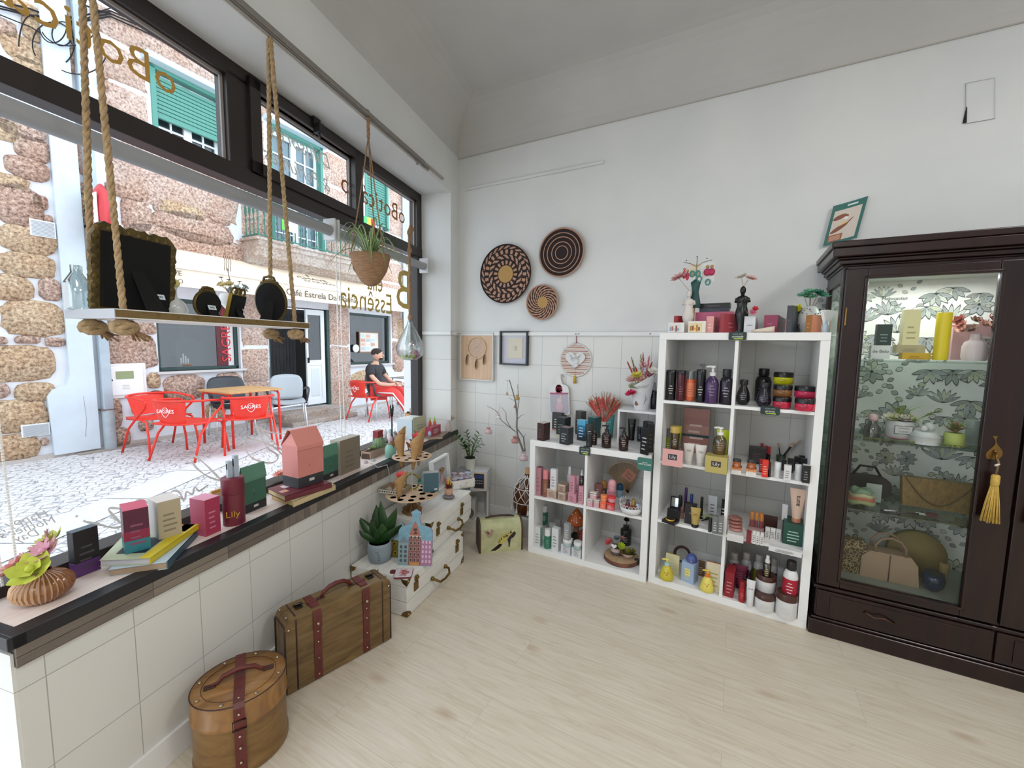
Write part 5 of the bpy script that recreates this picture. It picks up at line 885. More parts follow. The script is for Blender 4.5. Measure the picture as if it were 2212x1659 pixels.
pot('seashell bowl of moss and succulents on the log slice',.042,-.012,.036,.034,'#B8A094',fl2,name='shell_planter',shell=True)
t = bt('dark glass bottle with a black flower top behind the shell bowl',1339,1363,1136,1180,g0,'bottle','#2A2828','#1C1C1E'); 
f = MB(); flower(f,(0,0,.17),.022,mat('#161618',.7),10,(0,-.5,1),3,.4); f.tube([(0,0,.12),(0,0,.17)],.002,M_blk,5).tube([(.0,0,.15),(.02,0,.168),(.03,0,.155)],.0015,M_blk,5); f.build('paper_flower',t)
tag(MB().lathe([(.014,0),(.016,.03),(.012,.034)],mat('#1E2020',.4),14).build('small_pot',loc=(c0[0] + .098,c0[1] - .01,g0)),'small black pot at the right edge behind the log slice','pot')
# ================================================================ tall shelving unit
k1,k2,k3,k4 = ZT1[3] if False else 1.0935,.743,.3925,.038; T1 = 1.471; KR = degrees_ = -3.06
yT = 720.5
def topon(x0,x1,yt,col,label,xc=None,a=-3,y=.10,**k):
    """things on top of the tall unit stand at eye level, so their depth is given, not read off the picture"""
    kx = k.pop('name','product_box'); cat = k.pop('cat','box'); n = Vector((sin(KT[1]),-cos(KT[1]),0)); xcc = xc if xc is not None else x0; p = plane(xcc,yT,n,n.dot(Vector(KT[0])) - y); A_ = radians(a); w = hext(p,x1,Vector((cos(A_),sin(A_)))) if x1 - xcc > 2 else k.get('dep',.05); l = max(.01,min(.12,hext(p,x0,Vector((-sin(A_),cos(A_)))))) if xcc - x0 > 2 else k.get('dep',.05)
    z0 = k.get('z0',T1); h = hz(xcc,yt,p) - z0; m = MB().box(0,w,0,l,0,h,mat(col,.35)); fx = x1 - xcc >= xcc - x0
    mm = MB(); mm.M = Matrix() if fx else MTr((0,l,0)) @ MRo(-pi / 2,4,'Z'); fw_ = w if fx else l
    if k.get('side'): (m.box(-.0005,0,0,l,0,h,mat(k['side'],.35)) if fx else m.box(0,w,-.0005,0,0,h,mat(k['side'],.35)))
    if k.get('tx'): mm.text(k['tx'],fw_ * k.get('ts',.2),mat(k.get('ink','#888888'),.5),frontM(fw_ / 2,-.001,h * .45),ext=.0002)
    elif k.get('pic'): mm.box(fw_ * .06,fw_ * .8,-.001,0,h * .05,h * .82,mat(k['pic'][0],.5)); rn = RND(3); [mm.box(fw_ * (.1 + .12 * i),fw_ * (.2 + .12 * i),-.0016,-.001,h * rn.uniform(.1,.35),h * rn.uniform(.4,.75),mat(k['pic'][1 + i % (len(k['pic']) - 1)],.5)) for i in range(5)]
    else: lines(mm,fw_ * .25,fw_ * .75,-.0008,h * .3,h * .5,mat(k.get('ink','#8A3A48'),.5),2)
    kk = len(m.v); m.v += mm.v
    for f,i,s_ in zip(mm.f,mm.mi,mm.sm): m.f.append([q + kk for q in f]); m.mi.append(m.m(mm.mats[i])); m.sm.append(s_)
    return tag(m.build(kx,loc=(p.x,p.y,z0),rz=A_,bevel=.0006,seg=1),label,cat),p,h
topon(1445,1474.5,682,'#A03038','crimson perfume box at the left end on top of the tall unit',1462,55,.06); topon(1443,1467.6,697,'#E0DEDA','small card box with a blue and red street picture at the left end',None,-3,.006,dep=.02,pic=['#D8D4D0','#8A9AB0','#A86A5A','#B4B8C4','#8A4A40'])
topon(1486,1513,694,'#E2DED2','small card box with a yellow street picture',None,-3,.01,dep=.02,pic=['#E0D0A0','#B8762E','#8A4A34','#D8A848']); _,_,hp_ = topon(1500,1532,675,'#C45E84','flat pink gift box under the black ones, left part',None,-3,.16,dep=.08,side='#B04A70'); topon(1538,1570,673.5,'#C05A78','flat pink gift box under the black ones, right part',None,-3,.16,dep=.08,z0=T1)
_,pb1,hb1 = topon(1508,1560,666,'#26283A','dark navy box, lower of the two dark boxes lying on the pink ones',None,-4,.162,dep=.08,z0=T1 + hp_ + .0005,ink='#8A90A8'); topon(1506,1562,656,'#141416','black box, upper of the two dark boxes lying on the pink ones',None,-3,.165,dep=.075,z0=T1 + hp_ + hb1 + .001,ink='#8A8A90')
topon(1514,1543,683,'#DC9C98','pale pink glowing box beside the rose-red one',1540,-3 + 88,.03,side='#C88A86',ink='#F4E0D4'); topon(1542,1583,677,'#A84850','rose-red glossy box left of the black figure',1562,50,.03,ink='#C87A80')
topon(1594,1634,683,'#CFD2D6','white coffee perfume box right of the black figure',1630,86,.03,tx='coffee',ink='#8A8E94',ts=.22); topon(1635.5,1682,680,'#8A2648','magenta box in the middle of the tall unit top',1678,80,.06,ink='#C0708A'); topon(1683,1725.5,659.6,'#262024','tall black box with a star on top of the tall unit',1709,72,.04,side='#2E3640',tx='☆' if False else 'A',ink='#8A5A50',ts=.6); topon(1724,1777,680,'#A8743C','copper and orange box at the right end of the tall unit top',1752,45,.03,side='#C88468',ink='#E8A060')
for px,yp,sc_ in ((1737,702,1),): 
    n = Vector((sin(KT[1]),-cos(KT[1]),0))
def bust(label,cx,ytop,col,y,s,emp='#'):
    n = Vector((sin(KT[1]),-cos(KT[1]),0)); p = plane(cx,yT,n,n.dot(Vector(KT[0])) - y); h = hz(cx,ytop,p) - T1; t = thing('body_vase',label,'vase',(p.x,p.y,T1),KT[1]); M_ = mat(col,.25)
    prf = [(.065,0),(.07,.02),(.075,.12),(.10,.26),(.128,.36),(.13,.42),(.112,.50),(.095,.57),(.102,.64),(.112,.71),(.108,.76),(.07,.785),(.036,.80),(.035,.84)]
    MB().lathe([(r * h,z * h) for r,z in prf],M_,28,Matrix.Diagonal((1,.72,1,1))).ball((0,0,.905 * h),.062 * h,M_,16,.95,1.2,1.5).ball((-.045 * h,-.055 * h,.67 * h),.04 * h,M_,12).ball((.045 * h,-.055 * h,.67 * h),.04 * h,M_,12).tube([(-.10 * h,0,.74 * h),(-.125 * h,.01,.66 * h)],.035 * h,M_,10).tube([(.10 * h,0,.74 * h),(.125 * h,.01,.66 * h)],.035 * h,M_,10).build('figure',t); return t,h
tw,hw = bust('white female figure vase with a pink paper flower',1484,626,'#D6CFC9',.07,1); tbk,hb = bust('black female figure vase with pale paper flowers for hair',1599,618,'#121414',.06,1)
m = MB(); flower(m,(-.06,0,hw + .075),.05,mat('#D8A0A0',.8),7,(-.4,-.5,1),2,.1); m.tube([(0,0,hw * .98),(-.03,0,hw + .03),(-.06,0,hw + .07)],.0015,mat('#B89A84'),5); m.build('paper_flower',tw)
m = MB(); flower(m,(-.012,0,hb + .045),.034,mat('#D8CEC6',.8),9,(-.3,-.3,1),3,.4); flower(m,(.035,0,hb + .04),.035,mat('#D8B4AC',.8),8,(.4,-.4,1),2,.0); m.tube([(0,0,hb * .98),(.02,0,hb + .03)],.0015,mat('#B89A84'),5).tube([(0,0,hb * .98),(-.01,0,hb + .04)],.0015,mat('#B89A84'),5); m.build('paper_flower',tbk)
m = MB(); flower(m,(0,0,.0),.018,mat('#D87A94',.7),6,(.3,-1,.6),3,.3); flower(m,(.01,-.004,.018),.016,mat('#C02A3A',.7),6,(.3,-1,.6),2,.3); n = Vector((sin(KT[1]),-cos(KT[1]),0)); p = plane(1615,676,n,n.dot(Vector(KT[0])) - .045); tag(m.build('ribbon_bow',tbk),'pink and red ribbon bow'); bpy.data.objects['ribbon_bow'].location = (.052,-.045,p.z - T1)
# earring display
p = plane(1497,yT,n,n.dot(Vector(KT[0])) - .11); et = thing('earring_stand','dark green dress-shaped earring stand hung with pink and green earrings','jewellery stand',(p.x,p.y,T1),KT[1]); zt = hz(1497,665,p) - T1; z2 = hz(1497,604,p) - T1; hh = z2 - zt
MB().lathe([(.03,0),(.03,.004),(.004,.006),(.004,zt)],mat('#B08A5A',.4),16).build('pole',et); MB().lathe([(r * .8,zt + u * hh) for r,u in ((.036,0),(.040,.03),(.036,.2),(.027,.42),(.022,.55),(.027,.75),(.033,.9),(.016,.97),(.010,1.0))],mat('#1E4A48',.5),24,Matrix.Diagonal((1,.6,1,1))).build('torso',et)
br = MB(); M_bz = mat('#8A7A64',.4,.7); br.tube([(-.07,0,z2 + .10),(-.03,0,z2 + .088),(0,0,z2 + .07),(.03,0,z2 + .09),(.075,0,z2 + .10)],.0018,M_bz,5).tube([(0,0,z2),(0,0,z2 + .125)],.002,M_bz,5)
for x in (-.055,0,.05): br.ball((x,0,z2 + .125 - abs(x) * .3),.004,M_bz,8)
br.build('branch_bar',et); er = MB()
for i,(x,z,c1_,c2_) in enumerate(((-.062,.06,'#D8848C','#C24A54'),(-.045,.05,'#C89A64','#C83A50'),(.055,.065,'#B8984A','#B02850'),(.078,.065,'#B8984A','#B02850'))): er.ball((x,-.006,z2 + z),.008,mat(c1_,.3,.5),10).ball((x,-.006,z2 + z - .03),.018 if i > 1 else .010,mat(c2_,.5),12,1,.5,1.1 if i > 1 else 2.4)
for x,z in ((.018,.02),(.062,.0),(-.02,.05),(.01,.05)): er.tube([(x + .011 * cos(a),-.01,z2 + z - .02 + .015 * sin(a)) for a in [k * pi / 7 for k in range(14)]],.0042,mat('#3A8A80',.4),6,closed=True)
er.build('earrings',et)['kind'] = 'stuff'; MB().box(-.035,.02,.002,.004,z2 + .02,z2 + .085,mat('#D8CCB4',.6)).box(.03,.09,.002,.004,z2 - .02,z2 + .085,mat('#DADADA',.6)).build('earring_card',et)
p = plane(1745,yT,n,n.dot(Vector(KT[0])) - .16); t = thing('speckled_vase','white vase with black speckles and green paper flowers behind the copper box','vase',(p.x,p.y,T1),0); hv = hz(1745,662,p) - T1; m = MB().lathe([(.03,0),(.05,hv * .4),(.048,hv * .7),(.03,hv * .95),(.02,hv)],mat('#DCDCDA',.4),24); rn = RND(5)
for i in range(60): a,z = rn.uniform(0,6.28),rn.uniform(.3,.9) * hv; r_ = .05 - abs(z - hv * .5) * .12; m.ball((r_ * cos(a),r_ * sin(a),z),rn.uniform(.002,.004),M_blk,6,1,1,.8)
m.build('vase',t); m = MB()
for i,(x,z) in enumerate(((-.03,.06),(0,.05),(.03,.07),(.05,.055),(-.005,.075))): flower(m,(x,0,hv + z),.035,mat(['#7FC0A0','#9AD0B0','#3E8A74','#6AAE90','#88C8A8'][i],.8),8,(x * 5,-.4,1),2,.15); m.tube([(x * .2,0,hv * .9),(x,0,hv + z)],.0012,mat('#8A6A4A'),4)
m.build('paper_flowers',t); m = MB(); flower(m,(-.05,-.03,hv - .01),.022,mat('#D8D838',.7),5,(-1,-1,.3),2,.3); m.build('yellow_ribbon',t)
p = plane(1781.5,yT,n,n.dot(Vector(KT[0])) - .05); t = thing('card_vase','small pale blue vase holding paper scent strips at the right end','vase',(p.x,p.y,T1),0); hv = hz(1781,693,p) - T1; MB().lathe([(.014,0),(.017,hv * .4),(.013,hv),(.011,hv)],mat('#B4C4CC',.3),20).build('vase',t); m = MB()
for i in range(7): a = -.25 + .11 * i; m.box(-.006,.006,-.0006,.0006,0,.085,mat('#DDE0DE',.7),TR(.0,.004 * (i - 3),hv * .4,0,a,0))
m.build('scent_strips',t)
m = MB(); m.sheet([[(x,-.01 * sin(3 * u),.004 + (.010 + .02 * u) * (0 if k == 0 else 1)) for u,x in [(i / 6,-.035 + .10 * i / 6) for i in range(7)]] for k in (0,1)],mat('#DCCFBC',.5)); p = plane(1650,yT,n,n.dot(Vector(KT[0])) - .02); o = m.build('soap_dish',loc=(p.x - .02,p.y,T1 - .002)); o.modifiers.new('s','SOLIDIFY').thickness = .006; tag(o,'cream wavy shell-shaped dish in front of the magenta box','dish')
boxtag('dark NOVIDADE tag clipped over the top edge of the tall unit',1576,1610.5,716,736,cpl(KT)[1],cpl(KT)[0],'AQUI TEM','novidade'); boxtag('dark PROMO tag clipped to the first shelf of the tall unit',1645.5,1681.5,877,897.5,cpl(KT)[1],cpl(KT)[0],'AQUI TEM','promo')
# compartment 1 and 2
bt('black cylindrical bottle at the left end of the top left compartment',1437,1459,799,864,k1,'full','#16161A','#0E0E10'); bt('slim dark crimson tube bottle second from the left',1460,1479,800,866,k1,'full','#4A1420','#16101A',ink='#9A5A68'); bt('orange body mist with a clear cap in the top left compartment',1479,1500.5,801,866,k1,'cyl','#E2704A','#B8C0C4',lab='#EA8A64',captr=True,ink='#B84A2E'); bt('dark bottle between the orange mist and the purple pump bottle',1501,1522,798,869,k1,'full','#17161C','#101014')
bt('purple pump bottle with a white pump in the top left compartment',1521,1550.5,790,872,k1,'pump','#47305A','#D8D8DA',ink='#9A84A8'); bt('dark violet bottle at the right end of the top left compartment',1552,1581,797,874,k1,'jug','#1D1726','#121016',ink='#B8B0C0'); bt('dark pump bottle with a pale pump hidden behind',1507,1522,786,855,k1,'pump','#1A181E','#C8C8CC')
bt('small black pear-shaped bottle at the left of the top right compartment',1589,1619,820,875,k1,'amph','#141416','#0C0C0E',ink='#8A8A90'); bt('tall black domed bottle at the back of the top right compartment',1628,1664,796,868,k1,'jug','#131318','#15151C',ink='#5A5A66'); bt('dark violet pear-shaped bottle in front of the tall black one',1632,1665,827,879.5,k1,'amph','#1C1626','#100E14',ink='#8A809A')
zj = k1
for l,x0,x1,yt,yb,z_,c_ in (('pink-banded black jar at the bottom of the left jar stack',1668,1708,857,883,k1,'#C82E4A'),('amber-banded black jar in the middle of the left jar stack',1669,1710,831,858,k1 + .0552,'#8A5A30'),('bright yellow black-lidded jar on top of the left jar stack',1670,1712.5,804,831,k1 + .1104,'#D8D418'),('red-pink black-lidded jar at the bottom of the right jar stack',1715,1760,860,889,k1,'#C8284A'),('pink black-lidded jar on top of the right jar stack',1714.5,1763,834,861,k1 + .056,'#CC2E56')): bt(l,x0,x1,yt,yb,z_,'jar',c_,'#141012','black-lidded cream jars',cat='jar',ink='#7A1A2C' if c_[1] == 'C' else '#4A4410')
tb('mint and pink tube standing at the back of the top right compartment',1703,1741,750,838,k1,'#7FA89E','#4A7A6A',col2='#B8929C',ink='#4A6A64',capw=.45,push=.02); bx('dark red carton behind the jars',1713,1732,812,858,k1,'#3E1018',None,-3,dep=.04,ink='#B08A8E')
# compartment 3
bx('pink and white product display panel propped at the back',1473,1529,880,975,k2,'#A8746E',None,-3,dep=.006,band=[(.36,.42,'#1E4448'),(.42,.62,'#B88A80'),(.8,1,'#B07A74')],name='product_poster',cat='poster',ink='#E0C0B8')
bt('faceted amber perfume bottle with a gold top on the pink box',1446,1467,921,972,k2 + .089,'cyl','#B0A04A','#B89A4A',gl=True,cat='perfume'); tb('yellow-green tube behind the amber perfume',1447,1471,919,980,k2,'#B8C028','#8A9A20'); bt('small green and grey bottle at the far left back',1437,1446,926,985,k2,'cyl','#6A7A18','#5A5660')
bx('pink box with a dark label, left in the second row',1427,1474,968,1004,k2,'#D8A09C',1430,-3,dep=.07,lab='#20222A',tx='Lily',side='#B88478'); bx('gold box with a dark label beside the divider',1520,1570,983,1018.5,k2,'#B4A45E',1522,-3,dep=.07,lab='#3A2A28',tx='Lily',side='#8A7A40'); tb('white tube beside the pink box, left of two',1474,1499,957.5,1003.5,k2,'#DAD6D0','#C8C4BE',tx='Lily',ink='#8A8078',txs=.28); tb('white tube beside the gold box, right of two',1499,1525,961,1007.5,k2,'#DAD6D0','#C8C4BE',tx='Lily',ink='#8A8078',txs=.28)
bt('clear oval pump bottle standing on the gold box',1539,1568,923,986,k2 + .080,'pump','#CFC0A0','#E4E0DA',gl=True,ink='#A89878'); tb('lime green tube behind the clear pump bottle',1543.5,1575,928,1000,k2,'#C2CE18','#9AA812',ink='#5A6A10',capw=.6)
# compartment 4
for x0,x1,yt,ym,yb,l in ((1580,1601,992,1007,1023,'at the left of the second right compartment'),(1611,1633,994,1010,1028,'left of the red cartons')): bx('orange and white carton ' + l,x0,x1,ym,yb,k2,'#DCDCD8',None,-3,dep=.035,band=[(.55,.85,'#D8905C'),(.85,1,'#C86A34')]); bt('amber glass jar on a carton ' + l,x0 + 2,x1 - 1,yt,ym + 4,k2 + .040,'flat','#A85A2C','#2A2A2E',cat='jar')
gp = MB(); p1 = on(1618,975,k2); gp.box(0,.20,0,.003,0,.20,glass('#E8F0E4',.4,.93)); o = gp.build('acrylic_sheet',loc=(p1.x,p1.y + .03,k2),rz=-.05); tag(o,'clear acrylic panel standing at the back of the second right compartment','acrylic sheet')
p = on(1632,985,k2); m = MB().plate([(-.05,0),(.04,.03),(.05,.10),(-.05,.085)],.002,mat('#C28A80',.6)).plate([(x - .0,z + .04) for x,z in superell(.07,.06,2,16)],-.002,mat('#D8C8C0',.6)); tag(m.build('pink_card',loc=(p.x,p.y + .04,k2 + .015),rz=-.05),'tilted pink card with a white semicircle behind the lipsticks','card')
def stick(l,x0,x1,yt,yb,z,c,c2,nm='lipstick',up=.5,tr=False,push=0): 
    p = on((x0 + x1) / 2,yb,z); r = (x1 - x0) * mpp(p) / 2 * rs(x0); c_ = p + awayv(p) * (r + push); h = max(hz((x0 + x1) / 2,yt,c_) - z,.01); t = thing(nm,l,'cosmetics',(c_.x,c_.y,z)); MB().lathe([(r,0),(r,h * up)],mat(c,.3),14).build('base',t); MB().lathe([(r * .92,h * up + .0002),(r * .92,h * .98),(r * .85,h)],mat(c2,.3),14).build('cap',t)
bx('dark acrylic lipstick stand',1616,1654,965,1000,k2,'#2E2A2C',None,-3,dep=.05,ink='#5A5254',name='lipstick_stand',cat='stand')
for i,(x,y) in enumerate(((1630,952),(1640,957),(1648,962),(1655,964))): stick(['red lipstick, leftmost of four raised at the back','red lipstick, second of four raised at the back','red lipstick, third of four raised at the back','red lipstick, rightmost of four raised at the back'][i],x,x + 8,y,y + 40,k2 + .0002,'#2A2224','#C83A44',push=.07)
bx('bright red lipstick carton',1645,1658,993,1030,k2,'#D8301E',None,-3,dep=.02,ink='#F2B8A0'); bx('darker red lipstick carton behind the bright one',1639,1648,992,1020,k2,'#A82028',None,-3,dep=.02); stick('dark maroon lipstick right of the red cartons',1658,1664.5,998,1031,k2,'#2A1416','#3A1A1E'); stick('white lipstick tube, left of two on the front edge',1670,1685.5,998,1033,k2,'#D2D4D6','#DADCDE'); stick('white lipstick tube, right of two on the front edge',1714,1731,1003,1038.5,k2,'#CFD2D6','#D6D8DC')
bx('white lipstick carton between the two white tubes',1692,1708,1004,1037,k2,'#D4D4D4',None,-3,dep=.02,ink='#7A7A7A'); bx('black carton at the right end of the front row',1732,1749,1004,1042.5,k2,'#161616',None,-3,dep=.03,ink='#8A8A8A',top='#C8C8C8')
for i,(x0,x1,yt,yb) in enumerate(((1700,1713,990,1020),(1714,1727,986,1018),(1728,1741,990,1024),(1724,1738,984,1010),(1688,1698,993,1016))): bx(['black carton, leftmost of the dark group behind the white tubes','black carton in the middle of the dark group','black carton at the right of the dark group','black carton rearmost in the dark group','short black carton beside the brush pot'][i],x0,x1,yt,yb,k2,'#1A1A1C',None,-3,dep=.02,top='#3A3A3C',ink='#6A6A6A')
p = on(1688,1000,k2); t = thing('brush_pot','dark green pot of slanting make-up brushes','brush pot',(p.x,p.y + .04,k2)); MB().lathe([(.022,0),(.024,.035),(.020,.035)],mat('#3A4A3E',.5),18).build('pot',t)
for tx_,tz_,c_,r_ in ((.06,.115,'#1A1A1C',.006),(.10,.15,'#A8A8A6',.0035),(-.02,.10,'#1E1E20',.003)): MB().tube([(0,0,.01),(tx_ * .7,.0,.01 + tz_ * .7)],r_,mat(c_,.4),8).lathe([(r_ * 1.2,0),(r_ * 1.8,.012),(r_ * 1.3,.025)],mat('#C8A890',.9),12,TR(tx_ * .7,0,.01 + tz_ * .7,0,atan2(tx_,tz_))).build('brush',t)
# compartment 5
m = MB().box(0,.075,0,.055,0,.016,mat('#17171A',.3)).box(0,.075,.053,.060,.014,.075,mat('#17171A',.3),TR(0,0,0,-.12)); p = on(1434,1128,k3); t = thing('compact_box','open black compact carton with a gold powder compact on it','cosmetics',(p.x - .012,p.y,k3),-.35); m.build('carton',t,bevel=.001); MB().lathe([(.025,0),(.027,.004),(.024,.009)],mat('#C8A04A',.25,.8),24,TR(.038,.026,.0165)).lathe([(.021,.009),(.0001,.0095)],mat('#2A2018',.2),24,TR(.038,.026,.0165)).build('compact',t)
p = on(1458,1105,k3); t = thing('mirror_compact','open black mirror compact leaning at the back left','cosmetics',(p.x,p.y + .04,k3),-.1); MB().box(-.035,.035,-.03,0,0,.01,mat('#15151A',.3)).build('base',t,bevel=.002); MB().box(-.035,.035,0,.006,0,.07,mat('#15151A',.3),TR(0,0,.008,-.15)).box(-.028,.028,-.001,0,.008,.062,mat('#B8BEC2',.05,1),TR(0,0,.008,-.15)).build('mirror_lid',t,bevel=.001)
stick('purple-capped mascara at the back',1476,1483,1053,1112,k3,'#1E1624','#4A2A68','mascara',.45,push=.03); stick('blue-capped mascara behind the black SPF box',1488,1495.5,1067,1115,k3,'#1A1C24','#24408A','mascara',.4,push=.03); stick('pink foundation stick beside the black box',1469,1477,1095,1122,k3,'#A87A70','#8A5A54','mascara'); stick('black mascara with an orange dot at the left',1463,1472,1070,1118,k3,'#241A1A','#1A1416','mascara',push=.02)
bx('black sun cream box with 50 printed on it',1478,1502,1086,1130,k3,'#1A1618',None,-8,dep=.03,tx='50',ink='#9A8A70'); tb('gold tube with a black cap in front of the black box',1489.5,1512,1096,1140,k3,'#A8904A','#141214',ink='#5A4A20',capw=.7); stick('tall black mascara right of the gold tube',1510,1517,1073,1128,k3,'#141416','#1A1A1C','mascara',push=.04); bx('white printed carton at the back of the third left compartment',1528,1547,1069,1120,k3,'#C4C6C8',None,-3,dep=.02,ink='#6A6E72'); bx('slim black carton against the divider',1556,1565,1079,1130,k3,'#161618',None,-3,dep=.02)
m = MB(); 
for k in range(7): a = -.6 + .5 * k; m.leaf((0,0,.01),(.05 * cos(a),.05 * sin(a),.035 - .004 * k),.03,mat('#A8B08A' if k % 2 else '#C2C8A4',.8),.2)
m.tube([(-.02,-.02,.004),(.04,.0,.03)],.003,M_blk,6); p = on(1523,1128,k3); tag(m.build('fabric_leaf',loc=(p.x,p.y + .02,k3)),'pale green fabric leaf with a black brush lying on the shelf','decoration'); stick('small black lipstick standing near the front edge',1529,1537,1118,1150,k3,'#2A2C30','#1E2024',up=.3)
bx('silver grey carton, left of two near the divider',1538,1549,1114,1152,k3,'#6E7070',None,-3,dep=.02,ink='#C8D0CC'); bx('silver grey carton, right of two near the divider',1550,1561,1114,1154,k3,'#747676',None,-3,dep=.02,ink='#C8D0CC')
# compartment 6
_,hbx = bx('white carton under the stack of blush compacts',1570,1606,1151,1166.5,k3,'#D2D0CE',None,-3,dep=.06)
for i in range(4):
    p = on(1588,1165,k3); m = MB().lathe([(.018,0),(.033,.002),(.034,.008),(.026,.014),(.0001,.017)],mat(['#B07A70','#9A6458','#8A5850','#84564E'][i],.15),26); tag(m.build('blush_compact',loc=(p.x - .002 * i,p.y + .034 + .003 * i,k3 + hbx + .0012 + .0178 * i)),['shiny pink blush compact at the bottom of the stack','blush compact second from the bottom','blush compact third from the bottom','blush compact on top of the stack'][i],'compact')
for i,x in enumerate((1618,1628,1638.5)): stick(['lip gloss with an orange cap, left of three','lip gloss with an orange cap, middle of three','lip gloss with an orange cap, right of three'][i],x,x + 9,1104 + 2 * i,1143 + i * 2,k3 + .014,'#8A4A4E','#C07A34','lip_gloss',.55)
bx('clear stepped stand under the lip glosses',1616,1650,1139,1150,k3,'#A88A88',None,-3,dep=.04,name='acrylic_stand',cat='stand'); bx('dark brown palette standing behind the glosses',1648,1678,1112,1150,k3,'#3A1A14',None,-3,dep=.012,ink='#4A241C'); 
for i,(x0,x1,yt,yb,c_) in enumerate(((1611.5,1622,1146,1172,'#7A1A24'),(1624,1631,1146,1174,'#D0CECC'),(1632,1639.5,1148,1176,'#D4D2D0'),(1641,1648.5,1150,1178,'#D0CECC'),(1652,1662,1138,1163,'#D2D0CE'),(1663,1674,1140,1165,'#D6D4D2'),(1675,1686,1142,1167,'#D0CECC'))): bx(['dark red small carton at the front left of the third right compartment','white slim carton, first right of the dark red one','white slim carton, second right of the dark red one','white slim carton, third right of the dark red one','white upright carton, left of the back three','white upright carton, middle of the back three','white upright carton, right of the back three'][i],x0,x1,yt,yb,k3,c_,None,-3,dep=.012,ink='#5A5A5A')
bx('flat white carton on the front edge, lower of two',1660,1733,1178,1189,k3,'#D6D6D6',None,-4,dep=.03,ink='#4A4A4E'); bx('dark green gift box under the aura tube',1687,1733.5,1127,1174,k3,'#1E4A3E',1690,-3,dep=.06,tx='oBOTICÁRIO' if False else None,ink='#A8C8BA',side='#163A30'); tb('large beige and copper aura tube standing on the dark green box',1700,1738,1055,1133,k3 + .104,'#D2B4A0','#B87458',tx='aura',ink='#2E2420',capw=.5,vert=True,txs=.42); bx('small white card upright beside the aura tube',1688,1700,1088,1122,k3 + .104,'#C8C8CA',None,-3,dep=.003,name='card',cat='card')
# compartment 7
bx('yellow and cream baby soap carton at the left',1429,1466,1193,1237,k4,'#D2CCA4',1437,-5,top='#A8A03A',side='#A8A060',dep=.05); 
def duck(l,x0,x1,yt,yb,z,c,pc,col2,gl=True):
    p = on((x0 + x1) / 2,yb,z); r = (x1 - x0) * mpp(p) / 2 * rs(x0); c_ = p + awayv(p) * r; h = hz((x0 + x1) / 2,yt,c_) - z; t = thing('duck_bottle',l,'bottle',(c_.x,c_.y,z),atan2(awayv(p).y,awayv(p).x) - pi / 2); y = mat(c,.2); MB().lathe([(r * .8,0),(r,h * .06),(r * .95,h * .25),(r * .8,h * .36),(r * .72,h * .52),(r * .45,h * .64),(r * .3,h * .68)],y,24).build('body',t)
    MB().ball((-r * .25,-r * .82,h * .42),r * .06,M_blk,8).ball((r * .2,-r * .82,h * .42),r * .06,M_blk,8).ball((0,-r * .9,h * .34),r * .12,mat('#D8702E',.4),8,1.2,.8,.7).build('face',t); MB().lathe([(r * .36,h * .68),(r * .36,h * .80)],mat(pc,.3),16).build('collar',t); MB().lathe([(r * .14,h * .80),(r * .14,h * .93)],mat(col2,.3),12).tube([(r * .2,0,h * .95),(0,0,h * .96),(-r * .5,0,h * .95),(-r * .7,0,h * .93)],r * .14,mat(col2,.3),8).build('pump',t)
duck('clear yellow duck-faced pump bottle with a blue collar',1423,1455,1206,1258,k4,'#C8B83A','#A8D0D4','#D8CC6A'); duck('yellow duck-faced pump bottle with an orange collar',1510,1541.5,1230,1283,k4,'#E0D060','#E0702E','#D8B83A')
bx('light blue baby soap box with a printed yellow duck',1470,1507,1222,1264,k4,'#9AB0CC',1497,72,dep=.05,ink='#D8C870',top='#A8BCD8',lab='#E4D880'); bx('orange-topped cream carton behind the right duck bottle',1520,1556,1211,1272,k4,'#D8CCB0',1523,-3,dep=.05,top='#B85A2A',ink='#A8A05A',side='#A8987A')
p = on(1493,1224,k4 + .1); t = thing('duck_soap','blue egg-shaped duck soap on the light blue box','ornament',(on(1492,1250,k4).x,on(1492,1258,k4).y + .028,k4 + .0995)); MB().lathe([(.025,0),(.030,.012),(.030,.03),(.024,.048),(.012,.058),(.0001,.06)],mat('#4A5A98',.4),24).build('body',t); MB().ball((0,0,.06),.006,mat('#4A5A98',.4),8).ball((0,-.03,.025),.005,mat('#C8905A'),8).build('beak_and_tuft',t)
bx('kraft cardboard piece behind the blue duck box',1505,1521,1213,1242,k4,'#7A5A3A',None,-3,dep=.03); m = MB().tube([(.045 * cos(a),0,.05 + .05 * sin(a)) for a in [k * pi / 10 for k in range(20)]],.009,mat('#4A2E22',.4),8,closed=True); p = on(1471,1222,k4); tag(m.build('wooden_ring',loc=(p.x,p.y + .05,k4)),'dark brown wooden ring standing behind the duck bottles','ornament')
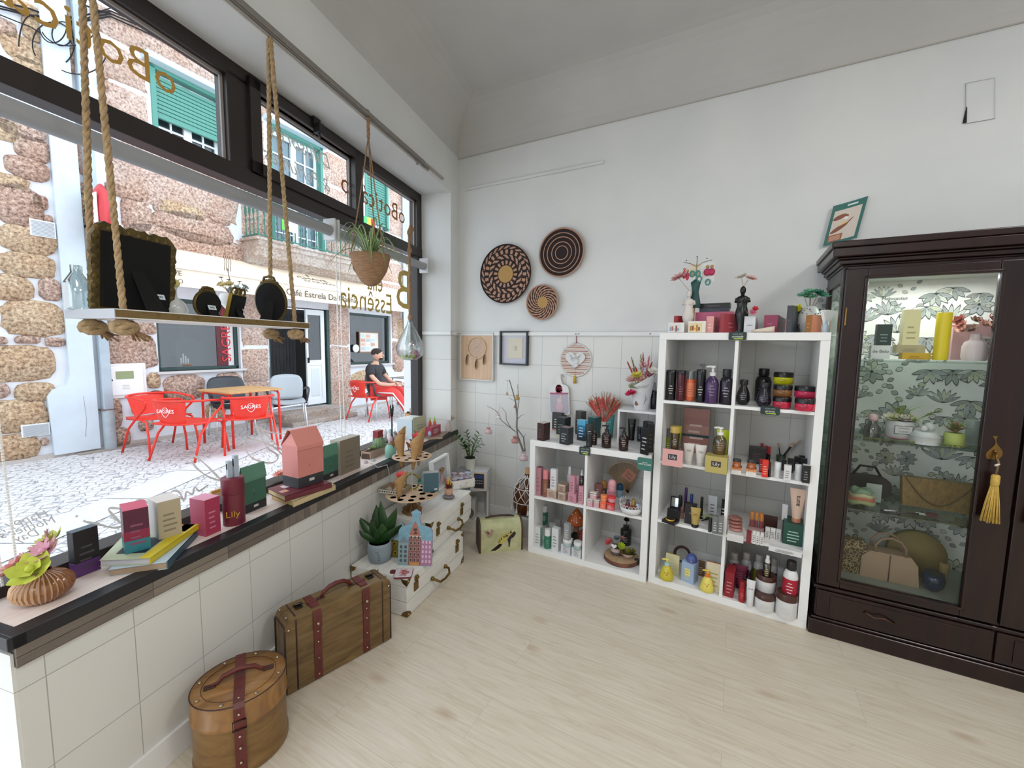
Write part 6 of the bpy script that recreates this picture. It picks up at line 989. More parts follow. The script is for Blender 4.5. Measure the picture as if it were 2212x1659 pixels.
# compartment 8
for i,(x0,x1,yt,yb,c_) in enumerate(((1571,1594,1193,1262,'#3A4048'),(1597,1621,1193,1264,'#2A2226'),(1623,1649,1197,1270,'#7A8020'),(1659,1678,1206,1275,'#34304A'))): bt(['white-capped white bottle with a blue-grey label, leftmost in the back row','white-capped white bottle with a black label, second in the back row','white-capped white bottle with an olive label, third in the back row','white-capped white bottle with a purple label, fourth in the back row'][i],x0,x1,yt,yb,k4,'jug','#B8B8B8','#B0ACA6','white hair-care bottles at the back',lab=c_)
bx('dark red carton at the front left of the bottom right compartment',1563,1587,1241,1293,k4,'#8A1A28',1583,84,ink='#C87A80',top='#A82A38',dep=.03); tb('maroon tube behind the dark red carton',1579,1613,1219,1272,k4,'#7A2A48','#5A1E34',ink='#B87A94',capw=.4); bt('small dark bottle with a white cap behind the red bottle',1610,1622,1220,1268,k4,'jug','#3A1E2A','#C8C8C8'); bt('slim red bottle leaning by the white tube',1594,1609,1255,1302,k4,'cyl','#A81E2A','#8A1822',ink='#D87A80'); tb('white printed tube at the front edge',1609,1628.5,1252,1311,k4,'#DADADA','#D2D2D2',tx='match',ink='#4A4048',capw=.72,txs=.24)
def wjar(l,x0,x1,yt,yb,z): 
    t = bt(l,x0,x1,yt,yb,z,'flat','#DADADA','#4A2C24','large white jars with brown lids',cat='jar'); b = t.children[0]; return t
wjar('white jar with a brown lid, lower one of the stack',1627,1672,1281,1323,k4); wjar('white jar with a brown lid, upper one of the stack',1629.5,1674,1240,1285,k4 + .072); wjar('white jar with a brown lid under the red and white bottle',1672,1720,1279,1338,k4)
bt('clear yellow spray bottle standing on the stacked jars',1646,1663.5,1199,1255,k4 + .146,'spray','#A89A20','#D8D8D8',gl=True,ink='#E8E0A0'); bt('white shampoo bottle with a red label and black cap on a jar',1687,1720.5,1211,1300,k4 + .083,'jug','#DADADA','#201C1C',lab='#A81830',ink='#F0D8D8',push=.0)
bx('flat pale carton standing behind the white shampoo',1676,1688,1225,1285,k4,'#C4C4C6',None,-3,dep=.02)
# ================================================================ in the display cabinet
def inc(px,py,z): return on(px,py,z)
r1,r2,r3,r4 = 1.3515,.9785,.6465,.296
CY = -.432
def cab(cx,z,y=.14): # point on a cabinet shelf at picture column cx, y metres behind the doors
    return plane(cx,900,(0,-1,0),-(CY + y))
def cb(l,x0,x1,yt,yb,z,col,y=.14,**k):
    c = cab((x0 + x1) / 2,z,y); w = cab(x1,z,y).x - cab(x0,z,y).x; h = (yb - yt) * mpp((c.x,c.y,z)); m = MB().box(-w / 2,w / 2,0,k.get('dep',.05),0,h,mat(col,.4))
    if k.get('tx'): m.text(k['tx'],w * k.get('ts',.22),mat(k.get('ink','#444'),.5) if len(k.get('ink','#444')) > 4 else mat('#3A3A3A'),frontM(0,-.001,h * .55),ext=.0002)
    else: lines(m,-w * .3,w * .3,-.0008,h * .2,h * .5,mat(k.get('ink','#8A8A7A')),3)
    return tag(m.build('product_box',loc=(c.x,c.y,z),rz=k.get('rz',0),bevel=.0006,seg=1),l,k.get('cat','box')),c,h
def cl(l,x0,x1,yt,yb,z,prof,col,y=.12,nm='vase',cat='vase',rough=.4,**k):
    c = cab((x0 + x1) / 2,z,y); s_ = mpp((c.x,c.y,z)); r = (x1 - x0) * s_ / 2 * rs(x0); h = (yb - yt) * s_; t = thing(nm,l,cat,(c.x,c.y,z)); mt = col if not isinstance(col,str) else mat(col,rough); MB().lathe([(a * r,b * h) for a,b in prof],mt,28,flute=k.get('fl',0),fn=k.get('fn',0)).build('body',t); return t,r,h
CYL = [(.97,0),(1,.02),(1,.98),(.97,1)]
cb('white booklet box with green script at the left of the top cabinet shelf',1868,1909,748,777,r1,'#C9D2CC',.06,dep=.04,tx='de Belo',ink='#3A4A44',ts=.28); cb('dark green tin standing behind the booklet box',1877,1909,703,748,r1 + .062,'#1C3430',.06,dep=.035,ink='#7A9A8A'); cl('red bottle half hidden at the left of the top cabinet shelf',1876,1891,665,705,r1 + .06,[(1,0),(1,.8),(.7,.9),(.4,1)],'#B81428',.10,'bottle','bottle')
cb('yellow box lying at the bottom of the cream box stack',1935,1996,763,777,r1,'#C8A21A',.10,dep=.05,ink='#8A6A10'); cb('gold-grey flat box in the middle of the cream box stack',1921,1983,746,763,r1 + .0292,'#A8A078',.10,dep=.05,ink='#8A825A'); cb('tall cream perfume box on top of the stack in the cabinet',1932,1967,668,744,r1 + .0648,'#D8D4A0',.10,dep=.045,ink='#A8A070'); cl('tall bright yellow cylinder on the top cabinet shelf',1999,2034,676,777,r1,CYL,'#D8C414',.09,'cylinder_box','box')
cb('large pink and brown gift box behind the ribbed vase',2037,2150,700,778,r1,'#C8A0A4',.22,dep=.08,ink='#8A5A5A'); cb('small white card with RYNG printed on it',2100,2128,728,752,r1 + .055,'#D8D4D2',.17,dep=.004,tx='RY\nNG',ts=.36,ink='#3A3636')
t,r,h = cl('white quilted vase of dried pink flowers on the top cabinet shelf',2058,2117,733,779,r1,[(.9,0),(1,.2),(.98,.65),(.8,.88),(.45,.96),(.42,1.25)],'#D8CCCC',.10,fl=.03,fn=18); m = MB(); rn = RND(6)
for i in range(9): a = i * .7; flower(m,(.05 * cos(a) * (1 + .3 * (i % 2)),.03 * sin(a),h * 1.45 + .02 * (i % 3)),.028,mat(['#B8786A','#A85A50','#8A6A58','#C89A88'][i % 4],.8),7,(cos(a),-.5,.8),2,.4)
m.build('dried_flowers',t)
t,r,h = cl('round white flower box with pale blossoms on a pink plate',1914,1978,893,928,r2 + .012,CYL,'#B8BCB8',.13,'flower_box','flower box'); m = MB()
for i in range(8): a = i * .8; flower(m,(r * .7 * cos(a),r * .6 * sin(a),h + .012),.035,mat(['#C8B8B4','#A8B07A','#C8BCB8','#8A9A5A'][i % 4],.8),9,(cos(a) * .5,-.4,1),2,.3)
for i in range(5): m.leaf((0,0,h),(-.05 + .03 * i,-.01,h + .075),.03,mat('#8A9A58',.7),.1)
sprig(m,(.04,0,h),(.13,0,h + .055),.008,mat('#6A8A34',.8),10,3); m.build('flowers',t); MB().box(-.032,.032,-r - .001,-r + .001,h * .25,h * .75,mat('#3A4048')).box(-.030,.030,-r - .0015,-r,h * .28,h * .72,mat('#B8BCB8')).text('MAISON',.010,mat('#6A6A68'),frontM(0,-r - .002,h * .6),ext=.0002).text('FLEURS',.010,mat('#6A6A68'),frontM(0,-r - .002,h * .4),ext=.0002).build('label',t)
t,r,h = cl('scalloped pink plate under the round flower box',1908,1984,922,928,r2,[(.5,0),(.95,.7),(1,1),(.9,.9)],'#B88A90',.13,'plate','plate')
t,r,h = cl('white hexagonal box with a heart-shaped stone on its lid',1968,2037,930,956,r2,[(1,0),(1,.6),(1.03,.62),(.7,1)],'#C4CAC8',.07,'gift_box','box'); MB().ball((-.005,0,h + .012),.014,mat('#C8C8C4',.5),10).ball((.02,.03,h + .015),.022,mat('#B8C0BC',.5),10).build('stones',t)
t,r,h = cl('lime green textured pot of dried flowers in the cabinet',2042,2092,933,962,r2,[(.9,0),(1,.1),(1,.8),(.9,1)],'#A8B864',.07,'flower_pot','plant pot',.8); m = MB()
for i in range(60): a = rn.uniform(0,6.28); e = rn.uniform(.3,1.4); L_ = rn.uniform(.03,.07); m.leaf((0,0,h),(L_ * cos(a) * cos(e),L_ * sin(a) * cos(e),h + L_ * sin(e)),.01,mat(rn.choice(['#7A8238','#9A8A50','#A87A68','#6A7A2E']),.8),.1,3)
m.build('dried_flowers',t); cl('pale cylinder candle behind the lime pot',2088,2124,898,948,r2,CYL,'#9AA49C',.2,'candle','candle'); t,r,h = cl('glass jar with a pink bud stopper at the left of the second cabinet shelf',1868,1905,905,940,r2,[(.9,0),(1,.1),(1,.6),(.5,.85),(.5,1)],glass('#D8DCD4',.5,.85),.12,'glass_jar','jar'); MB().ball((0,0,h + .014),.02,mat('#C8A8A8',.5),12).build('stopper',t)
m = MB(); [m.leaf((.0 + .4 * u,.04,.0),(.0 + .4 * u + rn.uniform(-.03,.03),.02,.012),.01,mat('#8A8A3A',.8),.1,2) for u in [k / 50 for k in range(50)]]; o = m.build('dry_moss',loc=(2.56,CY,r2)); tag(o,'strip of dry moss along the second cabinet shelf','moss',kind='stuff')
# third shelf
c = cab(1885,r3,.10); m = MB()
for k in range(4): m.tube([(.045 * cos(a) * (1 - .12 * k),.03 * sin(a),.018 + .016 * k + .006 * sin(3 * a)) for a in [j * pi / 9 for j in range(18)]],.014,mat(['#8A9468','#A86A50','#B0B088','#7A9478'][k],.9),8,closed=True)
tag(m.build('scarf',loc=(c.x - .015,c.y,r3)),'coiled green and rust patterned scarf on the third cabinet shelf','scarf'); cb('blank pale price card standing behind the scarf',1886,1921,1046,1085,r3,'#9AA8A0',.18,dep=.002,cat='card')
c = cab(1888,r3,.24); m = MB().plate([(x,z + .055) for x,z in superell(.19,.11,3.5,24)],.05,mat('#0E0D10',.5)).tube([(-.06,.025,.10),(-.03,.025,.155),(.03,.025,.155),(.06,.025,.10)],.006,M_blk); tag(m.build('handbag',loc=(c.x,c.y,r3)),'black handbag at the back of the third cabinet shelf','handbag')
c = cab(2045,r3,.20); m = MB().plate([(-.12,.0),(.12,.0),(.13,.14),(-.13,.14)],.04,wood('straw','#6A5630','#8A7444',sx=60,sy=8,sz=30,scale=1)).tube([(-.12 + .24 * u,-.004,.14 - .12 * sin(pi * u)) for u in [k / 12 for k in range(13)]],.003,mat('#5A4A2A',.8),5); tag(m.build('straw_clutch',loc=(c.x,c.y,r3)),'straw envelope clutch bag on the third cabinet shelf','handbag')
for i,(x,l) in enumerate(((1955,'silver pen lying at the left on the third cabinet shelf'),(1985,'dark pen lying in the middle of the third cabinet shelf'))): c = cab(x,r3,.05); tag(MB().tube([(-.04,0,.005),(.04,.02,.005)],.004,mat(['#A8A8AA','#4A4448'][i],.3,.6),8).build('pen',loc=(c.x,c.y,r3)),l,'pen')
c = cab(2025,r3,.08); tag(MB().box(-.03,.02,0,.03,0,.001,mat('#C8D0C8')).box(.0,.035,-.01,.012,.0012,.014,mat('#4A1A24')).build('jewellery_cards',loc=(c.x,c.y,r3)),'white card and dark red box lying on the third cabinet shelf','card')
# bottom of the cabinet
def leopard():
    m,nt,b = nodes_mat('leopard'); v = nd(nt,'ShaderNodeTexVoronoi',Scale=70.0,feature='DISTANCE_TO_EDGE'); tc = nd(nt,'ShaderNodeTexCoord'); nt.links.new(tc.outputs['Object'],v.inputs[0]); r = ramp(nt,[(.04,'#9A8A5A'),(.1,'#1E1A12'),(.5,'#4A3A20')]); nt.links.new(v.outputs['Distance'],r.inputs[0]); nt.links.new(r.outputs[0],b.inputs['Base Color']); return m
c = cab(1860,r4,.10); m = MB().plate([(-.09,0),(.07,0),(.08,.10),(.06,.17),(-.09,.165)],.05,leopard()); tag(m.build('leopard_bag',loc=(c.x,c.y,r4),bevel=.008),'leopard print bag at the left on the cabinet floor','handbag')
c = cab(1955,r4,.09); t = thing('beige_handbag','beige two-handled leather handbag in the bottom of the cabinet','handbag',(c.x,c.y,r4)); M_be = mat('#8E7A62',.6,var=.06); MB().plate([(-.105,0),(.11,0),(.10,.10),(.075,.135),(-.075,.135),(-.105,.10)],.08,M_be).build('body',t,bevel=.01); MB().tube([(0,-.002,.0),(0,-.002,.13)],.002,mat('#4A3A2A')).build('seam',t)
for y in (.005,.07): MB().tube([(-.055,y,.13),(-.055,y,.17),(-.035,y,.20),(0,y,.212),(.035,y,.20),(.055,y,.17),(.055,y,.13)],.006,mat('#7A6650',.6)).build('handle',t)
c = cab(2010,r4,.24); m = MB().lathe([(.0001,-.02),(.11,-.02),(.11,.02),(.0001,.02)],mat('#7A6E3E',.7),28,TR(0,0,.11,pi / 2)); tag(m.build('round_bag',loc=(c.x,c.y,r4)),'round olive yellow bag behind the beige handbag','handbag')
t,r,h = cl('dark blue glass bowl at the right on the cabinet floor',2030,2085,1245,1285,r4,[(.4,0),(.9,.3),(1,.7),(.85,1),(.8,.97)],mat('#28384A',.05,.3),.10,'glass_bowl','bowl'); cl('woven basket cup behind the glass bowl',2066,2090,1198,1240,r4 + .002,[(.8,0),(1,1),(.9,1)],mat('#8A7A48',.8,bump=.6,bs=90),.22,'basket_cup','basket')
# ================================================================ rope shelf hanging in the window
def WL(s,o,z): return tuple(ww(s,o,z))
M_rope = mat('#A88E6A',.9,bump=.8,bs=200,var=.2,vs=60); M_jute = mat('#9A7A5A',.9,bump=.6,bs=200,var=.15,vs=60)
def rope(m,a,b,r,mt=M_rope,tw=None):
    a,b = Vector(a),Vector(b); d = b - a; L = d.length; d.normalize(); u = d.orthogonal().normalized(); v = d.cross(u); tw = tw or L / (r * 9); n = int(tw * 5) + 2
    for k in range(3): m.tube([a + d * (L * i / n) + (u * cos(2 * pi * (tw * i / n + k / 3)) + v * sin(2 * pi * (tw * i / n + k / 3))) * r * .52 for i in range(n + 1)],r * .56,mt,6)
SZ = 1.447; sh = thing('hanging_shelf','wooden board shelf hanging from the curtain rail on twisted ropes','shelf',WL(0,0,0),LW)
bd_ = MB(); S0,S1 = 2.445,1.762; M_osb = wood('shelf_board','#5A4828','#7A643A','#6A5630',sx=30,sy=30,sz=60,rough=.8,scale=2); bd_.box(-S0,-S1,-.099,.099,SZ,SZ + .020,M_osb).box(-S0,-S1,-.1,.1,SZ - .003,SZ,M_white).box(-S0 - .002,-S0,-.1,.1,SZ - .003,SZ + .022,mat('#B8BCC4',.5)).box(-S0,-S1,-.1,.1,SZ + .020,SZ + .0225,M_white); bd_.build('board',sh)
for s_,sp in ((2.405,2.395),(1.80,1.815)):
    for o_ in (-.065,.065):
        m = MB(); rope(m,(-s_,o_,SZ - .01),(-sp,0 + o_ * .06,2.585),.0085); m.build('rope',sh)
        m = MB(); 
        for k in range(3): m.tube([(-s_ + .024 * cos(a + k),o_ + .020 * sin(a + k),SZ - .02 - .006 * k + .008 * sin(2 * a)) for a in [j * pi / 6 for j in range(12)]],.010,M_rope,7,closed=True)
        rn = RND(int(s_ * 9 + o_ * 99))
        for k in range(22): m.tube([(-s_ + .012,o_,SZ - .03),(-s_ + .03 + rn.uniform(-.01,.02),o_ - .01 + rn.uniform(-.02,.02),SZ - .045 - rn.uniform(0,.02))],.0024,M_jute,4)
        m.build('rope_knot',sh)
SH = SZ + .0228
M_gf = mat('#5E4E28',.45,.5,var=.25,vs=30)
def sfm(s,o,rz=0): return WL(s,o,SH),LW + rz
def frame(label,s,o,w,h,rz,lean,kind,price=None,leg=True):
    loc,r = sfm(s,o,rz); t = thing('photo_frame',label,'picture frame',loc,r); B_ = MTr((0,0,0)) @ MRo(lean,4,'X'); V = mat('#050506',.95); n = 40
    f = MB(); b = MB()
    if kind == 'rect':
        pts = []; N = 64
        def per(u):
            L = 2 * (w + h); d = u * L
            if d < w: return (-w / 2 + d,h),(0,1)
            if d < w + h: return (w / 2,h - (d - w)),(1,0)
            if d < 2 * w + h: return (w / 2 - (d - w - h),0),(0,-.25)
            return (-w / 2,d - 2 * w - h),(-1,0)
        for i in range(N): (x,z),(nx,nz) = per(i / N); e = .010 + .010 * abs(sin(i * 1.25)); pts.append((x + nx * e,max(z + nz * e,0.0)))
        f.plate(pts,.012,M_gf,B_)
        for i in range(0,N,2): (x,z),(nx,nz) = per(i / N); f.ball((x + nx * .008,.004,max(z,.01)),.011,M_gf,8,1,.6,1,B_) if z > .008 else None
        b.plate([(-w * .48,.01),(w * .48,.01),(w * .48,h * .97),(-w * .48,h * .97)],-.004,V,B_)
    elif kind == 'round':
        f.lathe([(w / 2,0),(w / 2 + .006,.006),(w / 2,.012)],M_gf,36,B_ @ TR(0,.012,h * .5,pi / 2) @ Matrix.Diagonal((1,h / w,1,1))).lathe([(.0001,.004),(w / 2,.004)],M_gf,30,B_ @ TR(0,.012,h * .5,pi / 2) @ Matrix.Diagonal((1,h / w,1,1)))
        for i in range(7): a = radians(62 + i * 9.4); f.ball((w * .53 * cos(a),.006,h * .5 + h * .53 * sin(a)),.008,M_gf,8,1,.6,1,B_)
        f.tube([(-.022,.006,h * 1.02),(-.018,.006,h * 1.11),(0,.006,h * 1.14),(.018,.006,h * 1.11),(.022,.006,h * 1.02)],.005,M_gf,7,M=B_); b.lathe([(.0001,.001),(w * .48,.001),(w * .48,.004),(.0001,.004)],V,36,B_ @ TR(0,.0,h * .5,pi / 2) @ Matrix.Diagonal((1,h / w,1,1)))
    elif kind == 'small':
        f.plate([(-w / 2,0),(w / 2,0),(w / 2,h),(-w / 2,h)],.012,mat('#B89A3E',.4,.6),B_)
        for x in (-.3,0,.3): f.tube([(x * w + .016 * cos(a),.006,h + .008 + .014 * sin(a)) for a in [k * pi / 6 for k in range(12)]],.0042,M_gf,6,closed=True,M=B_)
        b.plate([(-w / 2 + .003,.003),(w / 2 - .003,.003),(w / 2 - .003,h - .003),(-w / 2 + .003,h - .003)],-.004,V,B_)
    f.build('gilt_border',t); b.build('velvet_back',t)
    if leg: m = MB(); lw = min(.028,w * .2); m.add([(-lw * .6,-.006,h * .62),(lw * .6,-.006,h * .62),(lw,-h * .35,.002),(-lw,-h * .35,.002),(-lw * .6,-.002,h * .62),(lw * .6,-.002,h * .62),(lw,-h * .33,.0),(-lw,-h * .33,.0)],[(0,1,2,3),(4,7,6,5),(0,3,7,4),(1,5,6,2),(0,4,5,1),(3,2,6,7)],V); m.build('easel_leg',t)
    if price:
        x_,z_,a_ = price; m = MB(); m.box(-.015,.015,-.001,0,-.008,.008,mat('#D8E2E4',.6),TR(x_,-h * .2,z_,-.35,0,a_))
        for k in range(4): m.box(-.010 + .005 * k,-.007 + .005 * k,-.0014,-.001,-.003,.003,mat('#4A5A78'),TR(x_,-h * .2,z_,-.35,0,a_))
        m.build('price_sticker',t)
frame('largest gilded frame seen from its black velvet back, at the near end',2.315,.03,.20,.225,.10,.10,'rect',(.035,.05,.0)); frame('round frame with a gilded bow seen from its black back',2.118,.0,.098,.088,.12,.10,'round',(.0,.032,.0)); frame('small rectangular gilt frame seen from its black back',2.02,-.0,.085,.09,.35,.25,'small',(.03,.03,.4)); frame('oval gilded frame turned nearly edge-on at the far end of the shelf',1.862,-.01,.115,.155,-1.2,.12,'round',(.0,.04,.0))

t = thing('glass_jar','square clear glass bottle at the near end of the hanging shelf','jar',WL(2.43,.07,SH),LW); MB().lathe([(.030,0),(.032,.01),(.032,.07),(.014,.10),(.014,.12)],glass('#E4F0F0',.9,.9),4).build('body',t)
t = thing('white_goblet_vase','white bust-shaped vase of tiny flowers behind the small frame','vase',WL(1.975,.055,SH),LW); MB().lathe([(.025,0),(.028,.025),(.022,.035),(.042,.06),(.045,.085),(.040,.095)],mat('#DADAD8',.4),26).build('vase',t); m = MB(); rn = RND(5)
for i in range(11): a,e = rn.uniform(0,6.28),rn.uniform(.3,1.2); q = (.05 * cos(a),.03 * sin(a),.095 + .04 * sin(e)); flower(m,q,.014,mat(rn.choice(['#D8C890','#A8C4C8','#B8A050','#E0D4B0']),.8),6,(cos(a),sin(a),1),2,.3); m.tube([(0,0,.09),q],.001,M_jute,4)
for x,z in ((-.045,.15),(-.015,.145),(.03,.145),(.05,.135)): m.tube([(x * .3,0,.09),(x,0,z)],.0012,mat('#6A5040'),4).lathe([(.0001,.0),(.009,.003),(.0001,.005)],mat('#5A4438'),10,TR(x,0,z))
m.tube([(0,0,.09),(-.018,0,.19)],.0016,mat('#6A5040'),4); [m.tube([(-.03 + .008 * k,0,.18),(-.026 + .008 * k,0,.215),(-.032 + .008 * k,0,.235)],.0012,mat('#5A4A3C'),4) for k in range(4)]; m.build('dried_flowers',t)
t = thing('glass_ornament','pale white glass ornament between the large and round frames','ornament',WL(2.19,.05,SH),LW); MB().lathe([(.03,0),(.036,.02),(.025,.045),(.008,.06),(.007,.085),(.012,.10),(.0001,.11)],mat('#D4D6D4',.15,alpha=.8),22).build('body',t); MB().ball((0,-.005,.105),.014,mat('#C8C078',.6),10).build('flower',t)
# hanging spider plant
PS,PZ = 1.215,1.70
t = thing('hanging_spider_plant','spider plant in a woven jute basket hanging from the curtain rail','plant',WL(PS,-.02,PZ),LW); MB().lathe([(.02,0),(.05,.02),(.085,.08),(.104,.15),(.106,.165),(.096,.165),(.092,.15)],mat('#A07C5C',.9,bump=1,bs=70,var=.2,vs=30,stretch=(1,1,8)),32).build('basket',t)
m = MB(); rope(m,(0,0,.88),(0,0,.77),.009,M_jute)
for a in (.3,2.4,4.5): m.tube([(0,0,.78),(.05 * cos(a),.05 * sin(a),.45),(.10 * cos(a),.10 * sin(a),.165),(.088 * cos(a),.088 * sin(a),.08),(.03 * cos(a),.03 * sin(a),.005)],.0035,M_jute,6)
m.tube([(.02 * cos(a_),-.0,.895 + .018 * sin(a_)) for a_ in [k * pi / 6 for k in range(12)]],.002,mat('#8A8A88',.3,.8),6,closed=True).build('hanger',t); m = MB(); rn = RND(11)
for i in range(46):
    a = rn.uniform(0,6.28); L_ = rn.uniform(.11,.26); up_ = rn.uniform(.05,.2); g = []; w = .006
    for k in range(9): u = k / 8; r = .02 + L_ * u ** 1.1; z = .15 + up_ * sin(pi * u * .75) * 1.1 - .06 * u * u * (1 if i % 3 else 2.2); c = Vector((r * cos(a),r * sin(a),z)); sd_ = Vector((-sin(a),cos(a),0)) * w * (1 - u ** 3) ; g.append([c - sd_,c - sd_ * .4 + Vector((0,0,-.001)),c + sd_ * .4 + Vector((0,0,-.001)),c + sd_])
    m.sheet([[r_[0],r_[1]] for r_ in g],mat('#5E8444',.5)).sheet([[r_[1],r_[2]] for r_ in g],mat('#B8C894',.5)).sheet([[r_[2],r_[3]] for r_ in g],mat('#527A3C',.5))
m.build('leaves',t)
# glass terrarium drop on a knotted rope
t = thing('hanging_terrarium','teardrop glass terrarium hanging on a knotted jute rope by the window edge','terrarium',WL(.60,.10,1.27),LW); MB().lathe([(.0001,0),(.05,.006),(.088,.04),(.098,.085),(.085,.135),(.05,.20),(.022,.25),(.012,.285)],glass('#F4FAFA',.9,.95),34).build('glass',t); m = MB(); rope(m,(0,0,.27),(.0,0,.90),.010,M_jute)
for z in (.30,.50,.76,.88): m.ball((.004,0,z),.018,M_jute,10,1,1,1.3)
m.tube([(0,0,.89),(.02,0,.93),(.045,0,.92),(.05,0,.90)],.010,M_jute,7).build('rope',t); m = MB()
for i in range(60): a = rn.uniform(0,6.28); r = rn.uniform(.01,.05); m.leaf((r * cos(a) - .03,r * sin(a),.012),(r * cos(a) * 1.2 - .03 + rn.uniform(-.01,.01),r * sin(a),.04 + rn.uniform(0,.012)),.006,mat(rn.choice(['#C8D478','#D8DC98','#A8C060']),.8),.1,2)
m.build('moss',t); MB().ball((.035,-.01,.055),.030,mat('#B06A88',.7),16,1,.8,1.25,TR(0,0,0,0,.35)).lathe([(.006,.09),(.010,.12),(.004,.14)],mat('#B8A0B0',.4),10,TR(.03,0,0)).build('pink_egg',t)
# ================================================================ things on the window sill
SL = .6672; a0 = degrees = math.degrees(LW)
def sb_(label,xc,x0,x1,yt,yb,col,z=SL,a=101,**k): return bx(label,x0,x1,yt,yb,z,col,xc,a,**k)
p = on(88,1313,SL); t = thing('ribbed_vase','wide brown ribbed ceramic vase at the near end of the sill','vase',(p.x - .05,p.y + .018,SL)); r = 76 * mpp((p.x,p.y,SL)) * rs(88)
M_rv = mat('#8A5A38',.15); m = MB(); n = 96; prof = [(.35,0),(.62,.03),(.9,.28),(1.0,.55),(.95,.82),(.75,1.05),(.5,1.2),(.34,1.27),(.30,1.32),(.32,1.36)]; vs = []; M_rib = mat('#D8B088',.2)
for q,z in prof:
    row = []
    for i in range(n + 1): a = 2 * pi * i / n; f_ = 1 + .03 * cos(32 * a) * min(1,z * 4); row.append((r * q * f_ * cos(a),r * q * f_ * sin(a),r * z))
    vs.append(row)
for i in range(n): m.sheet([[vs[j][i],vs[j][i + 1]] for j in range(len(prof))],M_rib if i % 3 == 0 else M_rv)
m.lathe([(.0001,.001),(r * .35,.001)],M_rv,20).build('vase',t); m = MB()
for x,y,z,R_,c,k in ((-.035,-.035,.02,.055,'#E2A8A0',7),(.055,-.03,.03,.055,'#BCC44A',6),(.03,.0,.06,.045,'#D8A0B4',12),(-.02,.02,.065,.05,'#CCCE74',8),(.0,-.03,.01,.03,'#D0C0B8',6)): flower(m,(x,y,r * 1.36 + z),R_ * .9,mat(c,.75),k,(x * 8,-.5,.8),2,.3)
for x,y,z in ((.085,-.03,.02),(.06,.02,.09),(-.01,.02,.10)): sprig(m,(0,0,r * 1.3),(x,y,r * 1.36 + z),.010,mat('#C8A498',.9),10,int(x * 100))
m.build('fabric_flowers',t)
sb_('black and purple perfume box next to the ribbed vase',165,152,220,1150,1250,'#201C22',band=[(0,.30,'#5A3470')],ink='#4A444C',top='#4A5A66')
def book(label,pts,z,th,cover,pages='#C8C4BC',spine=None,name='book',extra=None):
    P_ = [on(x,y,z) for x,y in pts]; o0 = P_[0]; m = MB(); L2 = [(p - o0) for p in P_]; C_ = mat(cover,.45); PG = mat(pages,.8,stretch=(1,1,60)); th_ = th
    v = [(p.x,p.y,0) for p in L2]; c = Vector((sum(p[0] for p in v) / 4,sum(p[1] for p in v) / 4,0))
    ins = [tuple(Vector(p) + (c - Vector(p)) * .03) for p in v]; up = lambda l,h: [(a,b,h) for a,b,_ in l]; Q = [(0,1,2,3),(4,5,6,7),(0,1,5,4),(1,2,6,5),(2,3,7,6),(3,0,4,7)]
    m.add(up(ins,.0015) + up(ins,th - .0015),Q,PG); m.add(up(v,0) + up(v,.0015),Q,C_).add(up(v,th - .0015) + up(v,th),Q,C_); a,b = v[1],v[2]; k = .012; u_ = (Vector(v[0]) - Vector(a)).normalized() * .003; m.add([a,b,tuple(Vector(b) + u_),tuple(Vector(a) + u_)] + up([a,b,tuple(Vector(b) + u_),tuple(Vector(a) + u_)],th),Q,mat(spine,.45) if spine else C_)
    def pt(u,w,e=.0006): q = Vector(v[0]).lerp(Vector(v[1]),u).lerp(Vector(v[3]).lerp(Vector(v[2]),u),w); return (q.x,q.y,th + e)
    for (u0,u1,w0,w1,c_) in (extra or []): m.poly([pt(u0,w0),pt(u1,w0),pt(u1,w1),pt(u0,w1)],mat(c_,.5))
    return tag(m.build(name,loc=(o0.x,o0.y,z)),label,'book'),o0
book('pale blue paperback at the bottom of the near book pair',[(236,1247),(363,1229),(427,1159),(300,1172)],SL,.024,'#B8CCD8','#A8927A','#3E5A6A',extra=[(.3,.6,.1,.4,'#8A3A38')]); book('paperback with a yellow spine on top of the blue one',[(216,1224),(325,1219),(430,1143),(285,1150)],SL + .0245,.020,'#B8C0A0','#C4C4CC','#D8C020',extra=[(.78,1,0,1,'#D8C428'),(.2,.75,.15,.6,'#20242C'),(.55,.95,.75,1,'#D87838')])
zb = SL + .045
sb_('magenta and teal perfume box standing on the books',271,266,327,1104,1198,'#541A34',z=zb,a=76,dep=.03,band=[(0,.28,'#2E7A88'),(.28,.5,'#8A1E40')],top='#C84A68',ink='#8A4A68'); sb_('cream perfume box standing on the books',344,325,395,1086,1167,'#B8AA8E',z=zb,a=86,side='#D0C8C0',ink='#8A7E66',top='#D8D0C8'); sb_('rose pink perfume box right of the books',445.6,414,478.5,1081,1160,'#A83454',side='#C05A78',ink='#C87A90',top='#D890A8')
p = on(507,1137,SL); r = 26 * mpp(p) * rs(507); c = p + awayv(p) * r; t = thing('gift_tube','maroon cylindrical gift box with gold lettering','box',(c.x,c.y,SL),atan2(awayv(p).y,awayv(p).x) - pi / 2); h = hz(505,1030,c) - SL; MG_ = mat('#6E2434',.4); MB().lathe([(r * .97,0),(r * .97,h * .66)],MG_,34).text('Lily',r * .9,mat('#C8A040',.3,.7),frontM(-r * .1,-r * .99,h * .26),ext=.0008).build('body',t); MB().lathe([(r,h * .665),(r * 1.01,h * .67),(r * 1.01,h * .985),(r,h),(.0001,h)],MG_,34).lathe([(r * 1.015,h * .82),(r * 1.02,h * .825),(r * 1.015,h * .83)],MG_,34).build('lid',t); 
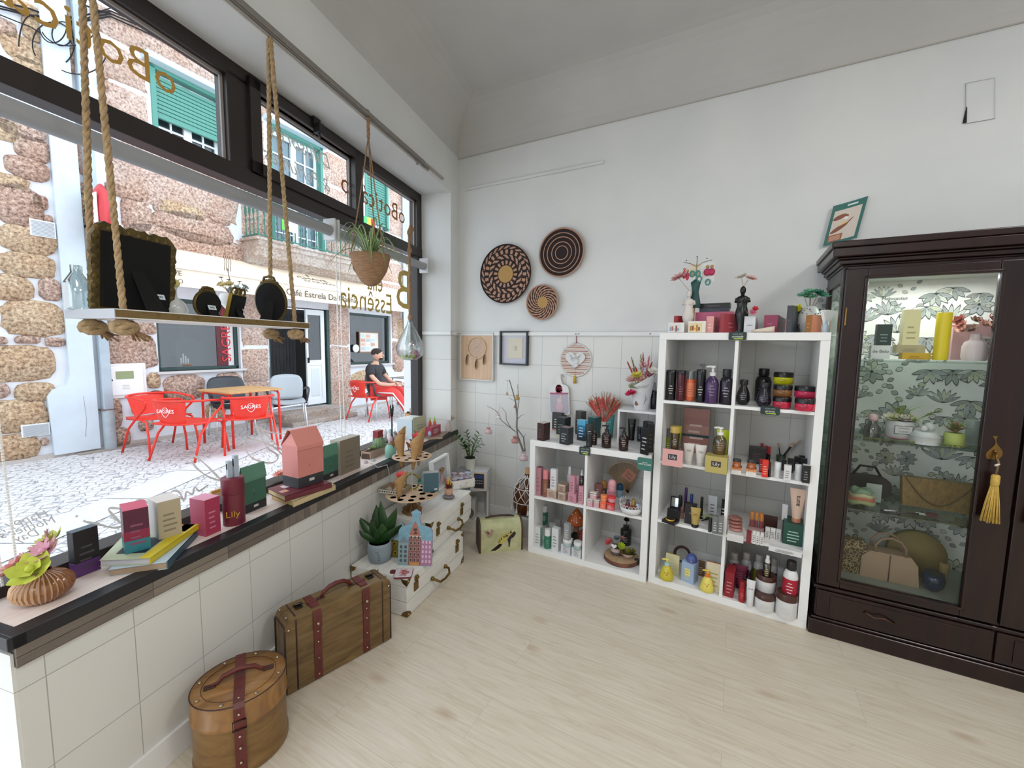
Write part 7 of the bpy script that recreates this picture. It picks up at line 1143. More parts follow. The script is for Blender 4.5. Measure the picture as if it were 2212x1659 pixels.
for i,(dx,hh,l) in enumerate(((-.004,.065,'front pale blue lipstick carton standing on the maroon gift tube'),(-.002,.085,'rear pale blue lipstick carton standing on the maroon gift tube'))): o = MB().box(-.009,.009,-.008,.008,0,hh,mat('#A8B4C0',.4)).box(-.004,.004,-.009,-.008,hh * .5,hh * .85,M_blk).build('lipstick_carton',loc=(c.x + dx + .006 * i,c.y + .020 * i - .008,SL + h + .0005),rz=LW - pi / 2 - .3); tag(o,l,'box')
def carton(label,xc,x0,x1,yt,ysh,yb,col,col2,z=SL,a=101,base='#34353A',bt_=.25,lid=True):
    A_ = radians(a); p = on(xc,yb,z); R_ = Vector((cos(A_),sin(A_),0)); L_ = Vector((-sin(A_),cos(A_),0))
    def ext(px,d): v = ray(px,yb); den = d.x * v.y - d.y * v.x; return max(.01,((q_cam.x - p.x) * v.y - (q_cam.y - p.y) * v.x) / den)
    w = ext(x1,R_); l = min(ext(x0,L_),w * .8) if xc - x0 > 3 else w * .55; hs = hz(xc,ysh,p) - z; ht = hz((xc + x0) / 2,yt,p + L_ * l * .5) - z; t = thing('gift_carton',label,'box',(p.x,p.y,z),A_); C1 = mat(col,.5); C2 = mat(col2,.5); BB = mat(base,.5); hb = hs * bt_
    m = MB().box(0,w,0,l,0,hb,BB).box(0,w,0,l,hb,hs,C1).box(w * .42,w * .62,-.0008,0,hb * .42,hb * .68,mat('#C8C8C4',.5)); lines(m,w * .34,w * .56,-.0006,hb + (hs - hb) * .45,hb + (hs - hb) * .52,mat(col2,.5),2); m.tube([(w * .45,-.001,hb + (hs - hb) * .30),(w * .45,-.001,hb + (hs - hb) * .38)],.001,mat('#3A3A3A'),4); m.build('body',t)
    e = .002; g = [[(x,-e,hs - (ht - hs) * .25),(x,-e,hs),(x,l * .42,ht),(x,l * .58,ht),(x,l + e,hs),(x,l + e,hs - (ht - hs) * .1)] for x in (-e,w + e)]
    m = MB().sheet(g,C2,sm=False); s_ = m.build('roof_flap',t); s_.modifiers.new('s','SOLIDIFY').thickness = .0015
    MB().add([(.001,.002,hs),(.001,l - .002,hs),(.012,l * .5,ht - .01),(w - .001,.002,hs),(w - .001,l - .002,hs),(w - .012,l * .5,ht - .01)],[(0,1,2),(3,5,4)],C2).build('gable',t)
    return t
carton('dark green milk-carton shaped gift box beside the maroon tube',528,521,577,1011,1038,1112,'#3E6A58','#5A8A74',base='#26282C'); carton('large pink milk-carton shaped gift box on two books',645,610,700,930,966,1056,'#D0847C','#D88A80',z=SL + .052,a=92); carton('small green milk-carton shaped gift box behind the pink one',701,696,731,965,985,1040,'#3E6E5C','#578A74',base='#26282C')
book('cream paperback at the bottom under the pink carton',[(585,1078),(634,1096),(725,1058),(680,1040)],SL,.026,'#C8B48A','#C8AE78'); book('maroon-covered paperback directly under the pink carton',[(578,1066),(616,1084),(717,1053),(672,1036)],SL + .0265,.024,'#6A2A34','#C8B88A',extra=[(.15,.4,.2,.5,'#D8C4C4'),(.5,.7,.05,.2,'#D8A088')])
p = on(598,1060,SL); m = MB(); flower(m,(0,0,.03),.038,mat('#E0A090',.8),16,(0,-.3,1),4,.3); tag(m.build('fabric_carnation',loc=(p.x - .05,p.y + .05,SL + .03)),'peach fabric carnation lying behind the stacked books','flower'); sb_('orange-brown book lying behind the rose pink box',458,455,482,1062,1082,'#C88A3E',dep=.04,name='book',cat='book')
def trough(label,s0,s1,pl_):
    t = thing('planter_trough',label,'planter',WL((s0 + s1) / 2,.16,SL),LW); w = abs(s0 - s1) / 2; M_tr = wood('trough_wood','#9A8070','#B89A86',sx=3,sy=20,sz=20); m = MB()
    for b in ((-w,w,-.035,-.028),(-w,w,.028,.035),(-w,-w + .007,-.028,.028),(w - .007,w,-.028,.028)): m.box(b[0],b[1],b[2],b[3],0,.045,M_tr)
    m.box(-w,w,-.03,.03,0,.035,mat('#5A4638',.9)); m.build('box',t,bevel=.001); pl_(t,w)
def cactus(t,x,r,h,col='#6A8A5A'): 
    m = MB().lathe([(r * .5,.03),(r * .95,.03 + h * .3),(r,.03 + h * .6),(r * .7,.03 + h * .9),(.0001,.03 + h)],mat(col,.6),48,TR(x,0,0),flute=.09,fn=12)
    for i in range(12):
        a = 2 * pi * i / 12
        for k in range(6): u = .3 + .11 * k; rr_ = r * 1.08 * sin(pi * min(.98,u * .9)); z = .03 + h * u * .95; m.leaf((x + rr_ * cos(a),rr_ * sin(a),z),(x + (rr_ + .008) * cos(a + .2),(rr_ + .008) * sin(a + .2),z + .004),.0014,mat('#D8D4BC',.6),0,2)
    m.build('cactus',t)
def succ(t,x,z,R_,c,n=22): 
    m = MB()
    for i in range(n): a = i * 2.4; e = .2 + 1.1 * i / n; L_ = R_ * (1 - .5 * i / n); m.leaf((x,0,z),(x + L_ * cos(a) * cos(e),L_ * sin(a) * cos(e),z + L_ * sin(e)),R_ * .42,mat(c,.5),-.1,4,.4)
    m.build('succulent',t)
trough('wooden trough of small succulents and a clustered cactus, behind the cartons',1.62,1.30,lambda t,w: (succ(t,-.09,.06,.032,'#6A9A44'),succ(t,-.05,.045,.022,'#7A9A5A'),cactus(t,.05,.034,.05,'#5E7A50'),cactus(t,.10,.024,.04,'#6A8458'))); trough('wooden trough with a tall ribbed cactus behind the grey box',1.04,.80,lambda t,w: (cactus(t,.02,.038,.085,'#7A9470'),succ(t,-.05,.05,.03,'#9AB46A')))
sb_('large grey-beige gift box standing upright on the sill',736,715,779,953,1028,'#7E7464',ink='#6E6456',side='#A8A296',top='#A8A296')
sb_('dark red perfume box in front of the second planter',817,806,829,932,982,'#8A1A24',ink='#A83A40')
p = on(835,990,SL); r = 12 * mpp(p); t = thing('mint_vase','mint green bottle vase of fabric tulips and a dark brush bundle','vase',(p.x,p.y + r,SL)); MB().lathe([(r * .9,0),(r,.01),(r * 1.02,.05),(r * .8,.075),(r * .42,.085),(r * .42,.10),(r * .5,.102)],mat('#86B8A8',.4),26).build('vase',t); MB().tube([(r * .5 * cos(k * pi / 6),r * .5 * sin(k * pi / 6),.088) for k in range(12)],.003,mat('#B08A6A'),6,closed=True).build('cord',t); m = MB()
for x,y,z,c in ((-.045,0,.15,'#D8CFD4'),(-.015,.01,.155,'#B8D4D0'),(.0,-.01,.135,'#E0DADC'),(.04,0,.15,'#A8B4C4'),(.02,-.02,.12,'#D8B8C4')): m.ball((x,y,z),.018,mat(c,.7),12,.8,.8,1.4).tube([(0,0,.09),(x * .8,y,z - .02)],.002,mat('#7A9A7A'),4)
m.build('fabric_tulips',t); m = MB().tube([(.0,.015,.10),(.0,.015,.30)],.0045,mat('#23302C',.6),8)
for i in range(20): a = i; m.tube([(.0 + .006 * cos(a),.015 + .006 * sin(a),.26),(.012 * cos(a),.015 + .012 * sin(a),.31 + .012 * (i % 3))],.0022,mat('#23302C',.6),4)
m.build('dark_brush',t)
for i,(x,y,hh,c,l) in enumerate(((786,985,.03,'#5A8AA0','small blue ceramic figure on the sill'),(797,984,.05,'#D8D8D8','small white ceramic figure on the sill'),(790,1000,.016,'#C8B8C0','small pale pink trinket on the sill'),(806,996,.014,'#B8C8D0','small pale blue trinket on the sill'))): p = on(x,y,SL); tag(MB().lathe([(.012,0),(.014,hh * .4),(.007,hh * .6),(.009,hh * .85),(.0001,hh)],mat(c,.4),16).build('figurine',loc=(p.x,p.y,SL)),l,'figurine')
P_ = [on(800,1000,SL + .002),on(808,1003,SL + .003),on(815,1010,SL + .004)]; q1 = ww(1.06,-.018,.60); m = MB().tube([tuple(v) for v in P_] + [tuple(ww(1.08,-.018,.66)),tuple(q1),tuple(ww(1.055,-.018,.55))],.0022,mat('#D8D8D8',.4),6); tag(m.build('white_cable'),'thin white cable trailing over the sill edge','cable')
sb_('pale blue box supporting the bamboo pot',890,858,918,907,952,'#C2CFD6',a=96,dep=.05,side='#A8C4D8',top='#D8DCD8'); bb_,bh_ = sb_('cream printed card standing before the pale blue box',893,892,920,903,952,'#B4B498',a=96,dep=.004,name='card',cat='card',ink='#7A9A80')
p = on(883,903,SL + .105); t = thing('bamboo_pot','round bamboo pot with make-up brushes on the pale blue box','pot',(p.x,p.y + .0,SL + .103)); MB().lathe([(.033,0),(.034,.045),(.029,.045),(.028,.01)],wood('bamboo','#A8703C','#C48E58',sx=30,sy=30,sz=2),12).build('pot',t); MB().lathe([(.013,.045),(.016,.06)],mat('#D8C8C4',.5),12).ball((.004,-.014,.05),.010,M_blk,10).tube([(.01,0,.03),(.016,0,.085)],.004,mat('#C89A8C',.6),6).build('brushes',t)
# far end of the sill: books, gingham box, carrots, tilted frame, pot
book('brown-edged thick book at the bottom of the far sill pile',[(925,951),(957,948),(974,936),(940,938)],SL,.02,'#8A7464','#B8A088','#2A2C30'); gb,gh = sb_('red gingham box holding the felt carrots',932,919,952,924,943,'#A03A52',z=SL + .0205,name='gingham_box')
for i,(x,y0,y1,l) in enumerate(((930,888,924,'orange felt carrot with a green tip, left behind the gingham box'),(939,886,924,'tall orange felt carrot with a bright green tip, right in the gingham box'))): p = on(x,y1,SL + .06); tag(MB().lathe([(.014,0),(.012,.05),(.008,.07)],mat('#D86A4A',.8),16).lathe([(.008,.07),(.005,.085),(.0005,.105)],mat('#9AC04A',.8),16).build('felt_carrot',loc=(p.x - .005 + .004 * i,p.y,SL + .045),rz=0),l,'decoration')
p = on(928,938,SL + .03); tag(MB().ball((0,0,.02),.018,mat('#A8B4C8',.5),14,.9,.9,1.2).tube([(0,0,.04),(-.02,0,.065)],[.004,.002],mat('#C8CCD4',.5),6).build('felt_bird',loc=(p.x + .02,p.y - .02,SL + .0208)),'pale blue egg-shaped felt bird before the gingham box','ornament')
p = on(966,932,SL + .02); tag(MB().lathe([(.026,0),(.024,.03),(.015,.07),(.012,.085)],mat('#B8ACA4',.6),22).build('stone_vase',loc=(p.x,p.y + .02,SL + .0205)),'beige tapered stone vase at the far end of the sill','vase')
c = on(962,903,.78); t = thing('tilted_picture_box','small framed picture box tilted against the vase at the far end of the sill','picture frame',(c.x - .0,c.y,.74),0); M_ = TR(0,0,0,0,.75,radians(15)); m = MB()
for b in ((-.028,.028,0,.005),(-.028,.028,.085,.09),(-.028,-.023,0,.09),(.023,.028,0,.09)): m.box(b[0],b[1],-.02,0,b[2],b[3],mat('#B8A494',.6),M_)
m.build('frame',t); MB().box(-.023,.023,-.004,0,.005,.085,mat('#C86A58',.6),M_).box(-.018,.018,-.005,-.004,.06,.08,mat('#D8C850'),M_).box(-.018,.018,-.005,-.004,.03,.058,mat('#D8B4AC'),M_).box(-.018,.0,-.005,-.004,.008,.028,mat('#E4E0DC'),M_).box(.002,.018,-.005,-.004,.008,.028,mat('#4A6A5A'),M_).build('picture',t); sb_('small white tag card beside the window frame',909,908,920,884,900,'#D8DCE0',dep=.004,z=SL + .105,name='card',cat='card')
# ================================================================ on the two white wooden cases
def zc(px,py,z=ZW): return on(px,py,z)
p = zc(886,1112); p = Vector((p.x - .01,p.y + .03,0)); M_ply = wood('plywood','#C8A88A','#D8BC9E',sx=3,sy=12,sz=12); M_pd = mat('#8A6A48',.7); t = thing('cupcake_stand','two-tier laser-cut wooden cupcake stand on a scrolled foot','cake stand',(p.x,p.y,ZW)); mm_ = mpp((p.x,p.y,.6))
z1 = hz(887,1066,p) - ZW; z2 = hz(887,986,p) - ZW; R1 = 57 * mm_ * .98; R2 = 41.5 * mm_
def tier(z,R_,nh):
    n = 48; vs = [(R_ * cos(2 * pi * i / n),R_ * sin(2 * pi * i / n)) for i in range(n)]; m = MB().prism(vs,z,z + .003,M_ply)
    for ring,k in ((.78,nh),(.42,nh // 2)):
        for i in range(k): a = 2 * pi * (i + .3) / k; m.lathe([(.0001,z + .0033),(R_ * .115,z + .0033)],mat('#4A3628',.9),14,TR(R_ * ring * cos(a),R_ * ring * sin(a),0))
    return m
tier(z1,R1,12).build('lower_tier',t); tier(z2,R2,9).build('upper_tier',t); MB().cyl(0,0,z1 + .003,z2,.0025,mat('#C8BCB0',.3),8).build('rod',t)
m = MB()
for k in range(4): m.plate([(0,.02),(.055,.02),(.058,.035),(.035,.045),(.018,.07),(.02,z1 - .002),(0,z1 - .002)],.004,M_pd,TR(0,0,0,0,0,k * pi / 2 + .5) @ MTr((0,-.002,0)))
m.tube([(.04,-.01,.04),(.06,-.015,.055),(.07,-.015,.075),(.062,-.015,.085),(.055,-.015,.078)],.006,M_pd,6).build('scroll_foot',t); m = MB()
for z_,r_ in ((0,.062),(.010,.056)): m.prism([(r_ * (1 + .08 * cos(5 * a)) * cos(a),r_ * .8 * (1 + .08 * cos(5 * a)) * sin(a)) for a in [2 * pi * i / 40 for i in range(40)]],z_,z_ + .010,M_pd)
m.build('base',t)
def cone(label,x,yt,yb,z,tilt,rose=None,name='paper_cone_bouquet',off=(0,0)):
    P_ = on(x,yb,z); P_ = Vector((p.x + off[0],p.y + off[1],z)); t = thing(name,label,'bouquet',tuple(P_)); M_ = MRo(tilt,4,'Y'); KP = mat('#B08A5C',.7,var=.12,vs=30); n = 18; H_ = .14 if off[1] < -.05 else .20; Z0_ = 0 if H_ < .2 else -.07; g = [[((.006 + .030 * k / 5) * cos(2 * pi * i / n),(.006 + .030 * k / 5) * sin(2 * pi * i / n),Z0_ + H_ * k / 5 * (1 + .22 * (k / 5) * cos(2 * pi * i / n - .3))) for i in range(n + 1)] for k in range(6)]
    m = MB().sheet(g,KP,M_); o = m.build('paper',t); o.modifiers.new('s','SOLIDIFY').thickness = .0012; f = MB(); f.M = M_
    if rose: flower(f,(0,0,Z0_ + H_ * .95),.036,mat(rose,.75),9,(0,-.3,1),4,.7)
    for i in range(6): a = i * 1.1; f.leaf((0,0,Z0_ + H_ * .8),(.05 * cos(a),.035 * sin(a),Z0_ + H_ * 1.05),.024,mat('#8A6A60',.8),.1,3) if not rose else None
    f.tube([(-.025,-.02,.06),(-.045,-.022,.075),(-.03,-.02,.045)],.003,mat('#8A6040',.6),5).leaf((-.02,-.022,.06),(-.05,-.03,.09),.03,mat('#8A5A3A',.6)).build('flower',t); return t
cone('kraft paper cone with a dark mauve flower, left on the upper tier',0,0,0,ZW + z2 + .004,-.06,None,off=(-R2 * .5,-.03)); cone('kraft paper cone at the back of the upper tier',0,0,0,ZW + z2 + .004,.05,None,off=(.01,.05)); cone('kraft paper cone with a coral rose, right on the upper tier',0,0,0,ZW + z2 + .004,.16,'#E0605C',off=(.045,-.03)); cone('kraft paper cone with a coral rose, in front on the lower tier',0,0,0,ZW + z1 + .004,.15,'#E0605C',off=(-.0,-R1 * .75))
lt = thing('wooden_tray','small square wooden tray with a black and white patterned rim on the lower tier','tray',(p.x - .105,p.y - .03,ZW + z1 + .004),.25); m = MB(); M_tr2 = wood('tray_wood','#8A7A68','#A8947E',sx=3,sy=12,sz=12)
for b in ((-.075,.075,-.06,-.054),(-.075,.075,.054,.06),(-.075,-.069,-.054,.054),(.069,.075,-.054,.054)): m.box(b[0],b[1],b[2],b[3],0,.028,M_tr2)
m.box(-.074,.074,-.059,.059,0,.004,mat('#C8C8B8',.6)).box(-.074,.074,-.0605,-.060,.003,.025,mat('#D0CCC4',.6)); [m.box(-.068 + .015 * k,-.062 + .015 * k,-.0612,-.0605,.010,.018,M_blk) for k in range(10)]; m.build('tray',lt)
p2_ = Vector((p.x + .055,p.y + .035)); tag(MB().box(0,.09,0,.045,0,.115,mat('#3E5E6A',.5)).box(-.001,0,.0,.045,.0,.115,mat('#B8C0C4',.4)).box(.0,.09,0,.045,.115,.1155,mat('#B0B4B0',.3,.3)).box(.065,.082,-.001,0,.01,.02,mat('#C8CCCC')).build('teal_notebook_box',loc=(p2_.x,p2_.y,ZW + z1 + .004),rz=.8),'teal box with a glittering silver side on the lower tier','box')
m = MB(); [m.leaf((.04 * cos(a),-.002,.05 + .045 * sin(a)),(.055 * cos(a + .3),-.008,.05 + .06 * sin(a + .3)),.016,mat('#B8B04A' if i % 2 else '#A8A040',.6),.1,3) for i,a in enumerate([k * pi / 10 for k in range(20)])]; m.tube([(.042 * cos(a),0,.05 + .046 * sin(a)) for a in [k * pi / 8 for k in range(16)]],.004,mat('#8A7A30'),6,closed=True); tag(m.build('mini_wreath',loc=(p.x - .035,p.y + .04,ZW + z1 + .0045),rz=.3),'small olive gold leaf wreath standing on the lower tier','wreath')
m = MB(); [m.leaf((.0,0,.0),(.022 * cos(a) * .8,-.01,.022 * sin(a)),.012,mat('#4E8A84',.6),.1,3) for a in [k * pi / 6 for k in range(12)]]; tag(m.build('teal_rosette',loc=(p.x + .035,p.y + .03,ZW + z1 + .075)),'teal foil rosette beside the wreath','decoration')
pe = thing('pebble_flower_pot','little terracotta pot of dried orange flowers standing on a grey pebble','plant pot',tuple(zc(963,1080)),.3); pe.location = (pe.location.x - .0,pe.location.y + .03,ZW); MB().ball((0,0,.014),.036,mat('#7A7478',.6),18,1.15,.9,.38).build('pebble',pe); MB().lathe([(.018,.027),(.026,.034),(.028,.07),(.024,.07)],mat('#C8A08A',.8),22).build('pot',pe); m = MB()
for i in range(70): a,e = rn.uniform(0,6.28),rn.uniform(-.2,1.4); L_ = rn.uniform(.02,.04); m.leaf((.01 * cos(a),.01 * sin(a),.072),(L_ * cos(a),L_ * sin(a),.078 + L_ * sin(e)),.008,mat(rn.choice(['#7A3A24','#9A4A2C','#5A2E20']),.8),.1,2)
for i in range(16): a = rn.uniform(0,6.28); m.leaf((.01 * cos(a),.01 * sin(a),.08),(.03 * cos(a),.03 * sin(a),.11 + rn.uniform(0,.03)),.009,mat(rn.choice(['#C8843A','#D8B048','#C86A4A']),.7),.0,3)
m.build('dried_flowers',pe)
dp = zc(962,1063); dw_ = thing('white_drawer_box','white wooden drawer tray filled with small organza gift bags','drawer box',(dp.x + .02,dp.y + .05,ZW),LW - pi + .15 + pi / 2 - .4); m = MB(); w_ = .17
dw_.rotation_euler = (0,0,radians(58))
for b in ((0,w_,0,.006),(0,w_,.114,.12),(0,.006,.006,.114),(w_ - .006,w_,.006,.114)): m.box(b[0],b[1],b[2],b[3],0,.06,M_ww)
m.box(0,w_,0,.12,0,.005,M_ww).build('box',dw_,bevel=.001); MB().tube([(.06,-.002,.028),(.065,-.014,.022),(.085,-.016,.018),(.105,-.014,.03),(.11,-.002,.042)],.003,mat('#D8D4CC',.3,.3),6).build('handle',dw_)
for i in range(7):
    x,y = .03 + .045 * (i % 3) + (.02 if i > 2 else 0),.03 + .03 * (i // 3); m = MB().lathe([(.0001,0),(.018,.004),(.022,.022),(.008,.036),(.018,.056),(.022,.062)],mat(['#D8C8D0','#C8CCDC','#D0B8C4','#D4D4DC'][i % 4],.5,alpha=.75),14,flute=.12,fn=7); v = MRo(radians(58),4,'Z') @ Vector((x,y,0)); tag(m.build('organza_bag',loc=(dw_.location.x + v.x,dw_.location.y + v.y,ZW + .0062 + .022 * (i > 3)),rz=i),'little tied organza gift bag in the white drawer tray','gift bag','organza bags in the white drawer tray')
fp_ = zc(948,1010,ZW); ft = thing('shadow_box_frame','white shadow-box frame holding a pink bouquet, leaning by the wall','picture frame',(.285,-.60,ZW),LW); ft.rotation_euler = (0,0,LW + .0); m = MB(); W_,Hf = .25,.215; B_ = MRo(-.12,4,'X')
for b in ((-W_ / 2,W_ / 2,0,.014),(-W_ / 2,W_ / 2,Hf - .014,Hf),(-W_ / 2,-W_ / 2 + .014,.014,Hf - .014),(W_ / 2 - .014,W_ / 2,.014,Hf - .014)): m.box(b[0],b[1],-.03,0,b[2],b[3],M_white,B_)
m.build('frame',ft,bevel=.001); MB().box(-W_ / 2 + .014,W_ / 2 - .014,-.006,-.003,.014,Hf - .014,mat('#B8BCC0',.6,var=.04,vs=20),B_).build('back_panel',ft); m = MB(); m.M = B_
for i in range(16): a = radians(40 + 100 * i / 15); m.leaf((.02,-.014,.09),(.02 + .05 * cos(a),-.02,.09 + .05 * sin(a)),.016,mat(['#C8A070','#B88A60','#A8A060','#D8B090'][i % 4],.8),.1,3)
m.sheet([[(.02 + (.008 + .03 * k / 3) * (-1 if j == 0 else 1),-.012 - .008 * (j == 1),.09 - .055 * k / 3) for j in (0,1,2)] for k in range(4)],mat('#C8A0A4',.7)).build('dried_bouquet',ft)
# stereo top plant
sp_ = bpy.data.objects['stereo']; pz_ = hz(1015,1005,(sp_.location.x,sp_.location.y)); t = thing('potted_zz_plant','dark green leafy plant in a white metal bucket on the stereo','plant',(sp_.location.x - .03,sp_.location.y + .05,.4068)); MB().lathe([(.034,0),(.047,.085),(.050,.088),(.044,.088),(.034,.01)],mat('#D8D8CC',.4),28).build('bucket',t); MB().lathe([(.042,.088),(.045,.092),(.042,.094)],M_blk,24).lathe([(.0001,.082),(.042,.082)],mat('#3A2E26',.9),20).build('inner_pot',t)
for s_ in (-1,1): MB().tube([(s_ * .05,0,.08),(s_ * .068,-.005,.088),(s_ * .072,-.01,.098),(s_ * .055,-.012,.108)],.0035,mat('#D8D4C8',.5),6).build('handle',t)
m = MB(); M_zz = mat('#2E5A2C',.3,var=.15); rn = RND(12)
for (ex,ey,ez,nl) in ((-.10,-.04,.25,9),(-.06,.04,.27,9),(.09,-.03,.24,9),(.05,.05,.26,8),(.02,-.06,.17,6),(-.03,-.05,.15,6),(.10,.02,.18,6)):
    b,e = Vector((ex * .1,ey * .1,.085)),Vector((ex,ey,.085 + ez * .72)); mid = b.lerp(e,.5) + Vector((-ex * .12,0,.02)); pts = [b,mid,e]; m.tube(pts,[.005,.0035,.0018],mat('#5A7A3C',.4),6); d = (e - b).normalized(); sd = d.cross(Vector((0,1,.2))).normalized()
    for k in range(nl):
        u = .35 + .65 * k / (nl - 1); q = b.lerp(e,u) + Vector((-ex * .12,0,.02)) * (1 - abs(2 * u - 1)); s_ = 1 if k % 2 else -1; m.leaf(q,q + sd * s_ * .038 + d * .022 + Vector((0,-.008,0)),.022,M_zz,.08,4,.25)
m.build('foliage',t)
# snake plant, boards
p = on(803,1221,ZB); r = 27.5 * mpp(p) * rs(800); t = thing('snake_plant','broad-leaved snake plant in a blue-grey pot with a face on the lower case','plant',(p.x,p.y + r * .9,ZB),radians(18)); H_ = r * 2 * .86; m = MB().lathe([(r * .62,0),(r * .9,H_ * .15),(r,H_ * .5),(r * .98,H_ * .85),(r * .92,H_),(r * .86,H_),(r * .86,H_ * .85)],mat('#8A97A0',.7),34); m.tube([(r * .1,-r * .985,H_ * .72),(r * .35,-r * .95,H_ * .72),(r * .38,-r * .94,H_ * .55),(r * .48,-r * .90,H_ * .42),(r * .3,-r * .97,H_ * .4)],.0012,mat('#5A646C'),5).tube([(r * .3,-r * .94,H_ * .28),(r * .5,-r * .86,H_ * .27)],.0012,mat('#5A646C'),5); m.lathe([(.0001,H_ * .88),(r * .86,H_ * .88)],mat('#2A221C',.9),24).build('pot',t)
m = MB(); M_sn = mat('#22401F',.35,col2='#2E5228',vs=12); 
for a,sp_x,hh,w_ in ((2.9,.13,.13,.042),(2.2,.05,.20,.045),(1.2,.0,.235,.05),(.6,.07,.17,.048),(.0,.12,.12,.05),(-.9,.05,.13,.045),(-2.0,.05,.15,.045),(3.6,.10,.08,.04),(.3,.085,.20,.042)):
    b = Vector((.012 * cos(a),.012 * sin(a),H_ * .88)); g = []
    for k in range(9): u = k / 8; c = b + Vector((cos(a) * sp_x * u ** 1.5,sin(a) * sp_x * u ** 1.5 * .7,hh * u)); w = w_ * .5 * (.45 + 1.1 * sin(pi * min(1,u * .85 + .08))) * (1 - u ** 6) ; sd = Vector((-sin(a),cos(a),0)) if abs(cos(a)) < .5 else Vector((sin(a) * .3,.9,0)).normalized().lerp(Vector((.85,-.3,0)),.55).normalized(); nn = Vector((cos(a),sin(a),0)); g.append([c - sd * w + nn * w * .3,c,c + sd * w + nn * w * .3])
    m.sheet(g,M_sn)
o = m.build('leaves',t); o.modifiers.new('s','SOLIDIFY').thickness = .0025
def board(label,cx,yb,z,w,h,fill,rz,lean,name='painted_board',handle='#7AA4B8',loc=None):
    P_ = Vector(loc) if loc else on(cx,yb,z); t = thing(name,label,'cutting board',(P_.x,P_.y,z),rz); B_ = MRo(-lean,4,'X'); out = [(-w / 2 + .008,0),(w / 2 - .008,0),(w / 2,.008),(w / 2,h * .62),(w / 2 - .012,h * .68),(w * .14,h * .74),(w * .10,h * .85),(w * .15,h * .95),(0,h),(-w * .15,h * .95),(-w * .10,h * .85),(-w * .14,h * .74),(-w / 2 + .012,h * .68),(-w / 2,h * .62),(-w / 2,.008)]
    MB().plate(out,.007,mat(handle,.5,var=.08,vs=40),B_,mat('#8A4A58',.5)).build('board',t); m = MB(); m.M = B_; fill(m,w,h); m.build('painting',t); return t
def houses(m,w,h):
    def R_(x0,x1,z0,z1,c,e=.0008): m.box(x0 * w,x1 * w,-e,.0,z0 * h,z1 * h,mat(c,.6))
    R_(-.49,-.20,.01,.40,'#8AA0A4'); m.poly([(-.49 * w,-.0006,.40 * h),(-.20 * w,-.0006,.40 * h),(-.345 * w,-.0006,.52 * h)],mat('#7A8A94')); R_(-.20,.16,.01,.52,'#8A5A58'); m.poly([(-.20 * w,-.0006,.52 * h),(.16 * w,-.0006,.52 * h),(.06 * w,-.0006,.70 * h),(-.02 * w,-.0006,.80 * h),(-.10 * w,-.0006,.70 * h)],mat('#A87060')); R_(.16,.48,.01,.45,'#A87898'); R_(-.48,.48,.60,.60,'#C8D4DC')
    for i in range(5):
        for x in (-.16,-.05,.06): R_(x,x + .07,.07 + .10 * i,.13 + .10 * i,'#E0C8B0',.0012); R_(x + .008,x + .062,.075 + .10 * i,.125 + .10 * i,'#4A3A40',.0016)
        for x in (-.45,-.32): R_(x,x + .07,.06 + .08 * i,.11 + .08 * i,'#4A5A60',.0014) if i < 4 else None
        for x in (.20,.30,.40): R_(x,x + .05,.06 + .085 * i,.11 + .085 * i,'#D8B8CC',.0014) if i < 5 else None
    R_(-.16,.12,.01,.06,'#C88A4A',.0018); m.poly([(.0,-.0018,.62 * h),(-.06 * w,-.0018,.56 * h),(.06 * w,-.0018,.56 * h)],mat('#5A3A38')); R_(-.2,.16,.515,.53,'#E4D8CC',.0016); R_(-.06,.04,.62,.66,'#4A3A40',.0014)
n0 = Vector((.656,-1.343,0)); f0 = Vector((.586,-.752,0)); cu = (f0 - n0).normalized()
hp = on(896,1222,ZB); board('cutting board painted with Dutch gabled houses, leaning on the upper case',0,0,ZB,.185,.30,houses,radians(25),.12,loc=(hp.x,hp.y,0)); 
def sunf(m,w,h):
    m.box(-.46 * w,.46 * w,-.0008,0,.02 * h,.5 * h,mat('#7A6A2A',.6)); [(m.lathe([(.0001,0),(.10 * w,0)],mat('#D8B030'),12,TR(x * w,-.0012,z * h,pi / 2)),m.lathe([(.0001,0),(.05 * w,0)],mat('#3A2818'),10,TR(x * w,-.0016,z * h,pi / 2))) for x,z in ((-.25,.15),(.15,.12),(-.05,.3),(.3,.32),(-.32,.4),(.1,.44))]
sp2 = on(858,1214,ZB); board('smaller cutting board painted with sunflowers behind the house board',0,0,ZB,.12,.20,sunf,radians(20),.10,handle='#A8C4D0',loc=(sp2.x - .01,sp2.y + .035,0)); sunb = bpy.data.objects['painted_board.001']
fb = on(872,1240,ZB); t = thing('painted_board','cutting board with a red and blue painting lying flat on the lower case corner','cutting board',(fb.x,fb.y,ZB + .0005),radians(35)); m = MB().rbox(-.045,.045,-.045,.045,0,.007,.01,mat('#7A2A38',.5)).rbox(-.043,.043,-.043,.043,.007,.0075,.01,mat('#D4CCCC',.5)); m.lathe([(.015,0),(.015,.007)],mat('#6A2A30'),16,TR(-.058,.02,0)).build('board',t); m = MB(); rn = RND(3); [m.leaf((rn.uniform(-.035,.02),rn.uniform(-.035,.03),.0078),(rn.uniform(-.02,.038),rn.uniform(-.03,.035),.0080),.007,mat(rn.choice(['#B84A50','#9AA8B8','#C87A78','#8A2A30']),.6),0,3) for k in range(22)]; m.build('painting',t)
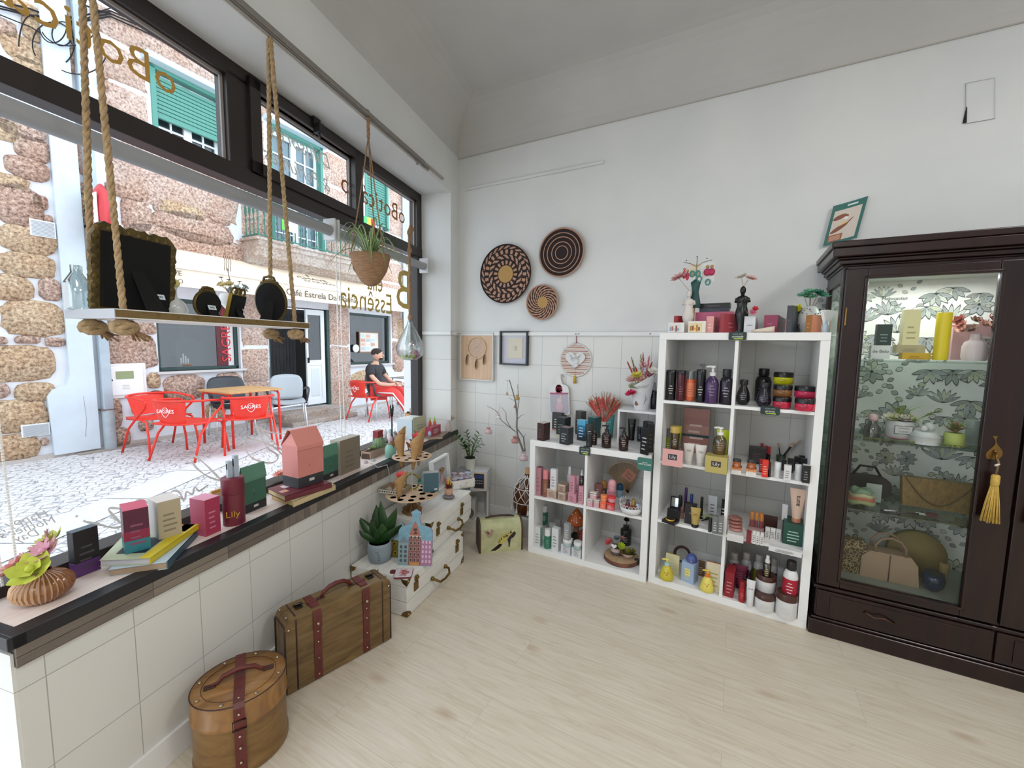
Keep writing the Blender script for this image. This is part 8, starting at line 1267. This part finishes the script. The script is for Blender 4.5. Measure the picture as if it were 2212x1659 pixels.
# ================================================================ corner: demijohn and branch tree
st_ = on(1134,1172,0); t = thing('cloth_stool','round pale cloth-wrapped stand under the demijohn','stand',(.755,-.17,0)); MB().lathe([(.085,0),(.09,.01),(.082,.13),(.088,.150),(.0001,.152)],mat('#C8C4BC',.9,bump=.6,bs=40),26,flute=.02,fn=9).build('cover',t)
t = thing('demijohn','large amber glass demijohn wrapped in white macrame netting','bottle',(.755,-.17,.153)); MB().lathe([(.07,0),(.095,.015),(.105,.06),(.105,.15),(.092,.20),(.06,.245),(.028,.27),(.022,.30)],mat('#5A2E12',.06,trans=.35,spec=.7),36).build('glass',t); MB().lathe([(.024,.30),(.022,.335),(.020,.34)],mat('#B89068',.8),18).build('cork',t); m = MB(); MC_ = mat('#DCD8D4',.8)
for i in range(10):
    for s_ in (-1,1): m.tube([((r_ + .002) * cos(2 * pi * i / 10 + s_ * u * 1.3),(r_ + .002) * sin(2 * pi * i / 10 + s_ * u * 1.3),z_) for r_,z_,u in ((.024,.29,0),(.03,.27,.12),(.062,.245,.3),(.094,.20,.5),(.106,.15,.75),(.107,.10,1))],.0024,MC_,5)
for z_,r_ in ((.10,.108),(.272,.031),(.20,.095)): m.tube([(r_ * cos(a),r_ * sin(a),z_) for a in [k * pi / 12 for k in range(24)]],.0026,MC_,5,closed=True)
for a in (3.6,4.4,5.2): m.tube([(.108 * cos(a),.108 * sin(a),.10),(.110 * cos(a),.110 * sin(a),.06)],.003,MC_,5).lathe([(.003,.04),(.008,.015),(.009,.0)],MC_,8,TR(.112 * cos(a),.112 * sin(a),.025))
m.build('macrame',t)
BX,BY = .70,-.10
def bp_(px,py): q = plane(px,py,(0,-1,0),-BY * 1.0 * 1); return plane(px,py,(0,1,0),BY)
bt_ = thing('branch_tree','bare grey branch tree hung with small gift ornaments','branch',(0,0,0)); m = MB(); M_br = mat('#7A726C',.8,bump=.5,bs=60)
def br_(pts,r0,r1): q = [tuple(bp_(*p)) for p in pts]; n = len(q); m.tube(q,[r0 + (r1 - r0) * i / (n - 1) for i in range(n)],M_br,7)
br_([(1134,990),(1127,965),(1118,942),(1116,920),(1117,900),(1114,870),(1109,850),(1104,833),(1100,820)],.009,.003); br_([(1134,975),(1131,945),(1120,930),(1117,925)],.006,.004); br_([(1113,932),(1095,918),(1083,908),(1074,890),(1068,885),(1052,877)],.004,.0015); br_([(1104,925),(1094,908),(1093,892),(1084,880)],.003,.0015); br_([(1117,900),(1118,885),(1121,868),(1119,843),(1118,830)],.004,.0015); br_([(1118,905),(1125,898),(1133,895)],.003,.001); br_([(1102,824),(1092,821)],.002,.001); br_([(1131,945),(1136,937)],.003,.001); br_([(1113,866),(1104,862),(1098,858)],.002,.001); m.build('branches',bt_)
def orn(label,px,py,sz,c1_,c2_,hang=(0,-14),name='hanging_ornament'):
    q = bp_(px,py); q.y -= .02; m = MB(); s_ = sz * mpp(q) * .82; m.lathe([(.0001,-s_),(s_ * .9,-s_ * .8),(s_,-s_ * .1),(s_ * .35,s_ * .55),(s_ * .7,s_ * .95)],mat(c1_,.6),16,flute=.1,fn=6).tube([(s_ * .4 * cos(a),s_ * .4 * sin(a),s_ * .55) for a in [k * pi / 5 for k in range(10)]],s_ * .12,mat(c2_,.5),5,closed=True).tube([(0,0,s_ * .9),(0,.01,s_ * .9 - hang[1] * mpp(q))],.0008,mat(c2_,.6),4); tag(m.build(name,loc=tuple(q)),label,'ornament')
orn('white gauze sachet with a red heart, hanging lowest at the left of the branch tree',1058,929,10,'#D8B8B8','#C8302E',(0,-32)); orn('white ornament with a red bow hanging on the left branch',1080,899,7,'#D8D4D4','#D02A28',(0,-22)); orn('dusty pink pouch hanging low at the middle of the tree',1115,949,10,'#C08A84','#6A3A34',(0,-10)); orn('gold leaf ornament with a clear bag at the right upper twig',1120,858,7,'#B8965E','#B8965E',(0,-12)); orn('wooden bead drop ornament hanging from the top twig',1098,850,4,'#C8A890','#B89070',(0,-26)); orn('tiny brown flower ornament on the middle stem',1115,878,4,'#9A7A70','#7A5A50',(0,-4)); orn('pale pink cloth pouch with a white ribbon bow beside the low shelf',1134,985,12,'#D8BCC0','#DADADA',(0,-16))
# ================================================================ wall decorations
def wp(px,py,o=0): return plane(px,py,(0,1,0),-o)
def basket(label,cx,cy,w,h,kind):
    c = wp(cx,cy,.02); R_ = (wp(cx + w / 2,cy).x - wp(cx - w / 2,cy).x) / 2; D1,D2,D3 = mat('#2A1C1C',.85,bump=.4,bs=150),mat('#B89078',.85,bump=.4,bs=150),mat('#B8935A',.85,bump=.5,bs=150); m = MB(); NR,NA = 30,96
    def col(r,a):
        if kind == 0: 
            if r < .30: return D3
            if r < .34 or .48 < r < .52 or .68 < r < .70 or .84 < r < .86: return D1
            if r < .48: return D2 if int(a / (2 * pi) * 32) % 2 else D1
            if r < .68: return D2 if int((a / (2 * pi) + r * 1.5) * 32) % 2 else D1
            if r < .84: return D2 if int(a / (2 * pi) * 48) % 2 else D1
            return D1 if r > .97 else (D2 if int((a / (2 * pi) + r * 1.5) * 48) % 2 else D1)
        if kind == 1: return D2 if any(abs(r - q) < .022 for q in (.28,.46,.64,.82)) or r > .97 else D1
        if r < .34: return D3
        return D2 if int((a / (2 * pi) + r * .38) * 16 * 2) % 2 else D1
    for i in range(NR):
        r0,r1 = i / NR,(i + 1) / NR; 
        for j in range(NA):
            a0_,a1_ = 2 * pi * j / NA,2 * pi * (j + 1) / NA; f = lambda r,a: (R_ * r * cos(a),-.018 - .012 * r * r + .0012 * ((int(r * NR + .5)) % 2),R_ * r * sin(a)); m.add([f(r0,a0_),f(r0,a1_),f(r1,a1_),f(r1,a0_)],[(0,1,2,3)],col((r0 + r1) / 2,(a0_ + a1_) / 2))
    m.tube([(R_ * cos(a),-.030,R_ * sin(a)) for a in [2 * pi * k / 60 for k in range(60)]],.005,D2 if kind else D1,6,closed=True).lathe([(R_ * .5,0),(R_ * .99,.026),(R_ * .5,.014),(.0001,.014)],D1,40,TR(0,0,0,pi / 2)); tag(m.build('woven_wall_basket',loc=(c.x,-.002,c.z)),label,'wall basket')
basket('largest round woven basket plate with brown checks and a straw centre',1092,592,106,130,0); basket('dark round woven basket plate with thin pale rings, highest on the wall',1213,546,94,110,1); basket('smallest round woven basket plate with a swirl pattern',1172,653,66,74,2)
def wframe(label,x0,y0,x1,y1,col,depth,fr,inner,nm):
    a,b = wp(x0,y0,depth),wp(x1,y1,depth); W_,H_ = b.x - a.x,a.z - b.z; t = thing(nm,label,'picture frame',(a.x,0,b.z)); m = MB()
    for q in ((0,W_,0,fr),(0,W_,H_ - fr,H_),(0,fr,fr,H_ - fr),(W_ - fr,W_,fr,H_ - fr)): m.box(q[0],q[1],-depth,-.002,q[2],q[3],mat(col,.4))
    m.build('frame',t,bevel=.001); inner(t,W_,H_,fr)
def dream(t,W_,H_,fr):
    MB().box(fr,W_ - fr,-.012,-.004,fr,H_ - fr,wood('pale_pine','#C8A484','#D8B898',sx=40,sy=10,sz=2)).build('backing',t); cx,cz,R_ = W_ * .5,H_ * .68,W_ * .27; m = MB().tube([(cx + R_ * cos(a),-.02,cz + R_ * sin(a)) for a in [k * pi / 16 for k in range(32)]],.004,mat('#D8BE9A',.6),8,closed=True)
    for k in range(5): m.tube([(cx + R_ * (.2 + .15 * k) * cos(a) * (1 + .06 * cos(8 * a)),-.018,cz + R_ * (.2 + .15 * k) * sin(a) * (1 + .06 * cos(8 * a))) for a in [j * pi / 24 for j in range(48)]],.0011,mat('#E4DCDC',.7),4,closed=True)
    for k in range(12): a = k * pi / 6; m.tube([(cx,-.018,cz),(cx + R_ * cos(a),-.018,cz + R_ * sin(a))],.0006,mat('#E4DCDC'),3)
    m.build('dreamcatcher',t)
    for x,z,l in ((.22,.30,.24),(.5,.22,.22),(.74,.32,.22)):
        m = MB().leaf((W_ * x,-.018,H_ * (z + l)),(W_ * x - .01,-.022,H_ * z),.034,mat('#5A4238',.8),.04,6).leaf((W_ * x + .002,-.020,H_ * (z + l * .8)),(W_ * x - .004,-.024,H_ * (z + .02)),.022,mat('#C8B4A8',.8),.04,5).tube([(W_ * x,-.018,H_ * (z + l)),(cx + (W_ * x - cx) * .8,-.018,cz - R_ * .8)],.0009,M_jute,4); m.build('feather',t)
wframe('white box frame with a dreamcatcher and feathers on pale wood',993,718,1064,824,'#D8DADA',.03,.007,dream,'dreamcatcher_frame')
def turtle(t,W_,H_,fr):
    MB().box(fr,W_ - fr,-.010,-.004,fr,H_ - fr,mat('#C8C8D4',.7)).box(W_ * .26,W_ * .80,-.013,-.010,H_ * .20,H_ * .80,mat('#D6D0BE',.8,bump=.4,bs=80)).build('mount',t); m = MB(); cx,cz = W_ * .54,H_ * .5; m.ball((cx,-.016,cz - .004),.009,mat('#D8D8D0',.6),12,.9,.5,1.3).ball((cx,-.016,cz + .012),.005,mat('#C8C8BC',.6),8)
    for a in (.6,2.5,3.8,5.6): m.leaf((cx + .006 * cos(a),-.016,cz + .006 * sin(a)),(cx + .018 * cos(a),-.016,cz + .016 * sin(a)),.007,mat('#B8B8AC',.6))
    m.build('turtle_relief',t)
wframe('black box frame with a small white turtle on cream paper',1079,715,1138,790,'#24282C',.035,.012,turtle,'turtle_frame')
c = wp(1243,778,.012); R_ = (wp(1278,778).x - wp(1209,778).x) / 2; t = thing('cherub_plaque','round striped plaque with a white cherub relief and a yellow tassel','wall plaque',(c.x,0,c.z)); m = MB().lathe([(R_,0),(R_,.008),(R_ * .95,.010),(R_ * .93,.006),(.0001,.006)],mat('#DADAD6',.6),44,TR(0,-.002,0,pi / 2))
for i in range(17):
    z = R_ * (-.85 + .106 * i); hw_ = sqrt(max(R_ * R_ * .85 - z * z,0)); m.box(-hw_,hw_,-.0095,-.008,z - R_ * .022,z + R_ * .022,mat(['#C8A088','#A8584E','#D8C4B0','#B87A64'][i % 4],.8))
m.build('disc',t); m = MB(); M_ch_ = mat('#DEDEDE',.6)
m.plate([(R_ * .62 * sin(a) ** 3,R_ * .05 + R_ * .55 * (13 * cos(a) - 5 * cos(2 * a) - 2 * cos(3 * a) - cos(4 * a)) / 16) for a in [k * 2 * pi / 30 for k in range(30)]],-.012,M_ch_,TR(0,-.010,0)).ball((-.006,-.026,R_ * .22),.017,M_ch_,14).ball((.006,-.024,-R_ * .08),.024,M_ch_,14,1,.6,1.1).tube([(-.02,-.026,R_ * .02),(-.004,-.034,-R_ * .02),(.012,-.034,R_ * .1)],.006,M_ch_,8).tube([(.0,-.026,-R_ * .2),(.022,-.03,-R_ * .32),(.0,-.028,-R_ * .42)],.008,M_ch_,8)
for s_ in (-1,1): [m.leaf((s_ * .015,-.022,R_ * .05),(s_ * (.05 - .006 * k),-.026,R_ * (.4 - .18 * k)),.016,M_ch_,.05,4) for k in range(3)]
m.build('cherub_relief',t); MB().tube([(0,-.004,R_ * 1.0),(0,-.008,R_ * 1.5)],.003,mat('#A8708A',.6),6).leaf((0,-.01,R_ * 1.03),(-.03,-.014,R_ * 1.0),.012,mat('#A8708A',.6)).leaf((0,-.01,R_ * 1.03),(.03,-.014,R_ * 1.04),.012,mat('#A8708A',.6)).leaf((0,-.01,R_ * 1.03),(-.02,-.012,R_ * .85),.008,mat('#A8708A',.6)).build('ribbon_bow',t); MB().lathe([(.004,-R_ * .92),(.008,-R_ * 1.0),(.012,-R_ * 1.38),(.0001,-R_ * 1.38)],mat('#C8A038',.7),14,TR(0,-.016,0)).tube([(0,-.016,-R_ * .6),(0,-.016,-R_ * .93)],.0015,mat('#C8A038'),5).build('tassel',t); tag(MB().cyl(0,0,0,.01,.004,mat('#8A8E90',.3,.8),10).build('wall_hook',loc=(c.x,-.022,c.z + R_ * 1.5)),'small metal hook on the trunking holding the cherub plaque','hook')
c = wp(1209,896,.03); t = thing('easter_board','white cutting board with a bunny picture hanging below the cherub plaque','cutting board',(c.x,0,c.z)); m = MB(); s_ = mpp((c.x,0,c.z)); w,h = 46 * s_,88 * s_
m.plate([(-w / 2 + .008,0),(w / 2 - .008,0),(w / 2,.01),(w / 2 * .96,h * .62),(w * .40,h * .70),(w * .16,h * .76),(w * .10,h * .88),(w * .12,h * .96),(0,h),(-w * .12,h * .96),(-w * .10,h * .88),(-w * .16,h * .76),(-w * .40,h * .70),(-w / 2 * .96,h * .62),(-w / 2,.01)],.008,mat('#DEDCDA',.5),TR(0,-.03,0,0,-.06)); m.build('board',t)
m = MB(); m.M = TR(0,-.0305,0,0,-.06); m.plate([(x,z + h * .27) for x,z in superell(w * .92,h * .5,7,24)],.0004,mat('#B4AEB8',.6)); m.box(-w * .46,w * .46,-.001,0,h * .50,h * .54,mat('#A85A78',.6)).ball((0,0,h * .20),w * .22,mat('#D0B4BC',.7),14,1,.03,1).ball((.0,-.0,h * .35),w * .13,mat('#D8C0C0',.7),12,1,.05,1).ball((.01,-.0,h * .42),w * .05,mat('#D8C0C0',.7),10,1,.05,2.4,TR(0,0,0)).lathe([(.0001,0),(w * .17,0)],mat('#B83A4E',.6),20,TR(0,-.0006,h * .62,pi / 2) @ Matrix.Diagonal((1,1.35,1,1)))
for i in range(14): m.lathe([(.0001,0),(w * .03,0)],mat('#E4D8D8',.6),6,TR(w * .12 * cos(i * 2.4) * (i / 14) ** .5,-.0012,h * .62 + w * .17 * sin(i * 2.4) * (i / 14) ** .5,pi / 2))
m.build('bunny_picture',t); MB().tube([(0,-.026,h * .94),(.012,-.016,h * .99),(.02,-.012,h * .92)],.0015,mat('#8A6A4A'),5).build('cord',t)
# ---------------------------------------------------------------- cafe tables, chairs and people in the street
M_rc = mat('#E0301E',.35); M_rc2 = mat('#D8281C',.35)
def redchair(loc,rz,label,group=None,proto=[]):
    if proto:
        t = proto[0].copy(); COL.objects.link(t); t.location = loc; t.rotation_euler = (0,0,rz)
        for ch in proto[0].children: c = ch.copy(); COL.objects.link(c); c.parent = t
        t['label'] = label; return t
    t = thing('cafe_armchair',label,'chair',loc,rz,'red metal cafe armchairs'); w = .25
    # local: front towards -y, back towards +y
    MB().sheet([[(x * w * (1 - .1 * (y > .1)),y,.43 + .012 * (abs(x)) ** 2 - .008 * cos(y * 6)) for x in (-1,-.6,-.2,.2,.6,1)] for y in (-.24,-.21,-.05,.1,.22)],M_rc).build('seat',t).modifiers.new('s','SOLIDIFY').thickness = .012
    g = []
    for z,e in ((.44,.0),(.50,.02),(.60,.035),(.685,.045)): g.append([((.17 + .05 * (z - .44) / .25) * sin(a),.17 + e + .05 * cos(a) - .02,z) for a in [radians(-72 + 18 * k) for k in range(9)]])
    b = MB().sheet(g,M_rc); b.text('SAGRES',.062,mat('#F2E4E0',.5),TR(0,.262,.585,pi / 2,0,pi),ext=.001).tube([(.042 * cos(a) * (1 if a < pi else 1 - .6 * (sin(a)) ** 2),.262,.575 + .055 * sin(a)) for a in [k * pi / 9 for k in range(18)]],.0028,mat('#F2E4E0',.5),5,closed=True); bo = b.build('backrest',t)
    MB().tube([(-.27,-.22,.665)] + [(.28 * sin(a),.04 + .20 * cos(a) * 1.1,.690 + .012 * cos(a)) for a in [radians(-110 + 20 * k) for k in range(12)]] + [(.27,-.22,.665)],.014,M_rc).build('arm_rail',t)
    for s in (-1,1):
        MB().tube([(s * .27,-.22,.665),(s * .275,-.25,.64),(s * .265,-.22,.58),(s * .26,-.05,.45),(s * .27,.10,.30),(s * .285,.22,.0)],.013,M_rc).build('leg',t)
        MB().tube([(s * .25,.15,.42),(s * .255,-.12,.425),(s * .262,-.22,.40),(s * .275,-.27,.2),(s * .285,-.29,.0)],.013,M_rc).build('leg',t)
    proto.append(t); return t
G1_ = None
c1 = redchair((-4.36,-.40,0),radians(100),'red metal cafe armchair nearest the wall, turned front-on at the left'); c2 = redchair((-3.66,-.40,0),radians(203) ,'red metal cafe armchair in the middle, turned with its back to the window'); c3 = redchair((-3.40,.18,0),radians(246),'red metal cafe armchair pushed against the wooden table with its printed back to us'); c4 = redchair((-3.86,2.52,0),radians(180) ,'red metal cafe armchair beside the seated man in red trousers')
def plchair(loc,rz,h,label):
    t = thing('plastic_armchair',label,'chair',loc,rz); M_ = mat(h,.45); m2 = mat('#D6D8DA',.3,.6)
    MB().sheet([[(x * .23,y,.44 + .03 * abs(x) ** 2 + .01 * cos(5 * y)) for x in (-1,-.6,-.2,.2,.6,1)] for y in (-.23,-.2,0,.2)],M_).build('seat',t).modifiers.new('s','SOLIDIFY').thickness = .03
    MB().sheet([[(x * (.22 + .03 * k / 4) * (1 if k < 4 else .8),.20 + .03 * k - .035 * abs(x) ** 2,.46 + .095 * k + (.02 * (1 - x * x) if k == 4 else 0)) for x in (-1,-.6,-.2,.2,.6,1)] for k in range(5)],M_).build('backrest',t,sub=1).modifiers.new('s','SOLIDIFY').thickness = .02
    for s in (-1,1):
        MB().tube([(s * .25,.18,.62),(s * .28,.05,.66),(s * .285,-.15,.655),(s * .28,-.21,.62),(s * .25,-.22,.46)],[.014,.02,.02,.018,.014],mat('#2E3034',.45)).build('armrest',t)
        MB().tube([(s * .22,-.2,.43),(s * .25,-.24,0)],.012,m2).build('leg',t); MB().tube([(s * .22,.18,.43),(s * .25,.24,0)],.012,m2).build('leg',t)
plchair((-4.45,.52,0),radians(75),'#34373B','dark charcoal plastic armchair behind the wooden cafe table'); plchair((-4.18,1.22,0),radians(60) ,'#A9AEB2','light grey plastic armchair right of the wooden cafe table'); plchair((-3.72,2.80,0),radians(160) - pi / 2,'#4A4E52','dark armchair the seated man sits in')
t = thing('cafe_table','square wooden-topped cafe table on red tubular legs','table',(-3.92,.38,0),radians(2)); M_top = wood('table_top','#B88A54','#D2A870',sx=3,sy=30,sz=3,rough=.4)
MB().box(-.36,.36,-.36,.36,.712,.735,M_top).build('tabletop',t,bevel=.004)
for sx in (-1,1):
    for sy in (-1,1): MB().tube([(sx * .2,sy * .32,.70),(sx * .29,sy * .32,.695),(sx * .325,sy * .32,.66),(sx * .33,sy * .32,.0)],.016,M_rc).build('leg',t)
MB().box(-.3,.3,-.31,-.29,.69,.71,M_rc).box(-.3,.3,.29,.31,.69,.71,M_rc).build('table_frame',t)
t = thing('metal_table','grey metal cafe table with glasses in front of the seated man','table',(-3.62,3.50,0),.1); MB().box(-.32,.32,-.32,.32,.71,.725,mat('#9AA0A4',.3,.5)).build('tabletop',t,bevel=.004)
for sx in (-1,1):
    for sy in (-1,1): MB().tube([(sx * .28,sy * .28,.71),(sx * .29,sy * .29,0)],.013,mat('#D0D4D6',.3,.6)).build('leg',t)
for dx,dy,l in ((-.05,-.15,'tall drinking glass nearer the man on the metal cafe table'),(-.02,.02,'drinking glass beside the other on the metal cafe table')):
    tag(MB().lathe([(.03,0),(.036,.11),(.034,.11),(.028,.006)],glass('#FFFFFF',.5,.9),16).lathe([(.028,.03),(.032,.075)],mat('#C89A7A',.3),16).build('drinking_glass',loc=(-3.62 + dx,3.50 + dy,.726)),l,'glass')
# people: one skinned surface for the body, clothes as separate layers on it
def skin(name,parent,chains,mt,sub=2,root=0):
    """chains: list of lists of (x,y,z,r); equal first points are shared"""
    vs,es,rs = [],[],[]; idx = {}
    def vid(p):
        k = tuple(round(c,4) for c in p[:3])
        if k not in idx: idx[k] = len(vs); vs.append(k); rs.append(p[3] if not isinstance(p[3],tuple) else p[3])
        return idx[k]
    for ch in chains:
        for a,b in zip(ch[:-1],ch[1:]): es.append((vid(a),vid(b)))
    me = bpy.data.meshes.new(name); me.from_pydata(vs,es,[]); me.materials.append(mt); o = bpy.data.objects.new(name,me); COL.objects.link(o); o.parent = parent
    o.modifiers.new('skin','SKIN').use_smooth_shade = True
    sv = me.skin_vertices[0].data if me.skin_vertices else None
    if sv is None: me.skin_vertices.new() if hasattr(me.skin_vertices,'new') else None
    if not me.skin_vertices:
        bm = __import__('bmesh').new(); bm.from_mesh(me); bm.verts.layers.skin.verify(); bm.to_mesh(me); bm.free()
    for i,r in enumerate(rs):
        d = me.skin_vertices[0].data[i]; d.radius = r if isinstance(r,tuple) else (r,r); d.use_root = (i == root)
    m = o.modifiers.new('sub','SUBSURF'); m.levels = m.render_levels = sub; return o
def head(parent,c,yaw,skn,hair,s=1.0,beard=None):
    Mh = MTr(c) @ MRo(yaw,4,'Z') @ Matrix.Scale(s,4)    # local: face looks towards -y
    m = MB(); m.ball((0,0,.0),.082,skn,20,1,1.18,1.35,Mh).ball((0,-.045,-.055),.052,skn,16,1,1,1.1,Mh); m.tube([(0,-.088,.012),(0,-.108,-.012),(0,-.118,-.028),(0,-.098,-.036)],[.009,.011,.014,.010],skn,8,M=Mh)
    for s_ in (-1,1): m.ball((s_ * .082,.01,-.005),.022,skn,10,.35,.8,1.3,Mh); m.ball((s_ * .030,-.083,.012),.011,mat('#E8E2DC',.3),8,1.2,.7,.7,Mh).ball((s_ * .030,-.090,.012),.0055,mat('#2A1C16',.3),8,1,1,1,Mh); m.box(s_ * .030 - .016,s_ * .030 + .016,-.098,-.088,.026,.031,mat('#2A1C16',.8),Mh)
    m.box(-.018,.018,-.098,-.085,-.062,-.057,mat('#9A5A50',.5),Mh)
    return m,Mh
pm_ = thing('person','bearded person in a black t-shirt and red track trousers sitting at the cafe table','person',(-3.72,2.72,0),radians(108)); SKN = mat('#C79A82',.55); 
# local: facing -y is the direction the body faces
TSH = mat('#24262A',.85); TRO = mat('#D4302A',.7)
skin('body',pm_,[[(0,.08,.50,.13),(0,.11,.62,.125),(0,.13,.78,.13),(0,.10,.93,.11),(0,.085,1.02,.05),(0,.07,1.08,.05)],[(0,.10,.93,.11),(-.17,.09,.94,.06),(-.24,.04,.80,.046),(-.24,-.12,.66,.038),(-.12,-.28,.64,.030),(-.05,-.33,.65,.028)],[(0,.10,.93,.11),(.17,.09,.94,.06),(.24,.05,.80,.046),(.22,-.12,.66,.038),(.10,-.28,.65,.030),(.02,-.34,.66,.028)],
     [(0,.08,.50,.13),(-.10,-.02,.50,.09),(-.13,-.38,.52,.07),(-.12,-.52,.28,.052),(-.12,-.62,.09,.04)],[(0,.08,.50,.13),(.10,-.02,.50,.09),(.12,-.36,.53,.07),(.06,-.60,.32,.052),(-.02,-.80,.12,.04)]],SKN)
skin('t_shirt',pm_,[[(0,.09,.52,.145),(0,.11,.64,.142),(0,.13,.80,.15),(0,.10,.94,.122),(0,.09,.99,.062)],[(0,.10,.94,.122),(-.17,.09,.945,.078),(-.25,.03,.80,.066)],[(0,.10,.94,.122),(.17,.09,.945,.078),(.25,.04,.80,.066)]],TSH)
skin('track_trousers',pm_,[[(0,.08,.49,.15),(-.10,-.02,.50,.105),(-.13,-.38,.52,.086),(-.12,-.52,.28,.068),(-.12,-.60,.12,.055)],[(0,.08,.49,.15),(.10,-.02,.50,.105),(.12,-.36,.53,.086),(.06,-.60,.32,.068),(-.01,-.77,.15,.055)]],TRO)
MB().tube([(-.19,-.05,.50),(-.215,-.36,.50),(-.19,-.54,.27),(-.175,-.61,.12)],[.012] * 4,mat('#E8E8EA',.6),6,M=Matrix.Diagonal((1,1,1,1))).build('white_side_stripe',pm_)
for x,y,z,a in ((-.12,-.66,.0,.1),(-.03,-.86,.03,-.3)):
    MB().ball((x,y - .05,z + .045),.05,mat('#E6E6E2',.6),14,.9,2.4,.85).box(x - .042,x + .042,y - .17,y + .07,z,z + .022,mat('#4A5A50',.7)).build('trainer',pm_)
hm_,Mh = head(pm_,(0,.04,1.18),radians(12),SKN,None,.98); hm_.build('face',pm_)
MB().lathe([(.0001,.115),(.05,.108),(.086,.07),(.094,.03),(.090,-.005)],mat('#2A1E18',.9,bump=.6,bs=200),22,Mh @ MTr((0,.018,.005)) @ Matrix.Diagonal((.95,1.12,1,1))).build('hair',pm_)
MB().ball((0,-.052,-.072),.050,mat('#33241E',.9,bump=.5,bs=250),14,1.05,.98,.8,Mh).build('beard',pm_)
hnd = []
for sx,hx,hy,hz_ in ((-1,-.05,-.33,.65),(1,.02,-.34,.66)):
    ch = [[(hx,hy,hz_,.027),(hx - sx * .03 * -1 * 0,hy - .045,hz_ - .005,.028)]]
    for f in range(4): ox = (-.024 + .016 * f); ch.append([(hx,hy - .045,hz_ - .005,.028),(hx + ox,hy - .085,hz_ - .008,.0095),(hx + ox * 1.15,hy - .108,hz_ - .020,.0085),(hx + ox * 1.1,hy - .118 + .003 * abs(f - 1.5),hz_ - .038,.0075)])
    ch.append([(hx,hy,hz_,.027),(hx - sx * .035,hy - .03,hz_ - .008,.011),(hx - sx * .045,hy - .06,hz_ - .015,.0095)])
    skin('hand',pm_,ch,SKN,2)
p2 = thing('person','partly hidden person in grey at the right of the metal cafe table','person',(-3.95,4.26,0),radians(-70)); GRY = mat('#6E767E',.8)
skin('body',p2,[[(0,.08,.50,.13),(0,.11,.64,.13),(0,.12,.80,.13),(0,.10,.95,.11),(0,.09,1.04,.05),(0,.07,1.10,.05)],[(0,.10,.95,.11),(-.17,.08,.95,.06),(-.24,-.02,.80,.05),(-.14,-.24,.76,.035)],[(0,.10,.95,.11),(.17,.08,.95,.06),(.24,-.02,.80,.05),(.14,-.24,.76,.035)],[(0,.08,.50,.13),(-.1,-.02,.5,.095),(-.13,-.40,.52,.075),(-.14,-.46,.10,.05),(-.14,-.58,.05,.045)],[(0,.08,.50,.13),(.1,-.02,.5,.095),(.12,-.40,.54,.075),(.10,-.50,.12,.05),(.10,-.62,.05,.045)]],GRY)
hm2,Mh2 = head(p2,(0,.04,1.20),0,SKN,None,.98); hm2.build('face',p2); MB().lathe([(.0001,.115),(.05,.108),(.086,.07),(.098,.03),(.100,-.06)],mat('#4A3626',.9,bump=.6,bs=200),22,Mh2 @ MTr((0,.03,.005)) @ Matrix.Diagonal((.95,1.12,1,1))).build('hair',p2)
